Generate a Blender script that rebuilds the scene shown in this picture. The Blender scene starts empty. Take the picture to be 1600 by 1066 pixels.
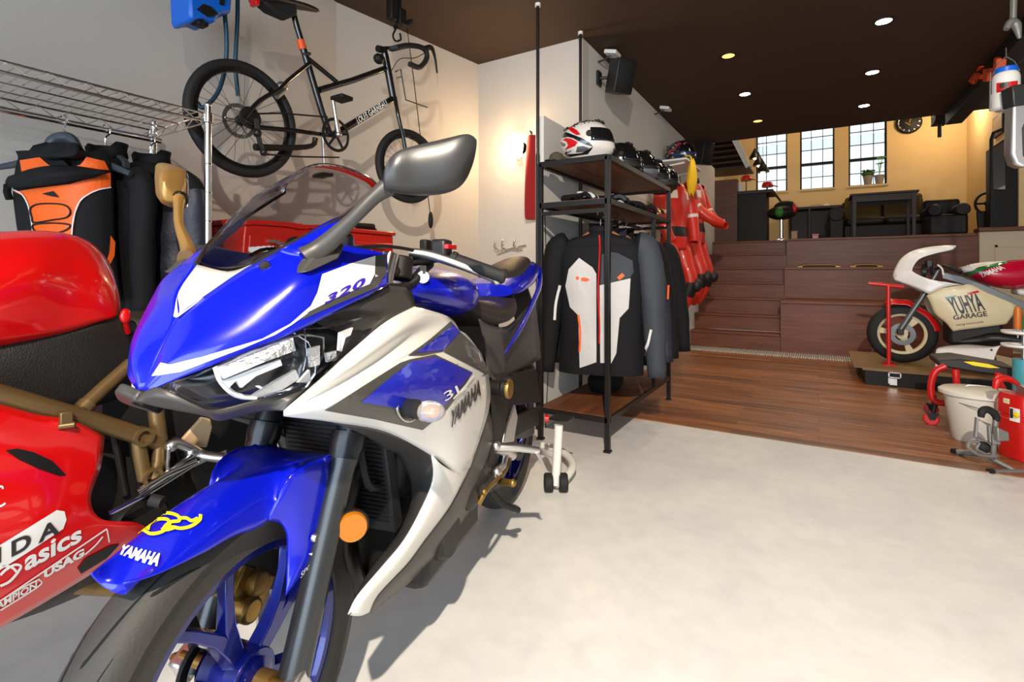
import bpy, bmesh, math, random
from mathutils import Vector, Matrix
from mathutils.bvhtree import BVHTree
random.seed(7)
PI = math.pi
C = bpy.context.scene.collection
# ------------------------------------------------------------------ camera model (1600 x 1066 photograph)
FP, CX, HY = 790.0, 800.0, 425.0
_a = math.radians(31.25)
RT = Vector((math.cos(_a), math.sin(_a), 0)); FW = Vector((-math.sin(_a), math.cos(_a), 0))
CAM = Vector((0, 0, 1.0))
def ray(px, py): return FW + RT * ((px - CX) / FP) + Vector((0, 0, (HY - py) / FP))
def at(px, py, Z): return CAM + ray(px, py) * Z
def on_plane(px, py, co, no):
    d = ray(px, py); return CAM + d * ((Vector(co) - CAM).dot(no) / d.dot(no))
def on_x(px, py, X): return on_plane(px, py, (X, 0, 0), Vector((1, 0, 0)))
def on_y(px, py, Y): return on_plane(px, py, (0, Y, 0), Vector((0, 1, 0)))
def on_h(px, py, z): return on_plane(px, py, (0, 0, z), Vector((0, 0, 1)))
class Frame:
    """upright frame of a vehicle: u forward, v to its left, w up"""
    def __init__(s, origin, fwd):
        s.o = Vector(origin); s.f = Vector(fwd).normalized(); s.l = Vector((-s.f.y, s.f.x, 0))
    def p(s, u, v, w): return s.o + s.f * u + s.l * v + Vector((0, 0, w))
    def px(s, x, y, v): return on_plane(x, y, s.o + s.l * v, s.l)
    def loc(s, P):
        d = P - s.o; return (d.dot(s.f), d.dot(s.l), d.z)
    def mir(s, P):
        u, v, w = s.loc(P); return s.p(u, -v, w)
V = Vector
# ------------------------------------------------------------------ materials
def lin(c):
    c /= 255.0
    return c / 12.92 if c <= .04045 else ((c + .055) / 1.055) ** 2.4
def S(r, g, b): return (lin(r), lin(g), lin(b), 1)
def setin(b, k, v):
    if k in b.inputs: b.inputs[k].default_value = v
def mat(name, col, rough=.5, metal=0, coat=0, spec=.5, bump=0, bscale=60, var=0, vscale=8, sheen=0, trans=0, ior=1.45, alpha=1, emit=None, estr=0, flake=None):
    m = bpy.data.materials.new(name); m.use_nodes = True
    nt = m.node_tree; b = nt.nodes['Principled BSDF']
    setin(b, 'Base Color', col); setin(b, 'Roughness', rough); setin(b, 'Metallic', metal)
    setin(b, 'Coat Weight', coat); setin(b, 'Coat Roughness', .04); setin(b, 'Specular IOR Level', spec)
    setin(b, 'Sheen Weight', sheen); setin(b, 'Transmission Weight', trans); setin(b, 'IOR', ior); setin(b, 'Alpha', alpha)
    if emit: setin(b, 'Emission Color', emit); setin(b, 'Emission Strength', estr)
    tc = nt.nodes.new('ShaderNodeTexCoord')
    if var:
        n = nt.nodes.new('ShaderNodeTexNoise'); n.inputs['Scale'].default_value = vscale; n.inputs['Detail'].default_value = 6
        nt.links.new(tc.outputs['Object'], n.inputs['Vector'])
        r = nt.nodes.new('ShaderNodeMapRange'); r.inputs[1].default_value = .25; r.inputs[2].default_value = .75
        r.inputs[3].default_value = 1 - var; r.inputs[4].default_value = 1 + var
        nt.links.new(n.outputs['Fac'], r.inputs[0])
        h = nt.nodes.new('ShaderNodeHueSaturation'); h.inputs['Color'].default_value = col
        nt.links.new(r.outputs[0], h.inputs['Value']); nt.links.new(h.outputs[0], b.inputs['Base Color'])
    if bump:
        n2 = nt.nodes.new('ShaderNodeTexNoise'); n2.inputs['Scale'].default_value = bscale; n2.inputs['Detail'].default_value = 4
        nt.links.new(tc.outputs['Object'], n2.inputs['Vector'])
        bp = nt.nodes.new('ShaderNodeBump'); bp.inputs['Strength'].default_value = bump; bp.inputs['Distance'].default_value = .01
        nt.links.new(n2.outputs['Fac'], bp.inputs['Height']); nt.links.new(bp.outputs[0], b.inputs['Normal'])
    return m
def wood(name, c1, c2, rough=.4, plank=None, axis='X', scale=1.0, gap=.6, coat=0):
    """planks running along an axis (object coordinates), grain along it; plank = (length, width) or None"""
    m = bpy.data.materials.new(name); m.use_nodes = True; nt = m.node_tree; L = nt.links.new
    b = nt.nodes['Principled BSDF']; setin(b, 'Roughness', rough); setin(b, 'Coat Weight', coat); setin(b, 'Coat Roughness', .25)
    tc = nt.nodes.new('ShaderNodeTexCoord'); mp = nt.nodes.new('ShaderNodeMapping')
    if axis == 'Y': mp.inputs['Rotation'].default_value = (0, 0, PI / 2)
    if axis == 'XZ': mp.inputs['Rotation'].default_value = (PI / 2, 0, 0)
    L(tc.outputs['Object'], mp.inputs['Vector'])
    st = nt.nodes.new('ShaderNodeMapping'); st.inputs['Scale'].default_value = (1.5 * scale, 22 * scale, 22 * scale)
    L(mp.outputs[0], st.inputs['Vector'])
    n = nt.nodes.new('ShaderNodeTexNoise'); n.inputs['Scale'].default_value = 1.6; n.inputs['Detail'].default_value = 8; n.inputs['Distortion'].default_value = .6
    L(st.outputs[0], n.inputs['Vector'])
    rp = nt.nodes.new('ShaderNodeValToRGB'); rp.color_ramp.elements[0].position = .3; rp.color_ramp.elements[1].position = .72
    rp.color_ramp.elements[0].color = c1; rp.color_ramp.elements[1].color = c2
    L(n.outputs['Fac'], rp.inputs[0])
    out = rp.outputs[0]
    if plank:
        br = nt.nodes.new('ShaderNodeTexBrick'); br.inputs['Scale'].default_value = 1
        br.inputs['Brick Width'].default_value = plank[0]; br.inputs['Row Height'].default_value = plank[1]
        br.inputs['Mortar Size'].default_value = .0015; br.inputs['Mortar Smooth'].default_value = .1; br.offset = .37
        br.inputs['Color1'].default_value = (.58, .58, .58, 1); br.inputs['Color2'].default_value = (1.25, 1.2, 1.12, 1); br.inputs['Mortar'].default_value = (.35, .3, .3, 1)
        L(mp.outputs[0], br.inputs['Vector'])
        mx = nt.nodes.new('ShaderNodeMix'); mx.data_type = 'RGBA'; mx.blend_type = 'MULTIPLY'; mx.inputs[0].default_value = gap
        L(out, mx.inputs[6]); L(br.outputs['Color'], mx.inputs[7]); out = mx.outputs[2]
    L(out, b.inputs['Base Color'])
    return m
# ------------------------------------------------------------------ mesh builder
def crom(P, n, closed=False):
    """Catmull-Rom through points, n steps per span"""
    P = [V(p) for p in P]; N = len(P); out = []
    if N < 3 and not closed:
        return [P[0].lerp(P[-1], i / n) for i in range(n + 1)]
    for i in range(N if closed else N - 1):
        if closed: a, b, c, d = P[i - 1], P[i], P[(i + 1) % N], P[(i + 2) % N]
        else:
            b, c = P[i], P[i + 1]; a = P[i - 1] if i else b * 2 - c; d = P[i + 2] if i + 2 < N else c * 2 - b
        for k in range(n):
            t = k / n; t2 = t * t; t3 = t2 * t
            out.append((b * 2 + (c - a) * t + (a * 2 - b * 5 + c * 4 - d) * t2 + (b * 3 - a - c * 3 + d) * t3) * .5)
    if not closed: out.append(P[-1])
    return out
def fine(rows, nu=4, nv=4, cu=False, cv=False):
    """refine a control grid with Catmull-Rom both ways"""
    a = [crom(r, nv, cv) for r in rows]
    cols = [crom([r[j] for r in a], nu, cu) for j in range(len(a[0]))]
    return [[cols[j][i] for j in range(len(cols))] for i in range(len(cols[0]))]
class MB:
    def __init__(s): s.v = []; s.f = []; s.mi = []; s.cur = 0
    def m(s, i): s.cur = i; return s
    def face(s, idx): s.f.append(tuple(idx)); s.mi.append(s.cur)
    def add(s, vs, fs):
        o = len(s.v); s.v += [V(p) for p in vs]
        for f in fs: s.face([o + i for i in f])
        return s
    def box(s, c, d, rz=0, M=None):
        R = M if M is not None else Matrix.Rotation(rz, 3, 'Z')
        vs = [V(c) + R @ V((x * d[0] / 2, y * d[1] / 2, z * d[2] / 2)) for x in (-1, 1) for y in (-1, 1) for z in (-1, 1)]
        return s.add(vs, [(0, 1, 3, 2), (4, 6, 7, 5), (0, 4, 5, 1), (2, 3, 7, 6), (0, 2, 6, 4), (1, 5, 7, 3)])
    def box2(s, a, b): # two opposite corners
        return s.box([(a[i] + b[i]) / 2 for i in range(3)], [abs(a[i] - b[i]) for i in range(3)])
    def quad(s, a, b, c, d): return s.add([a, b, c, d], [(0, 1, 2, 3)])
    def loft(s, rings, closed=True, caps=True, loop=False):
        n = len(rings[0]); o = len(s.v)
        for r in rings: s.v += [V(p) for p in r]
        m = len(rings)
        for i in range(m if loop else m - 1):
            i2 = (i + 1) % m
            for j in range(n if closed else n - 1):
                k = (j + 1) % n
                s.face((o + i * n + j, o + i * n + k, o + i2 * n + k, o + i2 * n + j))
        if caps and closed and not loop:
            s.face([o + j for j in range(n)][::-1]); s.face([o + (m - 1) * n + j for j in range(n)])
        return s
    def tube(s, pts, r, n=8, closed=False, caps=True, smooth=0, flat=None):
        P = [V(p) for p in pts]
        if smooth: P = crom(P, smooth, closed)
        N = len(P)
        if isinstance(r, (list, tuple)):
            rr = list(r)
            R = [rr[min(len(rr) - 1, int(i / (N - 1) * (len(rr) - 1)))] * (1 - (i / (N - 1) * (len(rr) - 1)) % 1) + rr[min(len(rr) - 1, int(i / (N - 1) * (len(rr) - 1)) + 1)] * ((i / (N - 1) * (len(rr) - 1)) % 1) for i in range(N)]
        else: R = [r] * N
        T = []
        for i in range(N):
            a = P[i - 1] if (i or closed) else P[i]; b = P[(i + 1) % N] if (i < N - 1 or closed) else P[i]
            t = (b - a); T.append(t.normalized() if t.length > 1e-9 else V((0, 0, 1)))
        up = V((0, 0, 1)) if abs(T[0].z) < .9 else V((1, 0, 0))
        if flat is not None: up = V(flat[0])
        nrm = (up - T[0] * up.dot(T[0])).normalized(); rings = []
        for i in range(N):
            nn = nrm - T[i] * nrm.dot(T[i])
            if nn.length < 1e-6: nn = T[i].orthogonal()
            nrm = nn.normalized(); bi = T[i].cross(nrm)
            ku, kb = (flat[1], flat[2]) if flat is not None else (1, 1)
            rings.append([P[i] + nrm * math.cos(2 * PI * k / n) * R[i] * ku + bi * math.sin(2 * PI * k / n) * R[i] * kb for k in range(n)])
        return s.loft(rings, True, caps, closed)
    def lathe(s, prof, o=(0, 0, 0), ax=(0, 0, 1), n=24, loop=False):
        """profile of (radius, along axis)"""
        ax = V(ax).normalized(); e = ax.orthogonal().normalized(); g = ax.cross(e); o = V(o)
        rings = [[o + ax * z + (e * math.cos(2 * PI * k / n) + g * math.sin(2 * PI * k / n)) * max(r, 1e-5) for k in range(n)] for r, z in prof]
        return s.loft(rings, True, not loop, loop)
    def cyl(s, a, b, r, n=16, r2=None):
        a, b = V(a), V(b); return s.lathe([(r, 0), (r if r2 is None else r2, (b - a).length)], a, b - a, n)
    def ball(s, c, r, n=14, k=(1, 1, 1), M=None):
        c = V(c); R = M if M is not None else Matrix.Identity(3)
        rr = (r, r, r) if not isinstance(r, (tuple, list)) else r; m = n // 2
        rings = [[c + R @ V((rr[0] * math.sin(PI * i / m) * math.cos(2 * PI * j / n), rr[1] * math.sin(PI * i / m) * math.sin(2 * PI * j / n), rr[2] * math.cos(PI * i / m))) for j in range(n)] for i in range(m + 1)]
        rings[0] = [p + V((0, 0, 0)) for p in rings[0]]
        return s.loft(rings, True, False)
    def grid(s, rows, flip=False):
        o = len(s.v); n = len(rows[0])
        for r in rows: s.v += [V(p) for p in r]
        for i in range(len(rows) - 1):
            for j in range(n - 1):
                q = (o + i * n + j, o + i * n + j + 1, o + (i + 1) * n + j + 1, o + (i + 1) * n + j)
                s.face(q[::-1] if flip else q)
        return s
    def prism(s, poly, off):
        """polygon of 3D points extruded by a vector"""
        n = len(poly); off = V(off); vs = [V(p) for p in poly] + [V(p) + off for p in poly]
        return s.add(vs, [tuple(range(n))[::-1], tuple(range(n, 2 * n))] + [(i, (i + 1) % n, n + (i + 1) % n, n + i) for i in range(n)])
    def mirror(s, fr):
        n = len(s.v); s.v += [fr.mir(p) for p in s.v]
        k = len(s.f)
        for i in range(k): s.f.append(tuple(j + n for j in s.f[i][::-1])); s.mi.append(s.mi[i])
        return s
    def xf(s, M): s.v = [M @ p for p in s.v]; return s
def obj(name, mb, mats, parent=None, smooth=40, bevel=0, solid=0, soff=-1, sub=0, label=None, fixn=True, local=False, weld=0):
    me = bpy.data.meshes.new(name)
    base = V((0, 0, 0))
    if parent is not None and not local: base = wloc(parent)
    me.from_pydata([p - base for p in mb.v], [], mb.f)
    me.polygons.foreach_set('material_index', mb.mi)
    for m in (mats if isinstance(mats, (list, tuple)) else [mats]): me.materials.append(m)
    if fixn or weld:
        bm = bmesh.new(); bm.from_mesh(me)
        if weld: bmesh.ops.remove_doubles(bm, verts=bm.verts, dist=weld)
        if fixn: bmesh.ops.recalc_face_normals(bm, faces=bm.faces)
        bm.to_mesh(me); bm.free()
    me.update()
    if smooth:
        me.polygons.foreach_set('use_smooth', [True] * len(me.polygons)); me.set_sharp_from_angle(angle=math.radians(smooth))
    o = bpy.data.objects.new(name, me); C.objects.link(o)
    if parent is not None: o.parent = parent
    if solid:
        d = o.modifiers.new('thick', 'SOLIDIFY'); d.thickness = solid; d.offset = soff; d.use_even_offset = False
    if sub:
        d = o.modifiers.new('sub', 'SUBSURF'); d.levels = d.render_levels = sub
    if bevel:
        d = o.modifiers.new('bev', 'BEVEL'); d.width = bevel; d.segments = 2; d.limit_method = 'ANGLE'; d.angle_limit = math.radians(35)
    if label: o['label'] = label
    return o
def wloc(o):
    b = V(o.location)
    while o.parent: o = o.parent; b = b + V(o.location)
    return b
def tag(o, label, cat, group=None):
    o['label'] = label; o['category'] = cat
    if group: o['group'] = group
    return o
def thing(name, label, cat, loc=(0, 0, 0), group=None, rz=0):
    o = bpy.data.objects.new(name, None); C.objects.link(o); o.location = loc; o.rotation_euler = (0, 0, rz)
    o.empty_display_size = .05
    return tag(o, label, cat, group)
def struct(name, mb, m, parent=None, **k):
    o = obj(name, mb, m, parent, **k)
    if parent is None: o['kind'] = 'structure'
    return o
def copy_tree(o, parent=None):
    c = o.copy(); C.objects.link(c)
    if parent is not None: c.parent = parent
    for ch in list(o.children): copy_tree(ch, c)
    return c
# ------------------------------------------------------------------ decals: flat artwork wrapped on a panel
def facing(o):
    """turn an open panel's normals to the side the photographer stands on"""
    me = o.data; b = wloc(o); s = 0
    for p in me.polygons: s += p.normal.dot(CAM - (p.center + b)) * p.area
    if s < 0: me.flip_normals()
    return o
def bvh_of(objs):
    vs, fs = [], []
    for o in objs:
        b = wloc(o); k = len(vs); vs += [v.co + b for v in o.data.vertices]; fs += [tuple(k + i for i in p.vertices) for p in o.data.polygons]
    return BVHTree.FromPolygons(vs, fs)
def _refine(bm, d):
    bm.normal_update()
    bmesh.ops.triangulate(bm, faces=bm.faces, ngon_method='EAR_CLIP')
    for _ in range(6):
        bmesh.ops.triangulate(bm, faces=bm.faces)
        es = [e for e in bm.edges if e.calc_length() > d]
        if not es: break
        bmesh.ops.subdivide_edges(bm, edges=es, cuts=1)
    bmesh.ops.triangulate(bm, faces=bm.faces)
def _stick(bm, bv, off, d0=None):
    last = None
    for v in bm.verts:
        d = ray(v.co.x, v.co.y)
        h = bv.ray_cast(CAM, d.normalized())
        if h[0] is None:
            h = bv.find_nearest(CAM + d * (d0 or ((last - CAM).dot(FW) if last is not None else 1)))
        last = h[0]; n = h[1]
        if n.dot(d) > 0: n = -n
        v.co = h[0] + n * off
def poly_decal(name, polys, m, target, parent, off=.0012, step=9, smooth=0):
    """closed outlines given in photograph pixels, laid on the panel they are printed on"""
    bm = bmesh.new()
    for P in polys:
        q = [V((x, y, 0)) for x, y in P]
        if smooth: q = crom(q, smooth, True)
        bm.faces.new([bm.verts.new(p) for p in q])
    _refine(bm, step)
    _stick(bm, bvh_of(target), off)
    return _fin(name, bm, m, parent)
def stroke_decal(name, lines, w, m, target, parent, off=.0014, closed=False, sm=5):
    bm = bmesh.new()
    for P in lines:
        q = crom([V((x, y, 0)) for x, y in P], sm, closed); N = len(q); L, R = [], []
        for i, p in enumerate(q):
            t = (q[(i + 1) % N] - q[i - 1]) if closed else (q[min(i + 1, N - 1)] - q[max(i - 1, 0)])
            n = V((-t.y, t.x, 0)).normalized(); ww = w(i / (N - 1)) if callable(w) else w
            L.append(bm.verts.new(p + n * ww / 2)); R.append(bm.verts.new(p - n * ww / 2))
        for i in range(N if closed else N - 1):
            j = (i + 1) % N; bm.faces.new((L[i], L[j], R[j], R[i]))
    _stick(bm, bvh_of(target), off)
    return _fin(name, bm, m, parent)
def _fin(name, bm, m, parent):
    base = wloc(parent) if parent is not None else V((0, 0, 0))
    for v in bm.verts: v.co -= base
    bm.normal_update()
    for f in bm.faces:
        if f.normal.dot(CAM - (f.calc_center_median() + base)) < 0: f.normal_flip()
    me = bpy.data.meshes.new(name); bm.to_mesh(me); bm.free(); me.materials.append(m)
    o = bpy.data.objects.new(name, me); C.objects.link(o)
    if parent is not None: o.parent = parent
    return o
def glyph_bm(txt, bold=0, space=1.0, shear=0):
    cu = bpy.data.curves.new('t', 'FONT'); cu.body = txt; cu.size = 1; cu.offset = bold; cu.space_character = space; cu.shear = shear
    cu.resolution_u = 4; cu.fill_mode = 'FRONT'
    to = bpy.data.objects.new('t', cu); C.objects.link(to)
    bpy.context.view_layer.update()
    me = bpy.data.meshes.new_from_object(to.evaluated_get(bpy.context.evaluated_depsgraph_get()))
    bpy.data.objects.remove(to); bpy.data.curves.remove(cu)
    bm = bmesh.new(); bm.from_mesh(me); bpy.data.meshes.remove(me)
    x0 = min(v.co.x for v in bm.verts); x1 = max(v.co.x for v in bm.verts); y0 = min(v.co.y for v in bm.verts); y1 = max(v.co.y for v in bm.verts)
    for v in bm.verts: v.co = V(((v.co.x - x0) / (x1 - x0), (v.co.y - y0) / (y1 - y0), 0))
    return bm
def text_decal(name, txt, quad, m, target, parent, off=.0016, bold=.02, space=1.0, shear=0, step=8):
    """quad: bottom-left, bottom-right, top-right, top-left of the word, in photograph pixels"""
    bm = glyph_bm(txt, bold, space, shear); a, b, c, d = [V((x, y, 0)) for x, y in quad]
    for v in bm.verts:
        s, t = v.co.x, v.co.y; v.co = (a.lerp(b, s)).lerp(d.lerp(c, s), t)
    _refine(bm, step); _stick(bm, bvh_of(target), off)
    return _fin(name, bm, m, parent)
def text_flat(name, txt, bl, br, tl, m, parent, bold=.0, off=0, space=1.0):
    """lettering on a flat face: three corners in 3D"""
    bm = glyph_bm(txt, bold, space); bl, br, tl = V(bl), V(br), V(tl); n = (br - bl).cross(tl - bl).normalized()
    for v in bm.verts: v.co = bl + (br - bl) * v.co.x + (tl - bl) * v.co.y + n * off
    return _fin(name, bm, m, parent)
# ================================================================== materials of the room
M_wall = mat('plaster', S(200, 193, 184), .85, bump=.06, bscale=90)
M_wallw = mat('white_plaster', S(214, 211, 204), .8, bump=.05, bscale=90)
M_ochre = mat('ochre_plaster', S(222, 192, 138), .85, bump=.05, bscale=60)
M_ceil = mat('brown_ceiling', S(64, 45, 30), .75, var=.08, vscale=3)
M_black = mat('black_paint', S(22, 20, 19), .55, spec=.35)
M_steel = mat('black_steel', S(34, 32, 31), .38, .3)
M_rub = mat('rubber', S(24, 24, 25), .7, bump=.1, bscale=200)
M_plast = mat('black_plastic', S(32, 32, 33), .42)
M_chrome = mat('chrome', (.78, .77, .75, 1), .14, 1)
M_alu = mat('aluminium', (.62, .61, .6, 1), .35, 1)
M_white = mat('white_enamel', S(226, 224, 218), .35)
M_red = mat('red_gloss', S(196, 14, 14), .22, coat=.6)
M_orange = mat('orange_plastic', S(228, 84, 24), .5)
M_yellow = mat('yellow_plastic', S(238, 196, 20), .45)
M_green = mat('green', S(30, 120, 50), .6)
M_blue = mat('bright_blue_plastic', S(16, 96, 200), .35)
M_glass = mat('window_glass', (1, 1, 1, 1), .02, trans=1, ior=1.05)
M_mirror = mat('mirror_glass', (.85, .87, .88, 1), .03, 1)
M_wdark = wood('dark_stair_wood', S(94, 46, 22), S(128, 70, 36), .5, coat=.05)
M_wshelf = wood('shelf_wood', S(92, 52, 30), S(140, 86, 50), .5, axis='Y')
M_ply = wood('plywood', S(108, 80, 46), S(146, 112, 68), .5)
M_cream = mat('cream_paint', S(214, 196, 168), .5)
# concrete floor
def concrete():
    m = bpy.data.materials.new('polished_concrete'); m.use_nodes = True; nt = m.node_tree; L = nt.links.new; b = nt.nodes['Principled BSDF']
    tc = nt.nodes.new('ShaderNodeTexCoord')
    a = nt.nodes.new('ShaderNodeTexNoise'); a.inputs['Scale'].default_value = 1.7; a.inputs['Detail'].default_value = 9; a.inputs['Roughness'].default_value = .62; a.inputs['Distortion'].default_value = .4
    c = nt.nodes.new('ShaderNodeTexNoise'); c.inputs['Scale'].default_value = 14; c.inputs['Detail'].default_value = 8
    L(tc.outputs['Object'], a.inputs['Vector']); L(tc.outputs['Object'], c.inputs['Vector'])
    r = nt.nodes.new('ShaderNodeValToRGB'); e = r.color_ramp.elements
    e[0].position = .32; e[0].color = S(216, 217, 216); e[1].position = .68; e[1].color = S(238, 236, 231)
    L(a.outputs['Fac'], r.inputs[0])
    r2 = nt.nodes.new('ShaderNodeValToRGB'); e = r2.color_ramp.elements
    e[0].position = .3; e[0].color = (.93, .93, .93, 1); e[1].position = .6; e[1].color = (1, 1, 1, 1)
    L(c.outputs['Fac'], r2.inputs[0])
    mx = nt.nodes.new('ShaderNodeMix'); mx.data_type = 'RGBA'; mx.blend_type = 'MULTIPLY'; mx.inputs[0].default_value = 1
    L(r.outputs[0], mx.inputs[6]); L(r2.outputs[0], mx.inputs[7]); L(mx.outputs[2], b.inputs['Base Color'])
    rr = nt.nodes.new('ShaderNodeMapRange'); rr.inputs[3].default_value = .3; rr.inputs[4].default_value = .55
    L(c.outputs['Fac'], rr.inputs[0]); L(rr.outputs[0], b.inputs['Roughness'])
    bp = nt.nodes.new('ShaderNodeBump'); bp.inputs['Strength'].default_value = .05; bp.inputs['Distance'].default_value = .01
    L(c.outputs['Fac'], bp.inputs['Height']); L(bp.outputs[0], b.inputs['Normal'])
    return m
M_conc = concrete()
M_floorw = wood('plank_floor', S(106, 64, 38), S(176, 118, 74), .42, plank=(1.25, .105), coat=.1, gap=1)
CEIL = 2.74
# ================================================================== shell
b = MB(); b.box2((-3.2, -3.0, -.12), (3.4, 3.38, 0)); struct('floor', b, M_conc, smooth=0)
b = MB(); b.box2((-3.2, 3.38, -.12), (3.4, 8.6, .006)); struct('floor_wood', b, M_floorw, smooth=0)
b = MB(); b.box2((-3.2, -3.0, CEIL), (3.4, 7.25, CEIL + .25)); struct('ceiling', b, M_ceil, smooth=0)
b = MB(); b.box2((-4.2, 7.25, 4.3), (3.4, 11.5, 4.45)); struct('ceiling_upper', b, M_ceil, smooth=0)
# left wall of the garage, slightly kinked in plan
PL = [(-2.44, 3.48), (-2.66, 2.2), (-2.6, 1.75), (-2.5, -3.0)]
b = MB()
poly = [V((x, y, 0)) for x, y in PL] + [V((-2.9, -3.0, 0)), V((-2.9, 3.48, 0))]
b.prism(poly, (0, 0, CEIL)); struct('wall_left', b, M_wall, smooth=0)
b = MB(); b.box2((-2.9, 3.48, 0), (-1.5, 3.6, CEIL)); struct('wall_back', b, M_wall, smooth=0)
b = MB(); b.box2((-1.62, 3.6, 0), (-1.5, 9.05, CEIL)); struct('wall_partition', b, M_wallw, smooth=0)
b = MB(); b.box2((3.2, -3.0, 0), (3.4, 8.3, CEIL)); struct('wall_right', b, M_wall, smooth=0)
# garage front: a head above the open shutter and its two piers, behind the photographer
b = MB(); b.box2((-2.9, -3.15, 2.45), (3.4, -3.0, CEIL)); b.box2((-2.9, -3.15, 0), (-2.2, -3.0, 2.45)); b.box2((2.9, -3.15, 0), (3.4, -3.0, 2.45)); struct('wall_front', b, M_wall, smooth=0)
# upper room behind
YB = 11.2
b = MB()
wins = []
for x0, x1 in ((1181, 1230), (1250, 1304), (1326, 1386)):
    wins.append((on_y(x0, 290, YB).x, on_y(x1, 290, YB).x))
zs, zt = 2.58, 3.95
xs = [-4.2] + [v for w in wins for v in w] + [3.4]
for i in range(0, len(xs), 2): b.box2((xs[i], YB, 0), (xs[i + 1], YB + .25, 4.3))
for w in wins: b.box2((w[0], YB, 0), (w[1], YB + .25, zs)); b.box2((w[0], YB, zt), (w[1], YB + .25, 4.3))
struct('wall_upper_back', b, M_ochre, smooth=0)
b = MB(); b.box2((2.12, 8.62, 1.49), (2.3, YB, 4.3)); struct('wall_upper_right', b, M_ochre, smooth=0)
b = MB(); b.box2((-4.3, 7.25, 0), (-4.2, YB, 4.3)); struct('wall_upper_left', b, M_ochre, smooth=0)
b = MB(); b.box2((-4.2, 7.25, CEIL + .25), (3.4, 7.3, 4.3)); struct('wall_upper_front', b, M_ochre, smooth=0)
for i, (x0, x1) in enumerate(wins):
    fr = MB(); w = .028; yy = YB + .07
    fr.box2((x0, yy, zs), (x0 + w, yy + .06, zt)); fr.box2((x1 - w, yy, zs), (x1, yy + .06, zt)); fr.box2((x0, yy, zs), (x1, yy + .06, zs + .02)); fr.box2((x0, yy, zt - w), (x1, yy + .06, zt))
    o = struct('window_%d' % (i + 1), fr, M_black, smooth=0)
    sh = MB(); sh.box2((x0, yy - .015, zs + .46), (x1, yy + .05, zs + .51)); obj('meeting_rail', sh, M_black, o, smooth=0)
    mu = MB()
    for k in (1, 2): xx = x0 + (x1 - x0) * k / 3; mu.box2((xx - .006, yy + .01, zs), (xx + .006, yy + .04, zt))
    for z in (.235, .76, 1.0, 1.24): mu.box2((x0, yy + .01, zs + z - .006), (x1, yy + .04, zs + z + .006))
    obj('muntins', mu, M_black, o, smooth=0)
    g = MB(); g.box2((x0 + w, yy + .03, zs + .02), (x1 - w, yy + .034, zt - w)); obj('pane', g, M_glass, o, smooth=0)
    s = MB(); s.box2((x0 - .02, YB - .03, zs - .03), (x1 + .02, YB + .1, zs)); obj('window_sill', s, M_ochre, o, smooth=0)
# the pale house seen through the windows
M_ext = mat('pale_siding', S(225, 230, 232), .8)
b = MB(); b.box2((-6, 17, -1), (6, 17.3, 4.8)); 
for z in (3.15, 3.9, 4.5): b.box2((-6, 16.93, z), (6, 17, z + .05))
b.add([(-6.3, 16.6, 4.75), (6.3, 16.6, 4.75), (6.3, 17.6, 5.3), (-6.3, 17.6, 5.3), (-6.3, 16.6, 4.85), (6.3, 16.6, 4.85), (6.3, 17.6, 5.4), (-6.3, 17.6, 5.4)], [(0, 1, 2, 3), (4, 5, 6, 7), (0, 1, 5, 4), (2, 3, 7, 6), (1, 2, 6, 5), (0, 3, 7, 4)])
o = struct('exterior_house', b, M_ext, smooth=0)
# ================================================================== stairs and stadium steps
R = .213; T = .277; Y0 = 7.16; XL, XS, XR = -1.5, -.41, 1.72
for k, (a, bb, nm) in enumerate(((0, 3, 'low'), (3, 5, 'middle'), (5, 7, 'top'))):
    pass
lev = [(3, 0), (5, 3), (7, 5)]
for k, (n, t0) in enumerate(lev):
    y0 = Y0 + T * t0; y1 = Y0 + T * (lev[k + 1][1]) if k < 2 else 8.9
    b = MB(); b.box2((XS, y0 + .012, 0), (XR, y1 + .012, n * R - .035)); 
    o = struct('trim_%d' % (k + 1), b, M_wdark, smooth=0)
    t = MB(); t.box2((XS - .004, y0 - .012, n * R - .035), (XR, y1 + .012, n * R)); obj('step_top', t, M_wdark, o, smooth=0, bevel=.008)
for i in range(7):
    y0 = Y0 + T * i; y1 = y0 + T
    b = MB(); b.box2((XL, y0 + .014, i * R if i else 0), (XS - .004, y1 + .014, (i + 1) * R - .03))
    o = struct('stair_step', b, M_wdark, smooth=0)
    t = MB(); t.box2((XL, y0 - .012, (i + 1) * R - .03), (XS - .005, y1 + .014, (i + 1) * R)); obj('tread', t, M_wdark, o, smooth=0, bevel=.008)
ZU = 7 * R
b = MB(); b.box2((-4.2, 8.9, ZU - .1), (2.12, YB, ZU)); b.box2((-4.2, 9.05, 0), (-1.5, 9.15, ZU - .1)); struct('floor_upper', b, M_wdark, smooth=0)
# cream panelling right of the steps
b = MB(); b.box2((1.72, 8.45, 0), (3.4, 8.6, 1.5)); o = struct('wall_panelling', b, M_cream, smooth=0)
f = MB()
for (xa, za, xb, zb) in ((1.86, .12, 3.2, .15), (1.86, 1.3, 3.2, 1.335), (1.86, .12, 1.89, 1.335)): f.box2((xa, 8.435, za), (xb, 8.45, zb))
obj('panel_moulding', f, M_cream, o, smooth=0, bevel=.004)
cp = MB(); cp.box2((1.7, 8.38, 1.5), (3.4, 8.64, 1.55)); obj('wood_cap', cp, M_wdark, o, smooth=0, bevel=.01)
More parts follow.
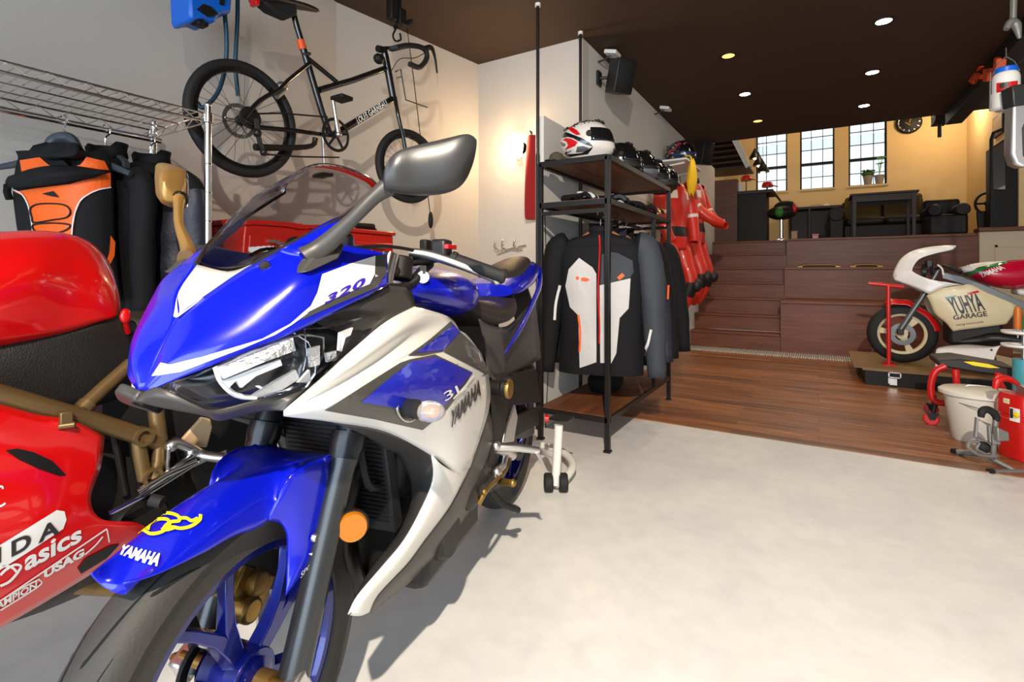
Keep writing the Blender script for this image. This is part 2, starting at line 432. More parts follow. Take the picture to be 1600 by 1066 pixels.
# ================================================================== ceiling spotlights
def spot(px, py, warm, r=.055, power=30, tilt=(0, 0)):
    P = on_h(px, py, CEIL)
    where = {1381: 'cold white ceiling downlight nearest the camera, at the top right', 1363: 'cold white ceiling downlight, middle one of the right row', 1350: 'cold white ceiling downlight at the far end of the right row',
             1138: 'warm ceiling downlight at the near end of the left row', 1164: 'cold white ceiling downlight between two warm ones in the left row', 1184: 'warm ceiling downlight at the far end of the left row', 1548: 'warm ceiling downlight glimpsed beside the hanging white canister'}[px]
    o = thing('ceiling_spotlight', where, 'ceiling light', P, group='recessed ceiling downlights')
    b = MB(); b.lathe([(r * .86, -.004), (r * 1.12, -.006), (r * 1.15, 0), (r * .86, 0)], P, (0, 0, 1), 24, loop=True); obj('trim_ring', b, M_black, o)
    col = (1, .52, .14, 1) if warm else (1, .96, .9, 1)
    m = mat('lamp_warm' if warm else 'lamp_white', col, emit=col, estr=2.2 if warm else 30)
    b = MB(); b.lathe([(r * .86, -.003), (r * .5, -.009), (0, -.011)], P, (0, 0, 1), 20); obj('lens', b, m, o)
    l = bpy.data.lights.new('downlight', 'SPOT'); l.energy = power; l.color = (1, .72, .42) if warm else (1, .9, .76); l.spot_size = math.radians(120); l.spot_blend = .7; l.shadow_soft_size = .05
    lo = bpy.data.objects.new('downlight', l); C.objects.link(lo); lo.location = P + V((0, 0, -.03)); 
for a in ((1381, 33, 0), (1363, 113, 0), (1350, 165, 0), (1138, 87, 1), (1164, 147, 0), (1184, 189, 1), (1548, 137, 1)): spot(*a, power=22)
# ================================================================== camera
cam = bpy.data.cameras.new('camera'); co = bpy.data.objects.new('camera', cam); C.objects.link(co)
co.location = CAM; co.rotation_euler = (PI / 2, 0, _a); cam.sensor_width = 36; cam.lens = 36 * FP / 1600; cam.shift_y = -(533 - HY) / 1600
cam.clip_start = .02; cam.clip_end = 100
bpy.context.scene.camera = co
# ================================================================== light
sc = bpy.context.scene
sc.view_settings.view_transform = 'Standard'; sc.view_settings.look = 'None'; sc.view_settings.exposure = 0; sc.view_settings.gamma = 1
w = bpy.data.worlds.new('sky'); sc.world = w; w.use_nodes = True
bg = w.node_tree.nodes['Background']; bg.inputs[0].default_value = (.80, .90, 1, 1); bg.inputs[1].default_value = 2.2
def lamp(kind, loc, energy, col, size=.1, aim=None, spread=None, **k):
    l = bpy.data.lights.new(kind.lower(), kind); l.energy = energy; l.color = col
    if kind == 'AREA': l.size = size; l.shape = k.get('shape', 'SQUARE')
    elif kind != 'SUN': l.shadow_soft_size = size
    if kind == 'AREA' and 'sy' in k: l.shape = 'RECTANGLE'; l.size_y = k['sy']
    if kind == 'SPOT': l.spot_size = math.radians(spread or 90); l.spot_blend = k.get('blend', .5)
    o = bpy.data.objects.new(kind.lower() + '_lamp', l); C.objects.link(o); o.location = loc
    if aim is not None: o.rotation_euler = (V(aim) - V(loc)).to_track_quat('-Z', 'Y').to_euler()
    return o
# ceiling lamps over the entrance, behind the photographer (key light; throws the motorcycle's shadow)
KP = RT * -.05 + FW * -.95 + V((0, 0, 2.66))
lamp('SPOT', KP, 720, (1, .86, .70), .03, KP + FW * 3.15 + RT * 1.35 + V((0, 0, -2.66)), 112, blend=1)
# daylight through the open shutter
lamp('AREA', (0, -2.95, 1.25), 165, (.72, .86, 1), 4.6, (0, 3, .8), sy=2.3)
# warm lamps of the upper room
lamp('POINT', (1.75, 10.3, 3.6), 38, (1, .77, .5), .12)
lamp('POINT', (-.6, 9.9, 3.9), 31, (1, .77, .5), .15)
lamp('POINT', (-2.6, 10, 3.7), 20, (1, .7, .36), .1)
# ------------------------------------------------------------------ wall lamp on the back wall
P = on_y(815, 232, 3.48)
o = thing('wall_lamp', 'glowing warm wall lamp on the plaster wall behind the shelf unit', 'wall lamp', P)
m = mat('lamp_wall', (1, .75, .45, 1), emit=(1, .66, .32, 1), estr=14)
b = MB(); b.lathe([(.0, .0), (.05, .0), (.055, -.02), (.05, -.03), (0, -.03)], P, (0, -1, 0), 20); obj('backplate', b, M_white, o)
b = MB(); b.lathe([(0, -.075), (.038, -.07), (.05, 0), (.045, .075), (.02, .1), (0, .1)], P + V((0, -.07, 0)), (0, 0, 1), 20); obj('glass_shade', b, m, o)
b = MB(); b.tube([P + V((0, 0, -.05)), P + V((0, -.05, -.1)), P + V((0, -.07, -.07))], .009, smooth=3); obj('arm', b, M_white, o)
lamp('POINT', P + V((0, -.14, 0)), 13, (1, .68, .36), .05)
# ================================================================== the blue and silver sport motorcycle
M_bl = mat('blue_pearl_paint', S(6, 22, 186), .26, metal=.15, coat=.55)
M_blm = mat('blue_wheel_paint', S(8, 22, 112), .28, metal=.55, coat=.8)
M_sil = mat('silver_paint', S(216, 214, 208), .36, metal=.1, coat=.4)
M_dg = mat('dark_grey_plastic', S(58, 56, 54), .42)
M_dgg = mat('gunmetal_decal', S(66, 65, 62), .35, coat=.3)
M_bld = mat('blue_decal', S(22, 34, 170), .25, coat=.8)
M_wd = mat('white_decal', S(228, 226, 222), .35)
M_yd = mat('yellow_decal', S(246, 220, 30), .4)
M_dkd = mat('dark_lettering', S(48, 46, 46), .4)
M_pur = mat('violet_lettering', S(54, 34, 168), .35)
M_fork = mat('fork_grey', S(66, 68, 70), .3, .7)
M_forkb = mat('fork_black', S(30, 33, 38), .25, .4)
M_eng = mat('engine_black', S(30, 29, 29), .5, .2)
M_smoke = mat('smoked_screen', (.62, .60, .64, 1), .04, trans=1, ior=1.12)
M_lens = mat('clear_lens', (.97, .98, 1, 1), .02, trans=1, ior=1.15)
M_amber = mat('amber_lens', S(172, 100, 8), .25, coat=.4)
M_gold = mat('gold_anodised', S(150, 118, 62), .38, .8)
al = math.radians(18.5)
r3 = Frame(RT * -.476 + FW * .895, -(RT * math.sin(al) + FW * math.cos(al)))
B = r3.px; L3 = r3.p
bk = thing('motorcycle', 'blue and silver sport motorcycle with dark smoked screen, nose towards the viewer', 'motorcycle', r3.o)
def half_to_full(rows, m='sym'):
    """rows run from the centre line outwards; returns rows spanning both sides"""
    return [[r3.mir(p) for p in r[:0:-1]] + r for r in rows]
def panel(name, rows, mats, nu=4, nv=4, mirror=True, solid=.003, fix=True, **k):
    b = MB(); b.grid(fine(rows, nu, nv))
    o = facing(obj(name, b, mats, bk, fixn=False, solid=solid, **k))
    if mirror:
        b2 = MB(); b2.grid([[r3.mir(p) for p in r] for r in fine(rows, nu, nv)])
        o2 = obj(name, b2, mats, bk, fixn=False, solid=solid, **k)
        # outward = away from the centre plane
        s = sum((p.normal.dot(-r3.l)) * p.area for p in o2.data.polygons)
        if s < 0: o2.data.flip_normals()
    return o
# ---- front wheel
AX = L3(.02, 0, .305); RTY = .302
M_tyre = mat('worn_tyre', S(52, 50, 48), .62, bump=.1, bscale=200)
def motor_wheel(axle, rt, rr, hw, side, mt, phase, n=5):
    l = r3.l; f = r3.f
    w = obj('wheel_rim', MB().lathe([(rr + .006, -hw * .72), (rr - .012, -hw * .68), (rr - .022, -hw * .3), (rr - .022, hw * .3), (rr - .012, hw * .68), (rr + .006, hw * .72), (rr, hw * .5), (rr - .012, 0), (rr, -hw * .5)], axle, l, 64, loop=True), mt, bk)
    prof = []
    for k in range(17):
        a = -PI * .5 + PI * k / 16; prof.append((rr + .004 + (rt - rr - .004) * (math.cos(a) ** .62 if math.cos(a) > 1e-6 else 0), hw * math.sin(a) * (1.0 if abs(math.sin(a)) < .98 else .8)))
    prof += [(rr - .002, hw * .55), (rr - .002, -hw * .55)]
    ty = obj('tyre', MB().lathe(prof, axle, l, 72, loop=True), M_tyre, bk)
    b = MB()
    def W(r, a, v): return axle + f * (r * math.cos(a)) + V((0, 0, r * math.sin(a))) + l * v
    for k in range(n):
        a = phase + 2 * PI * k / n
        for sg in (-1, 1):
            st = []
            for t, ang, wd, vv, th in ((.03, 0, .02, .034, .026), (.075, 0.04, .019, .036, .024), (.115, .10, .016, .034, .02), (.16, .20, .013, .029, .017), (rr - .016, .27, .014, .024, .018)):
                c = a + sg * ang; d = wd / t
                st.append([W(t, c - d * .9, vv - th), W(t, c + d * .9, vv - th), W(t, c + d * .62, vv), W(t, c - d * .62, vv)])
            b.loft(st)
    b.cyl(axle - l * .035, axle + l * .046, .047, 28)
    obj('spokes', b, mt, w, bevel=.002)
    obj('hub', MB().lathe([(.0, .062), (.016, .062), (.02, .056), (.034, .052), (.034, -.05), (.0, -.05)], axle, l, 24), M_blm, w)
    return w, ty, W
fw, fty, FWp = motor_wheel(AX, RTY, .215, .056, 1, M_blm, 1.16)
# tread grooves: sweeping curved cuts each side of the centre line
b = MB()
for k in range(11):
    a0 = 2 * PI * k / 11 + .1
    for sg, da in ((1, 0), (-1, .28)):
        for (s0, s1, c0, c1, wd) in ((.06, .62, 0, .62, .0105), (.55, .88, .30, .50, .007)):
            pts = []
            for i in range(15):
                t = i / 14; sv = s0 + (s1 - s0) * t ; ang = a0 + da + c0 + (c1 - c0) * (t ** 1.5)
                r = .219 + (RTY - .219) * (math.cos(math.asin(min(.98, sv))) ** .62) + .0006
                pts.append((r, ang, sg * .056 * sv, wd * math.sin(PI * (.12 + .8 * t)) / RTY))
            b.grid([[FWp(r, an - w_, v), FWp(r, an + w_, v)] for r, an, v, w_ in pts])
facing_o = obj('tread_groove', b, mat('tread_groove', S(8, 8, 8), .9), fty, smooth=0)
# disc and caliper on the far side
b = MB(); b.lathe([(.149, -.066), (.149, -.061), (.115, -.061), (.115, -.066)], AX, r3.l, 48, loop=True); d_ = obj('brake_disc', b, mat('disc_steel', (.5, .48, .45, 1), .3, 1), fw)
b = MB()
for k in range(5): b.box(FWp(.085, 2 * PI * k / 5, -.058), (.075, .016, .006), M=Matrix((r3.f * math.cos(2 * PI * k / 5) + V((0, 0, math.sin(2 * PI * k / 5))), -r3.f * math.sin(2 * PI * k / 5) + V((0, 0, math.cos(2 * PI * k / 5))), r3.l)).transposed())
b.lathe([(.045, -.062), (.06, -.062), (.06, -.054), (.045, -.054)], AX, r3.l, 24, loop=True)
obj('disc_carrier', b, M_black, d_)
b = MB(); cc = FWp(.125, 2.35, -.07); Rm = Matrix((r3.f, r3.l, V((0, 0, 1)))).transposed() @ Matrix.Rotation(-.7, 3, 'Y')
b.box(cc, (.1, .055, .06), M=Rm); b.cyl(cc - r3.l * .05 + V((0, 0, .01)), cc + r3.l * .045 + V((0, 0, .01)), .024); b.cyl(cc - r3.l * .05 + V((0, 0, -.03)) + r3.f * .02, cc + r3.l * .045 + V((0, 0, -.03)) + r3.f * .02, .024)
obj('brake_caliper', b, M_gold, bk, bevel=.006)
# ---- forks
for sg in (1, -1):
    q = (lambda P: P) if sg > 0 else r3.mir
    p0 = q(B(458, 1062, .104)); p1 = q(B(537, 716, .104)); p2 = q(B(563, 590, .104)); p3 = q(B(606, 420, .104) if False else r3.p(-.335, .104, 1.03))
    ax = (p1 - p0).normalized()
    b = MB(); b.tube([p0 - ax * .03, p0, p0.lerp(p1, .5), p1 - ax * .02, p1], [.022, .027, .0265, .0265, .03], 20)
    fk = obj('fork_leg', b, M_fork, bk)
    b = MB(); b.tube([p1, p1 + ax * .012, p1 + ax * .02, p1 + ax * .05, p1 + ax * .052, p1 + ax * .24], [.031, .031, .034, .034, .0275, .0275], 20); obj('fork_upper_tube', b, M_forkb, fk)
    b = MB(); b.tube([p1 + ax * .24, p1 + ax * .44], .021, 16); obj('stanchion', b, M_chrome, fk)
    b = MB(); c0 = p0 + r3.l * sg * .012 - ax * .008
    b.box(c0 + r3.f * .01, (.055, .03, .05), M=Matrix((r3.f, r3.l, V((0, 0, 1)))).transposed() @ Matrix.Rotation(.45, 3, 'Y')); obj('axle_clamp', b, M_alu, fk, bevel=.006)
    b = MB(); b.lathe([(0, .02), (.007, .02), (.009, .016), (.009, 0), (0, 0)], c0 + r3.l * sg * .014 + r3.f * .018, r3.l * sg, 6); obj('pinch_bolt', b, M_gold, fk)
b = MB(); b.cyl(AX - r3.l * .12, AX + r3.l * .125, .011, 14); b.cyl(AX + r3.l * .05, AX + r3.l * .085, .02, 18); obj('axle', b, M_gold, bk)
# ---- front mudguard
E = [(192, 909, .03), (252, 894, .052), (318, 864, .064), (366, 838, .066), (418, 814, .07), (455, 742, .085), (534, 702, .094)]
PH = [53, 65, 76, 86, 97, 106, 115]; RC = [.317, .324, .328, .333, .343, .355, .368]
rows = []
for (x, y, v), ph, rc in zip(E, PH, RC):
    e = B(x, y, v); c = L3(.02 + rc * math.cos(math.radians(ph)), 0, .305 + rc * math.sin(math.radians(ph)))
    eu, ev, ew = r3.loc(e); cu, cv, cw = r3.loc(c)
    r = [c]
    for t, kk in ((.4, .06), (.72, .26), (.93, .62), (1, 1)):
        r.append(L3(cu + (eu - cu) * kk, ev * t, cw + (ew - cw) * kk))
    rows.append(r)
fullrows = half_to_full(rows)
md = (fullrows[0][0] + fullrows[0][-1] + fullrows[0][4] * 2) / 4
c0 = [md * .45 + p * .55 + r3.f * .007 - V((0, 0, .012)) for p in fullrows[0]]
b = MB(); b.grid(fine(fullrows, 5, 3)); fender = facing(obj('front_mudguard', b, M_bl, bk, fixn=False, solid=.0025, smooth=50))
# side blades that reach down the fork legs
rows = [[B(418, 814, .07), B(436, 778, .08), B(455, 742, .086)], [B(437, 818, .075), B(463, 790, .09), B(490, 722, .096)], [B(447, 835, .078), B(474, 830, .094), B(520, 720, .098)],
        [B(449, 870, .08), B(474, 860, .094), B(512, 800, .1)], [B(447, 905, .083), B(465, 890, .094), B(490, 868, .098)], [B(447, 931, .09), B(448, 930, .09), B(450, 928, .09)]]
blade = panel('fender_blade', rows, M_bl, 4, 4, solid=.004)
b = MB(); c = B(490, 840, .099); b.lathe([(0, .008), (.006, .008), (.008, .005), (.008, 0), (0, 0)], c, r3.l, 14); obj('blade_bolt', b, M_alu, blade)
# ---- upper cowl
cowl_rows = [
 [B(222, 607, -.002), B(224, 610, .004), B(226, 612, .006), B(228, 614, .008)],
 [B(247, 553, -.002), B(257, 568, .03), B(268, 580, .042), B(276, 593, .05)],
 [B(275, 497, -.002), B(305, 525, .055), B(325, 547, .08), B(343, 567, .092)],
 [B(330, 455, .035), B(365, 492, .09), B(385, 520, .115), B(402, 544, .124)],
 [B(394, 413, .062), B(425, 458, .125), B(445, 490, .147), B(458, 521, .155)],
 [B(455, 385, .1), B(475, 430, .152), B(495, 462, .168), B(515, 493, .176)],
 [B(505, 378, .135), B(528, 415, .165), B(545, 445, .18), B(560, 469, .188)],
 [B(555, 386, .155), B(570, 410, .17), B(580, 433, .185), B(590, 453, .192)],
 [B(605, 396, .17), B(606, 412, .178), B(607, 430, .185), B(607, 445, .19)]]
cowl = panel('upper_cowl', cowl_rows, M_bl, 5, 5, smooth=60)
strut = panel('cowl_strut', [[B(435, 392, .088), B(500, 352, .112), B(545, 332, .128)], [B(455, 398, .112), B(512, 363, .13), B(548, 340, .133)], [B(480, 402, .135), B(525, 378, .142), B(545, 352, .138)]], M_bl, 4, 4)
# centre patch below the screen
rows = [[r3.mir(B(277, 494, .004)), B(275, 495, 0), B(277, 494, .004)], [r3.mir(B(330, 455, .034)), B(318, 462, 0), B(330, 455, .034)], [r3.mir(B(394, 413, .061)), B(356, 424, 0), B(394, 413, .061)]]
b = MB(); b.grid(fine(rows, 4, 4)); nose_patch = facing(obj('screen_base_panel', b, M_sil, bk, fixn=False, solid=.002))
poly_decal('white_stripe', [[(238, 588), (252, 567), (266, 570), (315, 558), (410, 529), (453, 506), (485, 478), (480, 490), (455, 508), (430, 523), (380, 544), (330, 563), (283, 581)]], M_wd, [cowl], cowl)
f320 = poly_decal('number_field', [[(483, 482), (495, 458), (503, 429), (545, 413), (586, 400), (585, 428), (577, 444), (530, 463), (480, 488)]], M_wd, [cowl], cowl)
poly_decal('grey_edging', [[(586, 400), (602, 398), (602, 428), (588, 450), (520, 478), (470, 500), (480, 488), (530, 464), (577, 444), (585, 428)]], M_dgg, [cowl], cowl)
text_decal('number_lettering', '320', [(505, 476), (566, 448), (572, 432), (512, 461)], M_pur, [cowl], cowl, off=.0026, bold=.03, space=1.1)
b = MB(); c = B(414, 416, .083); b.lathe([(0, .005), (.008, .004), (.009, 0), (0, 0)], c + (CAM - c).normalized() * .004, (CAM - c), 14); obj('screen_bolt', b, M_black, cowl)
# ---- headlight
hl = [[B(252, 604, .04), B(258, 607, .042), B(268, 611, .044)], [B(340, 570, .088), B(336, 600, .096), B(334, 637, .084)], [B(433, 521, .134), B(430, 570, .145), B(418, 620, .122)],
      [B(500, 500, .163), B(500, 550, .172), B(480, 602, .153)], [B(578, 497, .192), B(566, 524, .195), B(548, 546, .188)]]
def inset(rows, d, db): return [[p - r3.l * d - r3.f * db for p in r] for r in rows]
hlens = panel('headlight_lens', hl, M_lens, 5, 4, solid=.0015, mirror=False)
def farside(name, rows, m, **k):
    b = MB(); b.grid([[r3.mir(p) for p in r] for r in fine(rows, 5, 4)]); o = obj(name, b, m, bk, fixn=False, **k)
    if sum(p.normal.dot(-r3.l) * p.area for p in o.data.polygons) < 0: o.data.flip_normals()
farside('headlight_lens', inset(hl, .034, .03), M_lens, solid=.0015); farside('headlight_housing', inset(hl, .064, .06), M_black, solid=.002)
housing = panel('headlight_housing', inset(hl, .035, .035), mat('lamp_housing', S(46, 48, 52), .28, .4, coat=.4), 5, 4, solid=.002, mirror=False)
M_frost = mat('frosted_reflector', S(176, 180, 186), .28, .75, bump=.3, bscale=150); M_refl2 = mat('bright_reflector', S(232, 234, 238), .22, .5)
M_refl = mat('reflector', (.86, .88, .9, 1), .08, 1)
LB = bvh_of([hlens])
def onlens(x, y, d=-.004):
    dr = ray(x, y).normalized(); h = LB.ray_cast(CAM, dr)
    if h[0] is None: h = LB.find_nearest(B(x, y, .15))
    return h[0] - dr * d
for sg in (1, -1):
    q = (lambda P: P) if sg > 0 else (lambda P: r3.mir(P) + r3.l * .036 - r3.f * .034)
    c = q(B(436, 572, .128)); ax = (r3.f * .9 + r3.l * sg * .38 - V((0, 0, .08))).normalized()
    b = MB(); pr = [(.052 * math.sqrt(t) + .004, -.045 * (1 - t)) for t in (0, .06, .16, .3, .5, .75, 1)]
    b.lathe(pr, c - ax * .012, ax, 12)
    o = obj('headlight_reflector', MB().loft([[p for p in ring] for ring in [b.v[i * 12:(i + 1) * 12] for i in range(len(pr))]], True, False), M_refl, bk, smooth=20, solid=.001)
    b = MB(); b.ball(c - ax * .04, .011, 12); obj('bulb', b, M_lens, o)
    for nm, d0, col, P4 in (('upper_reflector', .02, M_frost, [(341, 575), (400, 549), (458, 528), (462, 548), (408, 568), (350, 592)]), ('reflector_bar', .012, M_refl2, [(348, 596), (395, 577), (438, 562), (441, 571), (400, 588), (378, 606), (370, 594), (358, 606)]),
        ('lower_reflector', .024, M_frost, [(395, 618), (430, 596), (462, 578), (468, 592), (440, 610), (405, 620)]), ('corner_reflector', .012, M_refl2, [(466, 598), (484, 578), (486, 597)]), ('inner_reflector', .02, M_frost, [(484, 545), (500, 540), (500, 570), (486, 574)]),
        ('lamp_pod', .02, M_frost, [(510, 552), (526, 548), (526, 562), (512, 566)]), ('side_reflector', .012, M_refl2, [(532, 520), (552, 512), (548, 524), (540, 528), (534, 550), (530, 548)])):
        f = MB(); f.prism([q(onlens(x, y, d0)) for x, y in P4], r3.l * -.005 * sg); obj(nm, f, col, o, smooth=0)
    f = MB(); f.tube([q(onlens(x, y, .003)) for x, y in ((337, 575), (346, 597), (368, 617), (400, 622))], .0042, 8, smooth=3); obj('bezel_rim', f, M_refl2, o)
    e = MB(); e.tube([q(onlens(x, y)) for x, y in ((338, 574), (346, 594), (368, 617), (398, 621), (440, 612), (484, 594), (505, 555), (505, 528), (470, 522), (430, 534), (338, 574))], .0022, 6); obj('bezel', e, M_refl, o)
    d = MB(); d.tube([q(onlens(x, y)) for x, y in ((468, 600), (478, 560), (476, 515), (510, 512), (545, 492))], .0018, 6); obj('lens_rib', d, M_refl, o)
# ---- chin below the headlights
chin = panel('chin_panel', [[B(223, 612, 0), B(215, 619, 0), B(210, 627, 0)], [B(252, 606, .04), B(252, 622, .045), B(250, 637, .028)], [B(306, 634, .08), B(312, 642, .08), B(318, 650, .06)],
   [B(340, 640, .09), B(342, 648, .09), B(345, 658, .065)], [B(400, 627, .122), B(402, 634, .118), B(404, 644, .1)], [B(482, 604, .158), B(462, 622, .158), B(442, 641, .15)]], M_dg, 5, 4)
# dark filler behind the headlight, under the wing of the cowl
panel('cowl_filler', [[B(470, 505, .15), B(520, 490, .165), B(562, 470, .18), B(608, 446, .185)], [B(500, 510, .15), B(550, 490, .17), B(590, 480, .19), B(640, 452, .18)], [B(540, 530, .165), B(580, 510, .18), B(610, 490, .195), B(650, 478, .2)], [B(505, 592, .16), B(560, 540, .185), B(600, 503, .2), B(648, 479, .2)]], M_dg, 4, 4)
# ---- silver side fairing
fa = panel('side_fairing', [
 [B(443, 641, .152), B(500, 592, .185), B(552, 545, .205), B(604, 502, .212), B(647, 479, .204)],
 [B(443, 643, .156), B(512, 598, .21), B(570, 556, .228), B(628, 514, .232), B(668, 484, .214)],
 [B(443, 645, .158), B(522, 604, .205), B(585, 566, .218), B(645, 525, .222), B(704, 497, .214)],
 [B(443, 647, .159), B(530, 610, .222), B(600, 575, .238), B(660, 543, .24), B(719, 518, .222)]], M_sil, 5, 5, smooth=60)
fb = panel('side_fairing', [
 [B(443, 646, .158), B(443, 648, .158), B(443, 650, .157), B(444, 651, .156)],
 [B(530, 609, .221), B(527, 625, .224), B(524, 642, .214), B(520, 660, .19)],
 [B(600, 574, .237), B(602, 608, .248), B(604, 645, .242), B(606, 676, .212)],
 [B(660, 542, .239), B(665, 595, .258), B(670, 650, .25), B(674, 712, .218)],
 [B(719, 517, .221), B(722, 585, .258), B(724, 650, .254), B(715, 740, .232)],
 [B(752, 552, .215), B(764, 590, .235), B(764, 640, .24), B(735, 730, .226)]], M_sil, 5, 5, smooth=60)
fc = panel('side_fairing', [
 [B(674, 710, .218), B(690, 726, .228), B(715, 738, .232), B(735, 729, .226)], [B(676, 752, .21), B(690, 756, .222), B(705, 760, .224), B(715, 769, .218)],
 [B(655, 801, .198), B(668, 803, .212), B(682, 803, .214), B(697, 800, .208)], [B(630, 845, .187), B(642, 847, .2), B(652, 848, .2), B(663, 845, .196)],
 [B(598, 884, .176), B(612, 887, .188), B(624, 886, .188), B(637, 880, .184)], [B(559, 930, .162), B(570, 934, .172), B(580, 934, .172), B(592, 928, .17)], [B(544, 961, .15), B(555, 963, .154), B(566, 962, .156), B(577, 957, .156)]], M_sil, 5, 4, smooth=60)
panel('belly_panel', [[B(764, 640, .238), B(768, 660, .225), B(770, 690, .2)], [B(735, 729, .225), B(748, 735, .21), B(752, 760, .175)], [B(697, 800, .207), B(714, 800, .2), B(730, 805, .16)], [B(663, 845, .195), B(680, 852, .188), B(694, 858, .15)],
   [B(637, 880, .183), B(650, 886, .178), B(662, 892, .14)], [B(592, 928, .169), B(604, 930, .16), B(613, 933, .12)], [B(577, 957, .155), B(579, 958, .15), B(581, 958, .11)]], M_dg, 5, 4)
panel('radiator_shroud', [[B(520, 661, .189), B(540, 668, .15), B(565, 676, .12)], [B(606, 677, .21), B(603, 690, .165), B(600, 702, .13)], [B(674, 711, .217), B(650, 712, .18), B(625, 715, .135)], [B(676, 752, .209), B(660, 750, .175), B(640, 758, .13)],
   [B(655, 801, .197), B(645, 795, .165), B(636, 800, .12)], [B(630, 845, .186), B(622, 840, .15), B(612, 846, .11)], [B(598, 884, .175), B(588, 880, .14), B(578, 890, .1)], [B(544, 961, .15), B(543, 955, .12), B(545, 950, .09)]], M_dg, 4, 4)
poly_decal('gunmetal_field', [[(507, 641), (560, 608), (625, 567), (640, 562), (679, 554), (738, 582), (720, 612), (698, 640), (660, 672), (586, 655)]], M_dgg, [fa, fb], fb, off=.001)
poly_decal('blue_field', [[(563, 628), (590, 606), (640, 566), (679, 558), (737, 583), (714, 610), (694, 634), (660, 640), (610, 636)]], M_bld, [fa, fb], fb, off=.002)
poly_decal('upper_gunmetal_stripe', [[(637, 556), (672, 530), (704, 502), (719, 519), (691, 550), (660, 556)]], M_dgg, [fa, fb], fa, off=.001)
poly_decal('upper_blue_field', [[(648, 552), (680, 530), (707, 507), (718, 520), (691, 548)]], M_bld, [fa, fb], fa, off=.002)
poly_decal('rear_gunmetal_field', [[(692, 550), (719, 519), (735, 534), (753, 553), (764, 588), (735, 572)]], M_dgg, [fa, fb], fb, off=.0014)
text_decal('maker_lettering', 'YAMAHA', [(700, 672), (750, 617), (750, 590), (704, 642)], M_dkd, [fb], fb, off=.003, bold=.04)
text_decal('model_lettering', '3L', [(693, 627), (728, 607), (722, 596), (690, 614)], M_wd, [fb], fb, off=.004, bold=.0)
stroke_decal('model_flash', [[(706, 623), (722, 606), (738, 587)]], 2.5, M_wd, [fb], fb, off=.004)
# ---- mudguard lettering and badge
text_decal('maker_lettering', 'YAMAHA', [(184, 867), (247, 888), (257, 868), (193, 852)], M_wd, [fender], fender, off=.003, bold=.05)
stroke_decal('ring_badge', [[(216, 834), (226, 820), (243, 808), (262, 804), (278, 808), (281, 816), (268, 818), (258, 826), (262, 830), (276, 826)],
   [(216, 834), (224, 830), (236, 836), (252, 834), (268, 826), (284, 828), (300, 824), (312, 815), (314, 806)], [(232, 830), (236, 820), (248, 814), (262, 814), (266, 822), (254, 830)], [(281, 812), (292, 812), (300, 816), (310, 812)]], 5, M_yd, [fender], fender, off=.003)
text_decal('small_lettering', 'SPORT', [(466, 903), (494, 872), (496, 865), (468, 893)], M_wd, [blade], blade, off=.005, bold=.0)
# ---- screen
def LP(u, v, w): return L3(u, v, w)
e0, e1, e2, e3 = B(394, 413, .062), B(462, 376, .098), B(540, 336, .128), B(592, 291, .125)
rows = []
for e, c in ((e0, (.033, 1.0)), (e1, (.0, 1.075)), (e2, (-.085, 1.165)), (e3, (-.2, 1.232))):
    eu, ev, ew = r3.loc(e)
    rows.append([LP(c[0], 0, c[1]), LP(c[0] + (eu - c[0]) * .18, ev * .45, c[1] + (ew - c[1]) * .18), LP(c[0] + (eu - c[0]) * .6, ev * .85, c[1] + (ew - c[1]) * .6), e])
sr = fine(half_to_full(rows), 4, 4)
b = MB(); b.grid(sr); screen = obj('windscreen', b, M_smoke, bk, fixn=False, solid=.003)
b = MB(); b.tube([r[0] for r in sr], .0045, 6); b.tube([r[-1] for r in sr], .003, 6); b.tube(sr[-1], .002, 6); obj('screen_edge', b, mat('screen_edging', S(40, 36, 38), .2), screen)
# clocks and mirror stay behind the screen
b = MB(); c = L3(-.16, 0, 1.0); Rk = Matrix((r3.f, r3.l, V((0, 0, 1)))).transposed()
b.box(c, (.1, .2, .05), M=Rk @ Matrix.Rotation(.5, 3, 'Y')); dash = obj('instrument_pod', b, M_plast, bk, bevel=.012)
b = MB(); b.cyl(L3(-.17, -.02, 1.0), L3(-.19, -.02, 1.06), .045, 24); b.box(L3(-.2, .05, 1.05), (.02, .06, .06), M=Rk); obj('instrument_cluster', b, M_plast, bk, bevel=.004)
b = MB(); b.tube([B(345, 425, -.02), B(420, 396, .02), B(465, 380, .05)], .004, 6); obj('screen_stay', b, M_alu, bk)
# inner black cowl under the screen
b = MB()
rows = [[L3(.01, -.075, .985), L3(.02, 0, .99), L3(.01, .075, .985)], [L3(-.1, -.13, .99), L3(-.09, 0, 1.0), L3(-.1, .13, .99)], [L3(-.2, -.15, .96), L3(-.2, 0, .97), L3(-.2, .15, .96)]]
b.grid(fine(rows, 3, 3)); obj('inner_cowl', b, M_plast, bk, solid=.004)
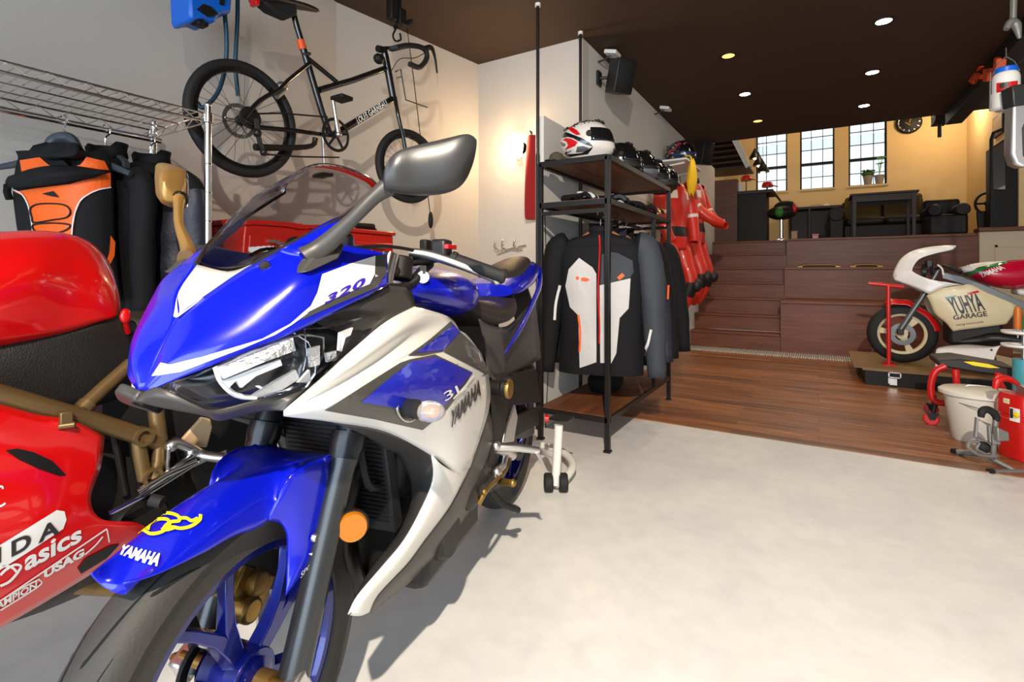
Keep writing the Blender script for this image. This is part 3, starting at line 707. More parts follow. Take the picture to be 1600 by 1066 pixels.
# ---- mirrors
ml = None
for sg in (1, -1):
    q = (lambda P: P) if sg > 0 else r3.mir
    st0 = [(604, 292, .245, .010, .012), (614, 281, .255, .024, .028), (634, 270, .27, .037, .04), (662, 264, .295, .045, .046), (695, 257, .33, .052, .044), (718, 250, .355, .05, .038), (733, 240, .374, .036, .028), (743, 224, .388, .008, .008)]
    st = [(606, 284, 299, .246, .014), (614, 266, 301, .255, .03), (626, 249, 303, .264, .042), (642, 238, 305, .278, .048), (665, 230, 306, .298, .048), (692, 223, 303, .326, .044), (714, 217, 294, .35, .04), (728, 213, 278, .366, .034), (738, 212, 254, .378, .024), (744, 218, 230, .386, .008)]
    rings = []
    for x, yt, yb, v, dp in st:
        ct, cb = B(x, yt, v), B(x, yb, v); c = (ct + cb) / 2; hh = (ct.z - cb.z) / 2; rg = []
        for k in range(16):
            a = 2 * PI * k / 16; cs, sn = math.cos(a), math.sin(a)
            x_ = (abs(cs) ** .7) * (1 if cs > 0 else -1); z_ = (abs(sn) ** .42) * (1 if sn > 0 else -1)
            rg.append(q(c + r3.f * (dp * x_ if x_ > 0 else dp * .35 * x_) + V((0, 0, hh * z_))))
        rings.append(rg)
    rings = list(zip(*[crom([r_[j] for r_ in rings], 3) for j in range(16)]))
    b = MB(); b.loft(rings, True, True); o = obj('mirror', b, mat('mirror_shell', S(48, 48, 49) if sg > 0 else S(150, 116, 64), .36, 0 if sg > 0 else .4), bk, smooth=55, label=None if sg > 0 else 'bronze tinted mirror')  # right shell bronze: warm reflection on black plastic, painted into its colour
    g = MB(); rg = [[p for p in rings[i]][6:11] for i in range(6, 21, 3)]; g.grid([[p - r3.f * .002 for p in r] for r in rg]); obj('mirror_glass', g, M_mirror, o)
    b = MB(); b.tube([q(B(478, 405, .135)), q(B(505, 386, .155)), q(B(550, 343, .2)), q(B(585, 308, .23)), q(B(606, 292, .247))], [.02, .016, .0105, .0115, .016], 12, smooth=3, flat=((0, 0, 1), 1.1, .8)); obj('mirror_stem', b, M_dg if sg > 0 else o.data.materials[0], o)  # right stem shares the shell's painted-in warm reflection
    b = MB(); P = [q(B(x, y, v)) for x, y, v in ((452, 428, .128), (470, 405, .132), (505, 378, .14), (527, 382, .15), (515, 405, .155), (470, 424, .145))]; b.prism(P, r3.l * .02 * sg); obj('mirror_base', b, M_dg, o, bevel=.006)
    b = MB(); b.tube([q(B(602, 293, .244)), q(B(610, 288, .25))], .016, 12); obj('mirror_pivot', b, M_black, o)
# ---- indicators
for sg in (1, -1):
    q = (lambda P: P) if sg > 0 else r3.mir
    c = q(B(671, 643, .30)); s0 = q(B(632, 638, .245))
    b = MB(); b.tube([s0, q(B(640, 638, .265)), q(B(652, 640, .285))], [.016, .014, .015], 12, flat=((0, 0, 1), 1.2, .9)); o = obj('indicator', b, M_plast, bk)
    Mx = Matrix((r3.f, r3.l, V((0, 0, 1)))).transposed() @ Matrix.Rotation(.0, 3, 'Z')
    b = MB(); b.ball(c, (.022, .031, .019), 20, M=Mx); obj('indicator_lens', b, mat('indicator_clear', (1, .97, .95, 1), .08, trans=.8, ior=1.3), o)
    b = MB(); b.ball(c + r3.l * .004 * sg, (.011, .015, .009), 12, M=Mx); obj('bulb', b, M_amber, o)
    b = MB(); b.tube([q(B(638 + 17 * math.cos(t), 638 + 21 * math.sin(t), .25)) for t in [2 * PI * k / 20 for k in range(20)]], .0022, 6, closed=True); obj('stalk_ring', b, M_alu, o)
    c = q(B(551, 824, .145)); b = MB(); b.lathe([(0, .006), (.026, .005), (.028, 0), (.028, -.006), (0, -.006)], c, r3.f * .75 + r3.l * sg * .6, 24); o2 = obj('fork_reflector', b, M_amber, bk)
    b = MB(); b.lathe([(0, -.004), (.031, -.004), (.031, -.012), (0, -.012)], c, r3.f * .75 + r3.l * sg * .6, 24); b.cyl(c - r3.f * .01, q(L3(-.1, .11, r3.loc(c)[2])), .007); obj('reflector_bracket', b, M_black, o2)
# ---- front end internals: yokes, radiator, headers, engine
b = MB(); b.box(L3(-.2, 0, .76), (.07, .27, .035), M=Rk); obj('lower_fork_clamp', b, M_black, bk, bevel=.01)
b = MB(); b.box(L3(-.34, 0, 1.0), (.07, .25, .025), M=Rk); obj('upper_fork_clamp', b, M_black, bk, bevel=.01)
b = MB(); b.box(L3(-.27, 0, .57), (.035, .27, .3), M=Rk @ Matrix.Rotation(.2, 3, 'Y')); rad = obj('radiator', b, mat('radiator_core', S(44, 44, 46), .6, .4), bk, bevel=.004)
b = MB()
for k in range(24): b.box(L3(-.249 - .0 * k, 0, .45 + k * .0105) + r3.f * (.024 * (k / 24 - .5) * 2.2), (.004, .25, .002), M=Rk)
obj('radiator_fins', b, M_steel, rad, smooth=0)
b = MB()
for v in (-.06, .05):
    b.tube([L3(-.4, v, .62), L3(-.3, v, .6), L3(-.235, v * .9, .5), L3(-.25, v * .8, .36), L3(-.33, v * .5, .24), L3(-.5, v * .3, .2)], .024, 12, smooth=4)
obj('exhaust_header', b, mat('header_steel', S(40, 38, 38), .35, .8), bk)
b = MB(); b.box(L3(-.55, 0, .38), (.36, .32, .3), M=Rk); b.box(L3(-.42, 0, .58), (.2, .27, .26), M=Rk @ Matrix.Rotation(-.35, 3, 'Y')); eng = obj('engine', b, M_eng, bk, bevel=.03)
b = MB(); b.lathe([(0, .045), (.06, .045), (.085, .03), (.09, 0), (0, 0)], L3(-.62, .155, .42), r3.l, 28); b.lathe([(0, .03), (.05, .03), (.06, 0), (0, 0)], L3(-.47, .155, .33), r3.l, 24); obj('crankcase_cover', b, M_eng, eng)
b = MB(); b.tube([L3(-.3, .05, .62), L3(-.26, .09, .7), L3(-.2, .07, .78), L3(-.22, -.05, .82)], .012, 8, smooth=4); b.tube([L3(-.3, .1, .52), L3(-.2, .12, .56), L3(-.19, .1, .68)], .008, 8, smooth=4); obj('coolant_hose', b, M_rub, bk)
# ================================================================== blue motorcycle: tank, seat, tail, controls, rear wheel
def hull(name, secs, m, nu=5, n=20, sq=.75, parent=None, **k):
    """sections (u, half width, top, bottom[, top width share]) along the machine"""
    rings = []
    for s in secs:
        u, hw, wt, wb = s[:4]; tp = s[4] if len(s) > 4 else .8; rg = []
        for i in range(n):
            a = 2 * PI * i / n; cs, sn = math.cos(a), math.sin(a)
            x = abs(cs) ** sq * (1 if cs > 0 else -1); z = abs(sn) ** sq * (1 if sn > 0 else -1)
            wv = hw * x * (1 - (1 - tp) * max(0, z) ** 1.5); rg.append(L3(u, wv, (wt + wb) / 2 + (wt - wb) / 2 * z))
        rings.append(rg)
    cols = [crom([r[j] for r in rings], nu) for j in range(n)]
    b = MB(); b.loft([[c[i] for c in cols] for i in range(len(cols[0]))], True, True)
    return obj(name, b, m, parent or bk, smooth=50, **k)
tank = hull('fuel_tank', [(-.31, .07, .99, .93), (-.36, .13, 1.004, .915), (-.5, .17, 1.015, .885), (-.66, .168, 1.013, .862), (-.78, .135, .995, .868), (-.87, .085, .968, .9)], M_bl)
b = MB(); b.lathe([(0, .012), (.045, .012), (.055, .006), (.058, 0), (0, 0)], L3(-.47, 0, 1.012), (0, 0, 1), 28); obj('fuel_cap', b, M_alu, tank)
M_seat = mat('seat_vinyl', S(44, 38, 36), .5, bump=.15, bscale=240)
hull('seat', [(-.80, .075, .955, .86), (-.9, .115, .915, .815), (-1.05, .142, .895, .80), (-1.17, .13, .905, .81), (-1.24, .1, .935, .85)], M_seat)
tail = hull('tail_cowl', [(-1.17, .115, .955, .9), (-1.28, .13, .985, .9), (-1.45, .12, 1.02, .92), (-1.6, .098, 1.05, .94), (-1.72, .07, 1.055, .975), (-1.78, .03, 1.05, 1.01)], M_bl)
hull('passenger_seat', [(-1.24, .07, .975, .93), (-1.32, .09, 1.015, .95), (-1.45, .085, 1.05, .98), (-1.6, .06, 1.075, 1.02), (-1.66, .03, 1.07, 1.04)], M_seat)
for sg in (1, -1):
    q = (lambda P: P) if sg > 0 else r3.mir
    b = MB(); b.tube([q(L3(-1.72, .07, 1.0)), q(B(843, 445, .098)), q(B(832, 475, .115)), q(B(814, 512, .128)), q(B(787, 556, .132))], [.03, .028, .02, .016, .006], 10, smooth=5, flat=((0, 0, 1), 1.1, .45)); obj('tail_side_fairing', b, M_bl, bk)
panel('side_cover', [[B(748, 498, .13), B(754, 520, .16), B(764, 588, .215)], [B(766, 508, .14), B(770, 535, .165), B(782, 600, .2)], [B(785, 512, .14), B(788, 545, .16), B(792, 585, .17)]], M_dg, 4, 4)
panel('undertail', [[B(780, 512, .11), B(800, 505, .11), B(836, 468, .1)], [B(786, 560, .115), B(806, 548, .112), B(842, 520, .1)], [B(790, 605, .12), B(800, 592, .115), B(845, 560, .1)]], M_dg, 4, 4)
panel('frame_plate', [[B(762, 585, .21), B(768, 640, .215), B(765, 700, .2), B(742, 770, .19)], [B(785, 585, .19), B(790, 640, .195), B(786, 700, .185), B(765, 770, .175)], [B(802, 590, .13), B(806, 640, .13), B(800, 700, .13), B(785, 760, .12)]], M_black, 4, 4)
b = MB(); b.cyl(B(762, 605, .2), B(784, 606, .245), .022, 22); b.cyl(B(784, 606, .245), B(797, 608, .27), .027, 22); obj('frame_slider', b, M_black, bk, bevel=.003)
b = MB(); b.lathe([(.0, .002), (.0265, .002), (.0275, 0), (.0275, -.008), (0, -.008)], B(797, 608, .27), r3.l, 24); obj('slider_cap', b, M_gold, bk)
# rear wheel, swingarm
AR = L3(-1.37, 0, .312)
_, rty, _ = motor_wheel(AR, .312, .215, .07, 1, M_blm, .5)
b = MB(); b.lathe([(.115, .08), (.115, .086), (.085, .086), (.085, .08)], AR, r3.l, 40, loop=True); b.lathe([(.05, .08), (.1, .083), (.1, .08)], AR, r3.l, 24, loop=True); obj('rear_sprocket', b, M_steel, bk)
for sg in (1, -1):
    q = (lambda P: P) if sg > 0 else r3.mir
    b = MB(); b.loft([[q(L3(u, .105 + k1, w + h)) for k1, h in ((-.018, -hh), (.018, -hh), (.018, hh), (-.018, hh))] for u, w, hh in ((-.93, .43, .05), (-1.1, .42, .048), (-1.3, .345, .035), (-1.45, .312, .03))]); obj('swingarm', b, M_steel, bk, bevel=.006)
b = MB(); b.prism([B(x, y, .13) for x, y in ((800, 584), (838, 576), (846, 628), (806, 634))], r3.l * -.012); b.prism([B(x, y, .132) for x, y in ((803, 652), (848, 634), (842, 664), (803, 684))], r3.l * -.02); obj('chain_guard', b, M_black, bk, bevel=.004)
rows = []
for ph in (20, 45, 70, 95, 120, 140):
    rows.append([L3(-1.37 + .34 * math.cos(math.radians(ph)), v, .312 + (.34 - abs(v) * .35) * math.sin(math.radians(ph))) for v in (-.085, -.05, 0, .05, .085)])
b = MB(); b.grid(fine(rows, 4, 3)); obj('rear_hugger', b, M_dg, bk, solid=.004)
b = MB(); b.loft([[L3(u, v * s, w) for v in (-1, 1)] + [L3(u - .02, s, w - .03), L3(u - .02, -s, w - .03)] for u, w, s in ((-1.5, .95, .07), (-1.68, .82, .06), (-1.78, .66, .055))]); obj('plate_holder', b, M_dg, bk, bevel=.004)
b = MB(); b.tube([L3(-1.0, -.12, .3), L3(-1.2, -.15, .33), L3(-1.35, -.17, .4), L3(-1.62, -.19, .52)], [.03, .04, .055, .05], 18, smooth=4); obj('silencer', b, M_steel, bk)
b = MB(); b.tube([L3(-.7, 0, .28), L3(-.9, -.05, .22), L3(-1.0, -.12, .3)], .026, 12, smooth=4); obj('exhaust_pipe', b, M_steel, bk)
# foot controls
b = MB(); b.tube([B(776, 699, .2), B(810, 700, .26), B(842, 704, .315)], [.014, .0125, .011], 12); b.tube([B(838, 706, .31), B(843, 716, .315), B(846, 722, .318)], [.007, .005, .004], 8); obj('footpeg', b, M_alu, bk)
b = MB(); b.prism([B(x, y, .185) for x, y in ((803, 633), (807, 652), (801, 690), (785, 692), (791, 664))], r3.l * .005); b.tube([B(803, 633, .19), B(791, 664, .19), B(785, 692, .19)], .003, 6); obj('heel_guard', b, M_alu, bk, bevel=.002)
b = MB(); b.tube([B(772, 700, .19), B(790, 705, .195), B(800, 712, .195)], .017, 10); b.tube([B(790, 705, .195), B(785, 728, .195), B(775, 738, .195)], .013, 10); b.ball(B(776, 738, .2), .017, 12); b.ball(B(775, 697, .2), .016, 12); obj('footpeg_bracket', b, M_alu, bk)
b = MB(); b.tube([B(797, 716, .2), B(790, 735, .2), B(778, 748, .21), B(762, 764, .215), B(748, 788, .2)], .0065, 8, smooth=3); b.tube([B(782, 753, .2), B(800, 755, .25)], .011, 10); b.ball(B(801, 755, .252), .012, 10); b.ball(B(757, 768, .215), .009, 8); obj('gear_lever', b, M_gold, bk)
b = MB(); b.tube([L3(-.82, .15, .3), L3(-.9, .17, .22), L3(-1.0, .19, .16)], .011, 10); obj('side_stand', b, M_black, bk)
# bars and controls
for sg in (1, -1):
    q = (lambda P: P) if sg > 0 else r3.mir
    b = MB(); b.tube([q(B(640, 410, .1)), q(B(690, 402, .175)), q(B(715, 408, .215))], .0115, 12); cl = obj('handlebar', b, M_black, bk)
    b = MB(); b.tube([q(B(706, 404, .2)), q(B(712, 406, .21)), q(B(714, 407, .212)), q(B(782, 431, .32)), q(B(786, 432, .326)), q(B(789, 433, .33))], [.019, .019, .0165, .0165, .02, .017], 14); obj('grip', b, M_rub, cl)
    b = MB(); b.box(q(B(690, 390, .175)), (.045, .042, .05), M=Rk); sw = obj('switch_housing', b, M_plast, cl, bevel=.008)
    b = MB(); b.box(q(B(697, 386, .186)) + r3.l * .012 * sg + r3.f * .0, (.05, .012, .012), M=Rk); obj('red_switch', b, M_red, sw, label='red switch', bevel=.002)
    b = MB(); b.box(q(B(665, 384, .13)), (.03, .02, .03), M=Rk); obj('reservoir', b, M_black, cl, bevel=.004)
    b = MB(); b.tube([q(B(640, 394, .11)), q(B(668, 398, .15)), q(B(705, 409, .205)), q(B(745, 424, .262)), q(B(772, 436, .302))], [.011, .012, .0115, .0105, .009], 10, smooth=4); b.ball(q(B(775, 437, .306)), .0135, 12); obj('hand_lever', b, M_alu, cl)
    b = MB(); b.tube([q(B(520, 398, .1)), q(B(550, 388, .11)), q(B(600, 385, .115)), q(B(640, 390, .12)), q(B(660, 398, .13))], .004, 8, smooth=4); obj('control_cable', b, M_black, cl)
    b = MB(); b.cyl(q(B(624, 436, .11)), q(B(628, 402, .11)), .028, 18); obj('bar_clamp', b, M_black, cl, bevel=.004)
    b = MB(); b.cyl(q(B(612, 462, .112)), q(B(614, 440, .112)), .02, 16); obj('fork_top', b, M_chrome, cl)
b = MB(); b.tube([B(607, 452, .125), B(640, 445, .125), B(658, 425, .125), B(672, 412, .13)], .012, 10, smooth=4); obj('lever_perch', b, M_black, bk)
b = MB(); c = B(661, 433, .14); b.lathe([(0, .003), (.015, .003), (.015, -.003), (0, -.003)], c, (CAM - c), 20); b.box(c + V((0, 0, .018)), (.006, .014, .02), M=Rk); obj('key', b, M_alu, bk)
# ------------------------------------------------------------------ white paddock stand behind the rear wheel
P0 = at(869, 764, 2.3)
st = thing('paddock_stand', 'white tube paddock stand on small black wheels behind the blue motorcycle', 'motorcycle stand', (P0.x, P0.y, 0))
b = MB(); b.tube([at(868, 757, 2.3), at(870, 720, 2.3), at(873, 664, 2.3)], .02, 14); obj('upright', b, M_white, st)
b = MB(); b.tube([at(868, 757, 2.3), at(884, 746, 2.34), at(895, 726, 2.46), at(880, 707, 2.6), at(850, 697, 2.68), at(800, 690, 2.78), at(740, 690, 2.8)], .019, 12, smooth=4); obj('base_tube', b, M_white, st)
b = MB(); b.tube([at(872, 712, 2.32), at(860, 710, 2.36), at(852, 708, 2.62)], .016, 12); obj('cross_tube', b, M_white, st)
b = MB(); b.box2(at(856, 652, 2.3) - V((.0, .0, .012)), at(894, 657, 2.3) + V((.0, .03, .012))); obj('lift_arm', b, M_steel, st, bevel=.004)
b = MB(); b.cyl(at(851, 654, 2.3), at(857, 654, 2.3), .018, 16); obj('bobbin_hook', b, M_red, st, label='small red bobbin hook')
for x in (857, 880):
    c = at(x, 764, 2.3); c.z = .042
    d = (at(880, 764, 2.3) - at(857, 764, 2.3)).normalized()
    b = MB(); b.lathe([(.012, -.02), (.036, -.02), (.042, -.014), (.042, .014), (.036, .02), (.012, .02)], c, d, 24, loop=True); b.cyl(c - d * .022, c + d * .022, .013, 12); obj('wheel', b, M_rub, st)
# ================================================================== the red race bike at the left edge
M_rp = mat('red_fairing_paint', S(206, 12, 14), .2, coat=.8)
M_carb = mat('perforated_black', S(30, 27, 25), .5, bump=.4, bscale=420)
M_gt = mat('bronze_frame_paint', S(122, 98, 62), .38, .55)
M_tan = mat('tan_guard', S(196, 166, 128), .5)
rb = Frame((-1.5, .5, 0), (0, -1, 0)); D = rb.px
rk = thing('motorcycle', 'red race motorcycle with a bronze tube frame and white sponsor stickers, at the left edge', 'motorcycle', rb.o)
def rpanel(name, rows, m, mirror=True, nu=4, nv=4, solid=.003):
    b = MB(); b.grid(fine(rows, nu, nv)); o = facing(obj(name, b, m, rk, fixn=False, solid=solid))
    if mirror:
        b = MB(); b.grid([[rb.mir(p) for p in r] for r in fine(rows, nu, nv)]); o2 = obj(name, b, m, rk, fixn=False, solid=solid)
        if sum(p.normal.x * p.area for p in o2.data.polygons) > 0: o2.data.flip_normals()
    return o
rows = [[D(-150, 380, 0), D(-150, 384, .07), D(-150, 450, .18), D(-150, 520, .19), D(-150, 575, .15)], [D(-60, 368, 0), D(-60, 370, .06), D(-60, 430, .17), D(-60, 500, .18), D(-60, 553, .15)], [D(0, 364, 0), D(0, 366, .06), D(0, 422, .165), D(0, 490, .175), D(0, 541, .15)],
  [D(58, 362, 0), D(60, 364, .05), D(60, 415, .15), D(60, 480, .16), D(60, 529, .145)], [D(106, 366, 0), D(110, 370, .04), D(115, 415, .115), D(115, 470, .135), D(112, 517, .135)],
  [D(143, 380, 0), D(149, 387, .03), D(157, 425, .1), D(158, 470, .12), D(152, 504, .125)], [D(170, 408, 0), D(175, 420, .03), D(182, 450, .08), D(184, 478, .1), D(180, 496, .11)], [D(180, 440, 0), D(184, 452, .02), D(188, 468, .05), D(189, 482, .07), D(186, 492, .08)]]
rt = rpanel('fuel_tank', rows, M_rp, nu=4, nv=4)
rpanel('airbox_panel', [[D(-80, 555, .14), D(-80, 580, .15), D(-80, 612, .15)], [D(0, 538, .14), D(0, 575, .15), D(0, 625, .15)], [D(80, 520, .135), D(80, 570, .14), D(90, 640, .14)], [D(150, 500, .12), D(155, 560, .125), D(160, 632, .125)], [D(190, 488, .09), D(215, 540, .1), D(240, 600, .1)]], M_carb)
def rt_(u, v, w): return rb.p(u, v, w)
b = MB()
for sg in (1, -1):
    q = (lambda P: P) if sg > 0 else rb.mir
    b = MB(); b.tube([q(D(-120, 585, .2)), q(D(0, 617, .2)), q(D(70, 637, .2)), q(D(135, 655, .195)), q(D(200, 675, .19)), q(D(248, 692, .185))], .0185, 14, smooth=3); f0 = obj('frame_tube', b, M_gt, rk)
    b = MB(); b.tube([q(D(118, 648, .19)), q(D(160, 608, .17)), q(D(205, 568, .15))], .0145, 12); b.tube([q(D(128, 640, .187)), q(D(138, 630, .183))], .0175, 12); obj('frame_strut', b, M_gt, f0)
    b = MB(); b.tube([q(D(240, 610, .17)), q(D(246, 660, .18)), q(D(249, 690, .185))], .017, 12); obj('frame_upright', b, M_gt, f0)
    b = MB(); b.tube([q(D(216, 680, .19)), q(D(219, 710, .195)), q(D(226, 748, .195))], .0145, 12); b.tube([q(D(250, 690, .187)), q(D(248, 720, .192)), q(D(240, 748, .195))], .0145, 12); obj('frame_drop', b, M_gt, f0)
    for (x, y) in ((222, 682), (236, 744)):
        c = q(D(x, y, .2)); b = MB(); b.lathe([(.0135, -.014), (.0205, -.014), (.0205, .014), (.0135, .014)], c, rb.l, 20, loop=True); obj('frame_boss', b, M_gt, f0)
# fairing
frows = [[D(-150, 600, .21), D(-60, 620, .22), D(0, 632, .22), D(60, 648, .22), D(112, 657, .22), D(164, 682, .215)],
 [D(-150, 690, .25), D(-60, 698, .25), D(0, 705, .25), D(55, 715, .25), D(105, 724, .246), D(158, 728, .236)],
 [D(-150, 800, .262), D(-60, 800, .262), D(0, 800, .26), D(55, 795, .26), D(100, 790, .255), D(142, 780, .246)],
 [D(-150, 910, .25), D(-60, 884, .25), D(0, 868, .25), D(60, 848, .25), D(112, 829, .246), D(160, 812, .24)],
 [D(-150, 1000, .22), D(-60, 962, .22), D(0, 936, .22), D(70, 897, .22), D(135, 864, .22), D(215, 818, .22)],
 [D(-150, 1055, .17), D(-60, 1012, .175), D(0, 982, .18), D(98, 925, .18), D(168, 882, .18), D(245, 836, .18)]]
rf = rpanel('side_fairing', frows, M_rp, nu=5, nv=4)
poly_decal('air_slot', [[(8, 704), (26, 701), (52, 707), (82, 721), (103, 743), (92, 744), (60, 733), (30, 719)]], M_black, [rf], rf, off=.002)
poly_decal('sticker', [[(-70, 893), (-10, 857), (88, 797), (100, 799), (103, 812), (98, 826), (50, 858), (-10, 896), (-70, 930)]], M_wd, [rf], rf, off=.002)
text_decal('sticker_lettering', 'N D A', [(-30, 893), (92, 832), (92, 808), (-30, 868)], M_dkd, [rf], rf, off=.0032, bold=.03)
text_decal('sponsor_lettering', 'asics', [(38, 893), (127, 845), (127, 819), (38, 864)], M_wd, [rf], rf, off=.002, bold=.03)
stroke_decal('sponsor_swirl', [[(0, 915), (14, 908), (26, 895), (32, 884), (22, 882), (8, 890), (0, 898)], [(-10, 890), (4, 884), (18, 886), (28, 896)]], 4, M_wd, [rf], rf, off=.002)
text_decal('sponsor_lettering', 'USAG', [(68, 904), (131, 868), (131, 855), (68, 890)], M_wd, [rf], rf, off=.002, bold=.05)
stroke_decal('sticker_outline', [[(-20, 950), (0, 938), (80, 884), (166, 826)], [(166, 826), (168, 835), (170, 847)], [(132, 866), (148, 852), (160, 838)], [(0, 953), (60, 915), (61, 905)], [(0, 938), (30, 920), (61, 904)]], 2.2, M_wd, [rf], rf, off=.002)
text_decal('sponsor_lettering', 'CHAMPION', [(-30, 967), (57, 917), (57, 907), (-30, 955)], M_wd, [rf], rf, off=.002, bold=.03)
stroke_decal('sticker_mark', [[(-6, 762), (2, 760), (4, 764)], [(-4, 792), (2, 790), (8, 786)]], 3, M_wd, [rf], rf, off=.002)
poly_decal('belly_vent', [[(121, 888), (132, 873), (170, 853), (187, 849), (166, 872), (126, 896)]], M_black, [rf], rf, off=.002)
b = MB(); c = D(103, 655, .228); b.box(c, (.012, .02, .03)); b.cyl(c - V((0, .012, .012)), c + V((.01, .012, -.012)), .006); obj('fairing_catch', b, M_gt, rf, bevel=.002)
# saddle, engine, foot controls, wheels
def rhull(name, secs, m, par=None, n=18):
    rings = []
    for u, hw, wt, wb in secs:
        rings.append([rb.p(u, hw * abs(math.cos(a)) ** .75 * (1 if math.cos(a) > 0 else -1), (wt + wb) / 2 + (wt - wb) / 2 * abs(math.sin(a)) ** .75 * (1 if math.sin(a) > 0 else -1)) for a in [2 * PI * k / n for k in range(n)]])
    cols = [crom([r[j] for r in rings], 4) for j in range(n)]
    b = MB(); b.loft([[c_[i] for c_ in cols] for i in range(len(cols[0]))]); return obj(name, b, m, par or rk)
rhull('seat', [(.02, .06, .93, .86), (-.1, .1, .9, .82), (-.25, .13, .9, .8), (-.36, .12, .93, .82), (-.42, .09, .99, .86)], M_seat)
rhull('tail_cowl', [(-.36, .1, .98, .86), (-.5, .11, 1.0, .88), (-.7, .08, .99, .92), (-.82, .03, .97, .94)], M_dg)
rhull('engine', [(.35, .12, .62, .3), (.1, .16, .66, .26), (-.1, .16, .62, .28), (-.22, .1, .55, .34)], M_eng)
rhull('rear_subframe', [(.0, .11, .82, .42), (-.2, .125, .8, .34), (-.42, .12, .82, .45), (-.62, .08, .86, .7)], M_eng)
b = MB()
for k in range(5): b.tube([rb.p(.0 - k * .03, .165, .64 - k * .01), rb.p(-.02 - k * .03, .17, .5)], .007, 8)
b.lathe([(0, .03), (.05, .03), (.06, .01), (.06, 0), (0, 0)], rb.p(-.05, .155, .43), rb.l, 24); obj('engine_cover', b, M_steel, rk)
b = MB(); b.tube([D(262, 700, .2), D(275, 692, .2), D(300, 702, .2), D(318, 712, .21), D(352, 716, .26)], .012, 12, smooth=2); b.ball(D(268, 697, .2), .014, 12); b.ball(D(300, 706, .2), .016, 12); obj('rear_set', b, M_alu, rk)
b = MB(); b.tube([D(262, 702, .21), D(261, 735, .21), D(272, 730, .21), D(300, 712, .21)], .0055, 8); b.tube([D(170, 803, .22), D(230, 772, .22), D(300, 728, .215), D(352, 705, .2)], .005, 8); b.tube([D(215, 770, .215), D(260, 742, .215), D(306, 722, .21)], .0085, 10); obj('gear_linkage', b, M_chrome, rk)
b = MB(); b.tube([D(236, 781, .235), D(254, 785, .255)], .013, 12); obj('toe_rubber', b, M_rub, rk)
b = MB(); b.prism([D(x, y, .185) for x, y in ((284, 688), (316, 652), (330, 655), (333, 668), (324, 700), (306, 698))], rb.l * -.012); obj('heel_guard', b, M_tan, rk, bevel=.004, label='tan heel guard')
b = MB(); b.tube([rb.p(.1, .1, .35), rb.p(-.1, .12, .25), rb.p(-.25, .1, .3)], .025, 12, smooth=4); obj('exhaust_pipe', b, M_gt, rk)
for u in (.72, -.68):
    c = rb.p(u, 0, .3)
    b = MB(); pr = [(.205 + .095 * max(0, math.cos(-PI / 2 + PI * k / 12)) ** .6, .065 * math.sin(-PI / 2 + PI * k / 12)) for k in range(13)] + [(.2, .04), (.2, -.04)]
    b.lathe(pr, c, rb.l, 48, loop=True); t = obj('tyre', b, M_rub, rk)
    b = MB(); b.lathe([(.207, -.045), (.207, .045), (.188, .03), (.188, -.03)], c, rb.l, 40, loop=True)
    for k in range(3):
        a = 2 * PI * k / 3; d = rb.f * math.cos(a) + V((0, 0, math.sin(a))); b.tube([c, c + d * .195], .02, 8)
    b.cyl(c - rb.l * .06, c + rb.l * .06, .035, 18); obj('wheel_rim', b, M_gt, t)
b = MB(); b.loft([[rb.p(u, v + s * .0, w + h) for s, h in ((0, -.03), (0, .03))] + [rb.p(u, -v, w + .03), rb.p(u, -v, w - .03)] for u, v, w in ((-.1, .1, .42), (-.4, .12, .38), (-.7, .12, .3))]); obj('swingarm', b, M_gt, rk, bevel=.006)
for sg in (1, -1):
    b = MB(); b.tube([rb.p(.72, sg * .1, .3), rb.p(.58, sg * .1, .65), rb.p(.5, sg * .1, .95)], [.028, .025, .022], 14); obj('fork_leg', b, M_gt, rk)
b = MB(); b.ball(D(196, 494, .12), (.008, .012, .018), 12); b.cyl(D(196, 500, .12), D(200, 520, .1), .006, 8); obj('reservoir_cap', b, M_red, rk, label='small red reservoir cap')
# ================================================================== bicycle hung from a ceiling hoist along the left wall
M_bfr = mat('gloss_black_frame', S(20, 19, 18), .22, coat=.8)
M_spk = mat('spoke_wire', S(70, 68, 66), .4, .8)
bc = Frame((-2.2, 1.6, 0), (0, 1, 0)); Q = bc.px
HB = Q(382, 187, 0); HF = Q(638, 260, 0)
by = thing('bicycle', 'black small-wheeled drop-bar bicycle hung in the air along the left wall', 'bicycle', (-2.2, 1.8, 1.4))
def bwheel(c, r, fwd, name='wheel'):
    ax = V((fwd.y, -fwd.x, 0)); b = MB(); tr = .021
    b.lathe([(r - tr + tr * math.cos(2 * PI * k / 12), tr * math.sin(2 * PI * k / 12)) for k in range(12)], c, ax, 56, loop=True); t = obj('tyre', b, M_rub, by)
    b = MB(); rr = r - 2 * tr + .004; b.lathe([(rr, -.012), (rr, .012), (rr - .016, .01), (rr - .02, 0), (rr - .016, -.01)], c, ax, 48, loop=True); rm = obj('rim', b, M_bfr, t)
    b = MB()
    for k in range(28):
        a = 2 * PI * k / 28; s = 1 if k % 2 else -1; a2 = a + (.9 if (k // 2) % 2 else -.9)
        P = lambda an, ra: c + fwd * (ra * math.cos(an)) + V((0, 0, ra * math.sin(an)))
        b.tube([P(a2, .022) + ax * s * .028, P(a, rr - .015)], .0011, 4)
    obj('spokes', b, M_spk, t)
    b = MB(); b.lathe([(0, -.045), (.008, -.045), (.024, -.034), (.024, -.026), (.013, -.02), (.013, .02), (.024, .026), (.024, .034), (.008, .045), (0, .045)], c, ax, 20); obj('hub', b, M_black, t)
    return t
bwheel(HB, .258, V((0, 1, 0)))
ff = V((.22, .975, 0)).normalized()
bwheel(HF, .232, ff)
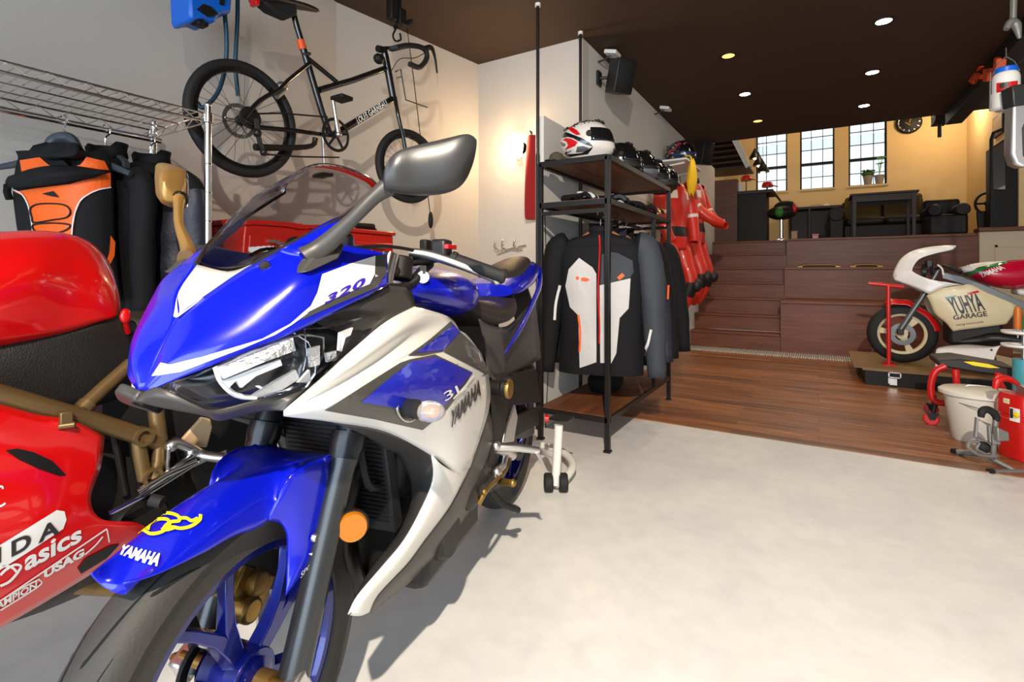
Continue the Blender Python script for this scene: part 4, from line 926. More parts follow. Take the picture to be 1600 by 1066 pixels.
def bt(name, pts, r, m=M_bfr, n=12, par=None, **k):
    b = MB(); b.tube([Q(*p) if len(p) == 3 else p for p in pts], r, n, **k); return obj(name, b, m, par or by)
fr = bt('seat_tube', [(472, 70, 0), (503, 175, 0), (516, 212, 0)], .017)
tt = bt('top_tube', [(498, 141, 0), (550, 126, 0), (602, 107, 0)], .017, par=fr)
bt('brace_tube', [(477, 88, 0), (526, 128, 0)], .012, par=fr)
dt = bt('down_tube', [(520, 212, 0), (560, 188, 0), (616, 153, 0)], .02)
bt('head_tube', [(601, 84, 0), (608, 120, 0), (614, 152, 0)], .022, par=dt)
text_decal('frame_lettering', 'LOUIS GARNEAU', [(559, 194), (606, 164), (602, 156), (556, 185)], M_wd, [dt], dt, off=.0015, bold=.03, step=5)
for v in (.05, -.05):
    bt('chain_stay', [(516, 212, v * .5), (460, 204, v), (405, 199, v), (384, 189, v)], .011)
    bt('seat_stay', [(482, 100, v * .3), (450, 126, v * .7), (436, 140, v), (405, 158, v), (382, 185, v)], .0105, smooth=3)
    bt('fork_blade', [(617, 152, v * .5), (622, 180, v), (630, 215, v), (638, 260, v)], .012, smooth=3)
b = MB(); b.ball(Q(440, 137, .0), .03, 12); b.tube([Q(432, 152, -.04), Q(446, 140, -.04)], .012, 8); obj('suspension_block', b, M_alu, by)
sp = bt('seat_post', [(455, 8, 0), (464, 42, 0), (474, 75, 0)], .0145)
bt('orange_band', [(469, 62, 0), (473, 77, 0)], .019, M_orange, par=sp)
b = MB(); b.tube([Q(476, 84, -.03), Q(484, 84, .02)], .008, 8); obj('seat_clamp', b, M_black, sp)
rings = []
for x, y, hw, h in ((392, -2, .02, .01), (400, -2, .065, .02), (420, 2, .07, .022), (450, 6, .045, .02), (480, 11, .025, .018), (500, 18, .012, .01)):
    c = Q(x, y, 0); rings.append([c + V((hw * math.cos(a), 0, h * math.sin(a))) for a in [2 * PI * k / 14 for k in range(14)]])
b = MB(); b.loft(rings); obj('saddle', b, M_plast, by, sub=1)
b = MB(); b.loft([[Q(x + dx, y + dy, v) for dx, dy, v in ((-s, -s, .03), (s, -s, .03), (s, s, .03), (s, s, -.03), (s, -s, -.03), (-s, -s, -.03), (-s, s, -.03), (-s, s, .03))][0:8] for x, y, s in ((440, 18, 10), (425, 16, 15), (410, 8, 12))]) if False else b.prism([Q(x, y, .035) for x, y in ((402, 0), (398, 10), (412, 22), (440, 34), (452, 28), (448, 4))], (.07, 0, 0)); sb = obj('saddle_bag', b, mat('black_nylon', S(26, 24, 24), .7), by, bevel=.01)
b = MB(); b.box(Q(398, 4, -.03), (.05, .02, .03)); obj('rear_light', b, M_red, sb, label='red rear light', bevel=.004)
# drive train
ax = V((1, 0, 0)); BBc = Q(525, 211, -.05)
b = MB(); b.lathe([(.083, -.002), (.088, 0), (.083, .002), (.072, .002), (.072, -.002)], BBc, ax, 44, loop=True)
for k in range(5):
    a = 2 * PI * k / 5 + .3; d = V((0, math.cos(a), math.sin(a))); b.tube([BBc, BBc + d * .075], .007, 6)
ch = obj('chainring', b, M_black, by)
b = MB(); b.tube([BBc + V((.02, 0, 0)), Q(520, 155, -.08)], [.012, .009], 10); b.ball(BBc + V((.02, 0, 0)), .017, 12); b.tube([BBc - V((.1, 0, 0)), Q(507, 262, .07)], [.012, .009], 10); obj('crank', b, M_alu, by)
for x, y, v in ((534, 154, -.12), (503, 271, .1)):
    b = MB(); b.box(Q(x, y, v), (.09, .075, .022)); obj('pedal', b, M_black, by, bevel=.006)
b = MB(); b.tube([Q(512, 183, -.05), Q(440, 177, -.05), Q(386, 178, -.05)], .004, 6); b.tube([Q(530, 246, -.05), Q(470, 245, -.05), Q(412, 241, -.05)], .004, 6); obj('chain', b, M_steel, by)
b = MB(); b.lathe([(.0, -.015), (.03, -.015), (.045, 0), (.05, .012), (.02, .02), (0, .02)], HB - V((-.035, 0, 0)), ax, 28); obj('cassette', b, M_steel, by)
b = MB(); b.lathe([(.078, -.001), (.078, .001), (.06, .001), (.06, -.001)], HB + V((-.04, 0, 0)), ax, 36, loop=True)
for k in range(6): a = 2 * PI * k / 6; b.tube([HB + V((-.04, 0, 0)), HB + V((-.04, .065 * math.cos(a), .065 * math.sin(a)))], .004, 5)
obj('brake_disc', b, M_alu, by)
b = MB(); b.tube([Q(400, 186, -.06), Q(404, 215, -.06), Q(412, 240, -.06)], .011, 8, smooth=3); b.ball(Q(402, 208, -.06), .02, 10); b.ball(Q(412, 238, -.06), .017, 10); b.tube([Q(398, 230, -.05), Q(450, 231, -.05), Q(487, 228, -.05), Q(493, 216, -.05)], [.016, .014, .012, .014], 10, smooth=3); obj('derailleur', b, M_steel, by)
# bars
bt('stem', [(602, 86, 0), (602, 76, 0), (612, 76, 0)], .015, par=None)
for v in (.18, -.18):
    P = [Q(612, 76, 0), Q(614, 76, v), Q(640, 71, v), Q(662, 76, v), Q(667, 90, v), Q(656, 105, v), Q(640, 100, v)]
    if v > 0: P = [p for p in P]
    b = MB(); b.tube(P, .0155, 10, smooth=4); dbar = obj('drop_bar', b, M_rub, by)
    b = MB(); b.tube([Q(664, 76, v), Q(674, 74, v), Q(680, 92, v), Q(683, 114, v)], [.016, .013, .007, .005], 8, smooth=3); obj('brake_lever', b, M_black, dbar)
    b = MB(); b.tube([Q(674, 76, v), Q(650, 90, v * .6), Q(625, 92, v * .3), Q(612, 110, 0)], .0025, 6, smooth=4); obj('brake_cable', b, M_black, dbar)
b = MB(); b.ball(Q(592, 92, -.02), (.03, .035, .03), 12); b.cyl(Q(598, 78, .02), Q(590, 76, .02), .02, 12); obj('front_lamp', b, M_black, by)
b = MB()
for v in (-.04, .04): b.tube([Q(618, 112, v), Q(626, 108, v), Q(634, 156, v), Q(668, 168, v)], .004, 6)
for t in (0, .33, .66, 1): b.tube([Q(634 + 34 * t, 156 + 12 * t, -.06), Q(634 + 34 * t, 156 + 12 * t, .06)], .0035, 6)
b.tube([Q(634, 156, -.06), Q(668, 168, -.06), Q(668, 168, .06), Q(634, 156, .06)], .0035, 6, closed=True); b.tube([Q(620, 122, -.04), Q(627, 120, .04)], .0035, 6); obj('front_carrier', b, M_steel, by)
b = MB(); b.box(Q(636, 222, -.03), (.004, .03, .05)); obj('reflector_card', b, M_white, by)
# hoist
hp = Q(620, 22, 0)
ho = thing('bicycle_hoist', 'black pulley hoist on the brown ceiling above the bicycle handlebar', 'hoist', (hp.x, hp.y, CEIL))
b = MB(); b.box((hp.x, hp.y, CEIL - .012), (.07, .16, .024)); b.box(Q(612, 15, 0), (.05, .05, .13)); b.box(Q(626, 27, 0), (.05, .06, .1)); b.box(Q(630, 38, .06), (.16, .02, .03)); b.box2(V((hp.x - .015, hp.y - .03, hp.z)), V((hp.x + .015, hp.y + .03, CEIL))); obj('pulley_block', b, M_black, ho, bevel=.008)
b = MB(); b.tube([Q(621, 40, 0), Q(617, 48, 0), Q(614, 56, 0), Q(618, 64, 0), Q(626, 62, 0), Q(625, 52, 0)], .006, 8, smooth=4); obj('hook', b, M_black, ho)
b = MB(); b.tube([Q(636, 44, .13), Q(646, 120, .13), Q(656, 206, .13), Q(668, 300, .12), Q(672, 332, .12)], .003, 6); obj('rope', b, M_black, ho)
b = MB(); b.ball(Q(673, 344, .12), (.016, .02, .06), 14); obj('rope_cleat', b, M_black, ho)
# ================================================================== chrome wire rack on the left, hose reel, tool cabinet
M_wire = mat('chromed_wire', (.8, .79, .77, 1), .2, 1)
XF, XB_, ZR, YE = -2.0, -2.43, 1.604, 1.052
YS = -.9
ra = thing('wire_rack', 'chrome wire shelf rack with a hanging rail along the left wall', 'shelving rack', (-2.2, .5, 0))
for x in (XF, XB_):
    for y in (YE, YS):
        b = MB(); b.cyl((x, y, .0), (x, y, ZR + .03), .0125, 16)
        for z in range(12): b.lathe([(.0135, 0), (.0135, .004), (.0125, .006)], (x, y, .2 + z * .11), (0, 0, 1), 14)
        b.ball((x, y, ZR + .035), .0135, 10); obj('post', b, M_chrome, ra)
for zz in (ZR, .25):
    b = MB()
    for x in (XF, XB_):
        b.cyl((x, YS, zz), (x, YE, zz), .0042, 6); b.cyl((x, YS, zz - .03), (x, YE, zz - .03), .0042, 6)
        n = 42
        b.tube([(x, YS + (YE - YS) * k / n, zz - (.03 if k % 2 else 0)) for k in range(n + 1)], .003, 5)
    for y in (YS, YE):
        b.cyl((XF, y, zz), (XB_, y, zz), .0035, 6); b.cyl((XF, y, zz - .03), (XB_, y, zz - .03), .0035, 6); b.tube([(XF + (XB_ - XF) * k / 8, y, zz - (.03 if k % 2 else 0)) for k in range(9)], .0022, 5)
    for k in range(1, 62): y = YS + (YE - YS) * k / 62; b.cyl((XF, y, zz + .003), (XB_, y, zz + .003), .0026, 5)
    for k in (1, 2, 3): x = XF + (XB_ - XF) * k / 4; b.cyl((x, YS, zz - .004), (x, YE, zz - .004), .003, 6)
    obj('wire_shelf', b, M_wire, ra)
XR = -2.3
b = MB(); b.cyl((XR, YS, 1.535), (XR, YE - .03, 1.535), .011, 14)
for y in (YS + .05, .1, YE - .05): b.tube([(XR, y, 1.535), (XR, y, 1.6)], .005, 8)
obj('hanging_rail', b, M_chrome, ra)
for x in (XF, XB_): 
    b = MB(); b.lathe([(.014, -.02), (.019, -.018), (.019, .018), (.014, .02)], (x, YE, ZR - .015), (0, 0, 1), 14); obj('corner_collar', b, M_chrome, ra)
# ---- hose reel
rc = on_x(326, 5, -2.25)
hr = thing('hose_reel', 'bright blue hose reel on the upper left wall above the wire rack', 'hose reel', rc)
def wx(x, y, X=-2.25): return on_x(x, y, X)
b = MB(); b.prism([wx(x, y, -2.18) for x, y in ((294, -40), (297, 22), (302, 32), (320, 28), (336, 36), (344, 22), (362, 20), (366, -40))], (-.16, 0, 0)); sh = obj('housing', b, M_blue, hr, bevel=.012)
b = MB(); b.prism([wx(x, y, -2.172) for x, y in ((309, 14), (318, 6), (330, 10), (342, 22), (326, 26))], (-.01, 0, 0)); b.prism([wx(x, y, -2.172) for x, y in ((345, -10), (352, -10), (350, 8), (344, 6))], (-.01, 0, 0)); obj('opening', b, M_black, sh)
b = MB(); b.box(wx(312, 35, -2.24), (.05, .05, .03)); b.cyl(wx(308, 36, -2.2), wx(318, 34, -2.2), .012, 10); obj('hose_guide', b, M_black, hr, bevel=.004)
b = MB(); b.box2(V((-2.34, wx(326, -30, -2.3).y, wx(326, -20, -2.3).z)), V((-2.5, wx(340, 0, -2.3).y, wx(326, 4, -2.3).z))); obj('wall_bracket', b, M_steel, hr)
b = MB(); b.tube([wx(351, 20, -2.24), wx(354, 60, -2.25), wx(352, 105, -2.27), wx(340, 145, -2.3), wx(318, 168, -2.34), wx(308, 160, -2.36)], .0095, 10, smooth=5); b.tube([wx(371, -30, -2.3), wx(371, 30, -2.31), wx(368, 100, -2.33), wx(372, 150, -2.34)], .0095, 10, smooth=5); obj('air_hose', b, mat('teal_hose', S(22, 66, 88), .4), hr)
# ---- red tool cabinet
M_tool = mat('red_tool_paint', S(190, 30, 18), .32, coat=.3)
tcab = thing('tool_cabinet', 'red steel tool cabinet against the left wall behind the blue motorcycle', 'tool cabinet', (-2.2, 1.6, 0))
b = MB(); b.box2((-2.42, 1.2, .08), (-2.02, 2.06, 1.2)); obj('body', b, M_tool, tcab, bevel=.008)
b = MB(); b.box2((-2.43, 1.19, 1.2), (-2.01, 2.07, 1.222)); obj('top', b, M_tool, tcab, bevel=.006)
for k in range(6):
    b = MB(); b.box2((-2.02, 1.22, .12 + k * .175), (-2.008, 2.04, .28 + k * .175)); d = obj('drawer', b, M_tool, tcab, bevel=.004)
    b = MB(); b.box2((-2.008, 1.3, .25 + k * .175), (-1.99, 1.96, .262 + k * .175)); obj('handle', b, M_alu, d)
for x in (-2.38, -2.06):
    for y in (1.25, 2.0): b = MB(); b.lathe([(0, -.014), (.036, -.014), (.04, -.01), (.04, .01), (.036, .014), (0, .014)], (x, y, .04), (1, 0, 0), 18); obj('caster', b, M_rub, tcab)
P = on_x(541, 383, -2.004)
b = MB(); b.box2(P + V((0, -.06, -.07)), P + V((-.006, .05, .035))); sk = obj('blue_sticker', b, mat('sticker_blue', S(40, 120, 200), .4), tcab)
text_flat('sticker_lettering', 'OB', P + V((.001, -.04, -.02)), P + V((.001, .03, -.02)), P + V((.001, -.04, .02)), M_wd, sk, off=.001)
P = on_x(572, 357, -2.15); P.z = 1.222
tg = thing('impact_wrench', 'small black air tool lying on top of the red tool cabinet', 'power tool', P)
b = MB(); b.tube([P + V((0, -.07, .03)), P + V((0, .05, .03))], [.016, .02], 12); obj('barrel', b, M_black, tg)
b = MB(); b.tube([P + V((0, .03, .03)), P + V((0.0, .07, .012))], .012, 10); obj('handle', b, M_black, tg)
P = on_x(345, 368, -1.95); 
tr = thing('parts_tray', 'white tray beside the red tool cabinet, seen through the smoked screen', 'tray', (-1.86, 1.42, 0))
b = MB(); b.box2((-1.98, 1.2, 1.075), (-1.74, 1.65, 1.082)); 
for (a_, b_) in (((-1.98, 1.2, 1.075), (-1.972, 1.65, 1.1)), ((-1.748, 1.2, 1.075), (-1.74, 1.65, 1.1)), ((-1.98, 1.2, 1.075), (-1.74, 1.208, 1.1)), ((-1.98, 1.642, 1.075), (-1.74, 1.65, 1.1))): b.box2(a_, b_)
obj('tray_top', b, M_white, tr)
b = MB(); b.cyl((-1.86, 1.42, .03), (-1.86, 1.42, 1.075), .02, 14); b.cyl((-1.86, 1.42, 0), (-1.86, 1.42, .03), .17, 28); obj('pedestal', b, M_white, tr)
# ---- hooks and red cloth on the back wall
P = on_y(800, 388, 3.47)
hk = thing('coat_hooks', 'chrome branching coat hooks on the back wall above the tail of the blue motorcycle', 'coat hooks', P)
b = MB(); b.tube([P + V((-.13, -.02, -.045)), P + V((-.05, -.03, -.02)), P + V((.03, -.03, .0)), P + V((.14, -.02, .02))], .007, 8, smooth=3)
for dx, dz in ((-.1, .045), (-.03, .06), (.08, .05)): b.tube([P + V((dx, -.03, -.02)), P + V((dx - .03, -.06, .01)), P + V((dx - .01, -.08, dz))], .006, 8, smooth=3); b.ball(P + V((dx - .01, -.08, dz)), .012, 10)
b.box(P + V((0, -.006, -.01)), (.2, .012, .02)); obj('hook_bar', b, M_chrome, hk)
P = on_y(828, 214, 3.46)
cl = thing('work_apron', 'dark red cloth hanging on the back wall beside the black pole', 'apron', P)
b = MB(); rows = []
for k in range(9):
    z = -.66 * k / 8; rows.append([P + V((x + .0, -.05 - .03 * math.sin(x * 40 + k * .3) - .012 * k / 8, z)) for x in [0.0 + .02 * j for j in range(10)]])
b.grid(rows); obj('cloth', b, mat('dark_red_cloth', S(142, 16, 18), .85, sheen=.3), cl, solid=.012, sub=1)
b = MB(); b.tube([P + V((.02, .0, .03)), P + V((.03, -.05, .03)), P + V((.05, -.06, .0))], .006, 8); obj('hook', b, M_steel, cl)
# ================================================================== clothes and helmets
from mathutils import noise as _nz
def fold(p, s=9, a=.012): return globals().get('_fa', 1) * a * (_nz.noise(V((p[0] * s, p[1] * s, p[2] * s * .55))) + .5 * _nz.noise(V((p[0] * s * 2.3, p[1] * s * 2.3, p[2] * s * 1.2))))
M_blk = mat('black_textile', S(17, 17, 20), .8, bump=.2, bscale=160, spec=.3)
M_navy = mat('navy_quilt', S(38, 42, 56), .5, bump=.2, bscale=60)
M_lgrey = mat('light_grey_quilt', S(196, 194, 194), .7, bump=.15, bscale=90)
M_slate = mat('slate_textile', S(50, 55, 63), .7, bump=.15, bscale=120)
M_org = mat('orange_textile', S(236, 96, 24), .55, bump=.15, bscale=90)
M_hang = mat('hanger_plastic', S(52, 60, 70), .4)
M_woodh = mat('hanger_wood', S(150, 98, 60), .5)
M_piping = mat('white_piping', S(214, 214, 212), .6)
def garment(name, label, cat, hook, across, front, *ar_, fa=1, **kw_):
    global _fa
    _fa = fa; r_ = garment_(name, label, cat, hook, across, front, *ar_, **kw_); _fa = 1; return r_
_fa = 1
def garment_(name, label, cat, hook, across, front, w=.23, h=.66, dep=.1, mats=(M_blk,), tcol=None, scol=None, group=None, sleeve=.6, spread=.08, puff=0, seed=0, hang_m=None, quilt=0, bend=.0, sr=(.075, .06, .048), hook_r=True):
    """hook: point on the rail; across: wearer's right-to-left in view; front: the side the zip faces"""
    ac, fr_ = V(across).normalized(), V(front).normalized(); hook = V(hook); up = V((0, 0, 1))
    t = thing(name, label, cat, hook, group)
    def P(x, y, z): return hook + ac * x + fr_ * y + up * z
    NS = [(-.105, .055, .05), (-.12, .08, .06), (-.14, w * .62, .075), (-.175, w * .9, dep * .85), (-.24, w * 1.0, dep), (-.24 - (h - .14) * .35, w * .98, dep * 1.1), (-.24 - (h - .14) * .7, w * .97, dep * 1.1), (-.10 - h, w * 1.0, dep * 1.12), (-.115 - h, w * .98, dep * 1.08)]
    n = 44; rings = []
    ctr = crom([V(s) for s in NS], 5)
    for z, hw, hd in ctr:
        rg = []
        for k in range(n):
            a = 2 * PI * k / n; x = hw * abs(math.cos(a)) ** .8 * (1 if math.cos(a) >= 0 else -1); y = hd * abs(math.sin(a)) ** .9 * (1 if math.sin(a) >= 0 else -1)
            f = fold((x + seed, y, z)) * min(1, max(0, (-z - .12) * 5))
            q = quilt * abs(math.sin(z * PI / .045)) if quilt else 0
            rg.append(P(x * (1 + f * 1.2), y * (1 + f * 5) + (f * .6 + q) * (1 if y > 0 else -.3), z))
        rings.append(rg)
    b = MB(); o0 = 0
    for i in range(len(rings) - 1):
        for k in range(n):
            k2 = (k + 1) % n; a = 2 * PI * (k + .5) / n
            b.cur = tcol((ctr[i].x + ctr[i + 1].x) / 2, math.cos(a) * ctr[i].y / w, math.sin(a) > 0) if tcol else 0
            b.add([rings[i][k], rings[i][k2], rings[i + 1][k2], rings[i + 1][k]], [(0, 1, 2, 3)])
    bod = obj('torso', b, list(mats), t, weld=1e-5, smooth=70, solid=.004)
    for sg in (1, -1):
        if not sleeve: break
        b = MB()
        pts = [P(sg * w * .74, 0, -.178), P(sg * (w * 1.0 + .02), .0, -.23), P(sg * (w * 1.0 + spread * .7), bend * .3, -.17 - sleeve * .5), P(sg * (w * 1.0 + spread), bend, -.17 - sleeve)]
        cp = crom(pts, 7); m = len(cp); rr = []
        for i, p in enumerate(cp):
            s = i / (m - 1); r = sr[0] * (1 - s) ** 1 + sr[1] * s if s < .6 else sr[0] * .4 + sr[1] * .6 + (sr[2] - sr[0] * .4 - sr[1] * .6) * (s - .6) / .4
            r *= min(1, .5 + s * 4)
            tan = (cp[min(i + 1, m - 1)] - cp[max(i - 1, 0)]).normalized(); e1 = (fr_ - tan * fr_.dot(tan)).normalized(); e2 = tan.cross(e1)
            rr.append([p + (e1 * math.cos(2 * PI * k / 16) * .85 + e2 * math.sin(2 * PI * k / 16)) * r * (1 + 9 * fold((p.x + .3 * math.cos(2 * PI * k / 16) + seed, p.y + .3 * math.sin(2 * PI * k / 16), p.z * 2), 6, .014)) for k in range(16)])
        for i in range(m - 1):
            for k in range(16):
                k2 = (k + 1) % 16; b.cur = scol(i / (m - 1), k / 16, sg) if scol else 0
                b.add([rr[i][k], rr[i][k2], rr[i + 1][k2], rr[i + 1][k]], [(0, 1, 2, 3)])
        sl = obj('sleeve', b, list(mats), t, weld=1e-5, smooth=70, solid=.003)
    b = MB(); cr = []
    for z, rx, ry in ((-.10, .075, .06), (-.075, .07, .055), (-.05, .075, .06)):
        cr.append([P(rx * math.cos(a), ry * math.sin(a) - .005, z - (.02 if math.sin(a) > .5 else 0)) for a in [2 * PI * k / 20 for k in range(20)]])
    b.loft(cr, True, False); obj('collar', b, list(mats), t, solid=.008)
    b = MB(); b.tube([P(-w * .6, 0, -.168), P(-.09, 0, -.122), P(0, 0, -.08), P(.09, 0, -.122), P(w * .6, 0, -.168)], .011, 8, smooth=4, flat=(fr_, 1.3, .9)); hg = obj('hanger', b, hang_m or M_hang, t)
    b = MB(); b.tube([P(0, 0, -.075), P(0, 0, -.03), P(.022, 0, -.012), P(.017, 0, .014), P(.0, 0, .021), P(-.019, 0, .012), P(-.02, 0, -.004)], .0028, 6, smooth=4); obj('hanger_hook', b, M_chrome, hg)
    return t, P, bod
# ---------------------------------------------------------------- orange back protector vest on the rack
vh = V((XR, .70, 1.535))
vt = thing('protector_vest', 'orange and black sleeveless protector vest laced at the front, hung on the chrome rack rail', 'vest', vh)
def G(x, y, d=0): return at(x, y, 1.74 + d)
vr = []
for y, xs in ((236, (24, 52, 76, 100, 128, 152, 168)), (246, (28, 54, 78, 101, 126, 152, 172)), (262, (24, 52, 78, 102, 128, 154, 174)), (300, (20, 50, 78, 102, 128, 156, 178)), (340, (24, 52, 80, 104, 128, 156, 178)), (380, (30, 56, 82, 106, 130, 158, 180)), (425, (36, 60, 84, 108, 132, 160, 184)), (470, (40, 64, 88, 110, 134, 162, 190))):
    vr.append([G(x, y + (14 if (i in (2, 3, 4) and y < 240) else 0), (.05, .015, -.015, -.025, -.015, .015, .055)[i]) for i, x in enumerate(xs)])
b = MB(); b.grid(fine(vr, 4, 4)); vs_ = facing(obj('vest_body', b, M_blk, vt, fixn=False, solid=.05))
poly_decal('orange_yoke', [[(33, 251), (64, 246), (78, 258), (101, 266), (126, 258), (136, 246), (162, 252), (169, 266), (140, 264), (100, 272), (60, 266), (36, 270)]], M_org, [vs_], vs_, off=.004)
poly_decal('orange_front', [[(24, 300), (60, 294), (110, 288), (160, 272), (172, 270), (172, 292), (150, 298), (128, 312), (118, 335), (114, 370), (116, 425), (112, 470), (70, 470), (60, 420), (54, 360), (48, 325), (38, 306)]], M_org, [vs_], vs_, off=.003)
poly_decal('orange_side', [[(172, 368), (180, 372), (178, 400), (166, 424), (162, 420), (170, 395)]], M_org, [vs_], vs_, off=.003)
for L_ in ([(172, 293), (150, 298), (128, 312), (118, 335), (114, 370), (117, 425)], [(24, 297), (38, 305), (48, 325), (54, 360), (58, 400)]): stroke_decal('white_piping', [L_], 2, M_piping, [vs_], vs_, off=.006)
b = MB()
rr_ = []
for y, xs in ((272, (18, 60, 110, 165)), (280, (10, 60, 112, 166)), (292, (14, 58, 100, 150))): rr_.append([G(x, y - (4 if i == 2 else 0), (.03, -.04, -.05, .02)[i]) for i, x in enumerate(xs)])
rr_ = [[G(12, 276, .02), G(55, 262, -.02), G(105, 258, -.035), (G(164, 266, .01))], [G(8, 285, .02), G(55, 276, -.05), G(105, 270, -.065), G(166, 270, .005)], [G(12, 294, .02), G(55, 292, -.03), G(105, 286, -.045), G(150, 277, -.01)]]
b.grid(fine(rr_, 4, 4)); facing(obj('chest_band', b, M_blk, vt, fixn=False, solid=.01))
b = MB(); b.tube([G(12, 288, .02), G(11, 300, .03), G(15, 312, .03)], .011, 8, flat=((1, 0, 0), .4, 1)); obj('side_strap', b, M_blk, vt)
VB = bvh_of([vs_])
def onv(x, y, d=.006):
    h = VB.ray_cast(CAM, ray(x, y).normalized())[0]; return (h if h is not None else G(x, y)) - FW * d
for P_ in ([(50, 326), (64, 319), (100, 320), (112, 330), (106, 340), (84, 344), (56, 348), (52, 340)], [(54, 352), (76, 349), (104, 350), (112, 354), (100, 362), (76, 366), (58, 362)]):
    b = MB(); b.tube([onv(x, y) for x, y in P_], .0028, 6, closed=True, smooth=4); obj('lace', b, M_black, vt)
poly_decal('chest_emblem', [[(68, 303), (86, 299), (95, 309), (82, 307)]], M_black, [vs_], vs_, off=.006)
b = MB(); b.tube([G(74, 240, .02), G(84, 222, .03), G(100, 216, .03), G(114, 220, .03), G(126, 238, .02)], [.02, .028, .03, .028, .018], 10, smooth=4, flat=((0, 0, 1), .8, .6)); b.tube([G(74, 240, .05), G(30, 256, .07), G(-5, 262, .07)], [.012, .014, .01], 8); b.tube([G(126, 240, .05), G(170, 258, .07), G(204, 272, .07)], [.012, .014, .01], 8); hv = obj('hanger', b, M_hang, vt)
b = MB(); top = on_x(97, 190, XR); b.tube([G(101, 216, .03), G(102, 206, .04), top + V((.012, 0, -.03)), top + V((.014, .01, .01)), top + V((-.005, .0, .024)), top + V((-.018, 0, .0))], .003, 6, smooth=4); obj('hanger_hook', b, M_chrome, hv)
# ---------------------------------------------------------------- black jackets beside it
acr = V((.95, .31, 0))
frt = V((.31, -.95, 0))
garment('jacket', 'black hooded jacket hung on the rack rail next to the orange vest', 'jacket', (XR, .835, 1.535), acr, frt, .15, .66, .042, (M_blk,), seed=3, fa=1.3, sleeve=.52, spread=.03, sr=(.05, .045, .04), group='dark jackets on the chrome rack')
garment('jacket', 'navy quilted jacket at the end of the rack rail behind the right mirror', 'jacket', (XR, .985, 1.535), V((.95, .31, 0)), V((.31, -.95, 0)), .17, .64, .042, (M_blk, M_navy), tcol=lambda z, x, f: 1 if z < -.3 else 0, scol=lambda s, k, sg: 1 if s > .3 else 0, seed=8, fa=1.3, sleeve=.5, spread=.05, quilt=.016, sr=(.06, .055, .045), group='dark jackets on the chrome rack')
# ---------------------------------------------------------------- shelf unit with helmets, gloves and jackets
XA, XC, YA, YC = -1.0, -1.42, 2.67, 4.0
ZT, ZM, ZB = 1.645, 1.40, .185
su = thing('shelf_unit', 'black steel and dark wood shelf unit carrying helmets above hanging jackets', 'shelf unit', ((XA + XC) / 2, (YA + YC) / 2, 0))
for x in (XA, XC):
    for y in (YA, YC):
        b = MB(); b.box2((x - .014, y - .014, .012), (x + .014, y + .014, ZT)); b.box2((x - .02, y - .02, 0), (x + .02, y + .02, .012)); obj('post', b, M_steel, su, bevel=.002)
for z in (ZT, ZM, ZB):
    b = MB(); b.box2((XA, YA, z - .008), (XC, YC, z + .012 if z != ZT else z + .006)); obj('shelf_board', b, M_wshelf, su, smooth=0)
    b = MB()
    for (p, q) in (((XA + .014, YA), (XA - .014, YC)), ((XC + .014, YA), (XC - .014, YC)), ((XA, YA + .014), (XC, YA - .014)), ((XA, YC + .014), (XC, YC - .014))): b.box2((p[0], p[1], z - .022), (q[0], q[1], z + .008))
    obj('shelf_frame', b, M_steel, su, smooth=0)
b = MB(); b.box2((XA - .012, 3.57, ZB), (XA + .012, 3.595, ZM - .02)); obj('inner_post', b, M_steel, su)
b = MB(); b.cyl((-1.2, YA, 1.345), (-1.2, YC, 1.345), .011, 14); 
for y in (YA, YC): b.box2((XA, y - .008, 1.333), (XC, y + .008, 1.357))
obj('hanging_rail', b, M_steel, su)
# tension poles behind it
for x, y, z1, w_ in ((-1.53, 2.838, 2.71, 'black floor-to-ceiling pole beside the near end of the shelf unit'), (-1.476, on_x(907, 200, -1.476).y, CEIL, 'dark metal pole rising behind the white helmet to the ceiling corner')):
    o = thing('tension_pole', w_, 'pole', (x, y, 0), group='poles behind the shelf unit')
    b = MB(); b.cyl((x, y, 0), (x, y, 1.75), .013, 14); obj('lower_tube', b, M_steel, o)
    b = MB(); b.cyl((x, y, 1.75), (x, y, z1 - .02), .0105, 14); obj('upper_tube', b, M_steel, o)
    b = MB(); b.cyl((x, y, z1 - .02), (x, y, z1), .018, 16); obj('end_cap', b, M_white, o, label='white end cap')
b = MB(); b.box2((-1.56, 2.86, 0), (-1.5, 3.48, 2.0)); struct('partition_board', b, M_wallw, smooth=0, bevel=.004)
b = MB(); b.tube([(-1.4965, 2.87, 1.37), (-1.4965, 2.90, .95), (-1.4965, 2.93, .55), (-1.4965, 2.88, .0)], .003, 6, smooth=4); 
pc = tag(obj('power_cable', b, M_black, None), 'thin black cable hanging down behind the near end of the shelf unit', 'cable')
b_ = V((-1.25, 3.3, ZB + .014)); bg = thing('bag', 'black soft bag on the bottom shelf under the hanging jackets', 'bag', b_)
b = MB(); b.loft([[b_ + V((hx * abs(math.cos(a)) ** .6 * (1 if math.cos(a) > 0 else -1), hy * abs(math.sin(a)) ** .6 * (1 if math.sin(a) > 0 else -1), z)) for a in [2 * PI * k / 24 for k in range(24)]] for z, hx, hy in ((0, .08, .13), (.03, .1, .15), (.08, .1, .15), (.12, .08, .12), (.135, .03, .06))]); obj('body', b, M_blk, bg)
b = MB(); b.tube([b_ + V((0, -.06, .125)), b_ + V((0, -.03, .15)), b_ + V((0, .03, .15)), b_ + V((0, .06, .125))], .008, 8, smooth=4); obj('handle', b, M_blk, bg)
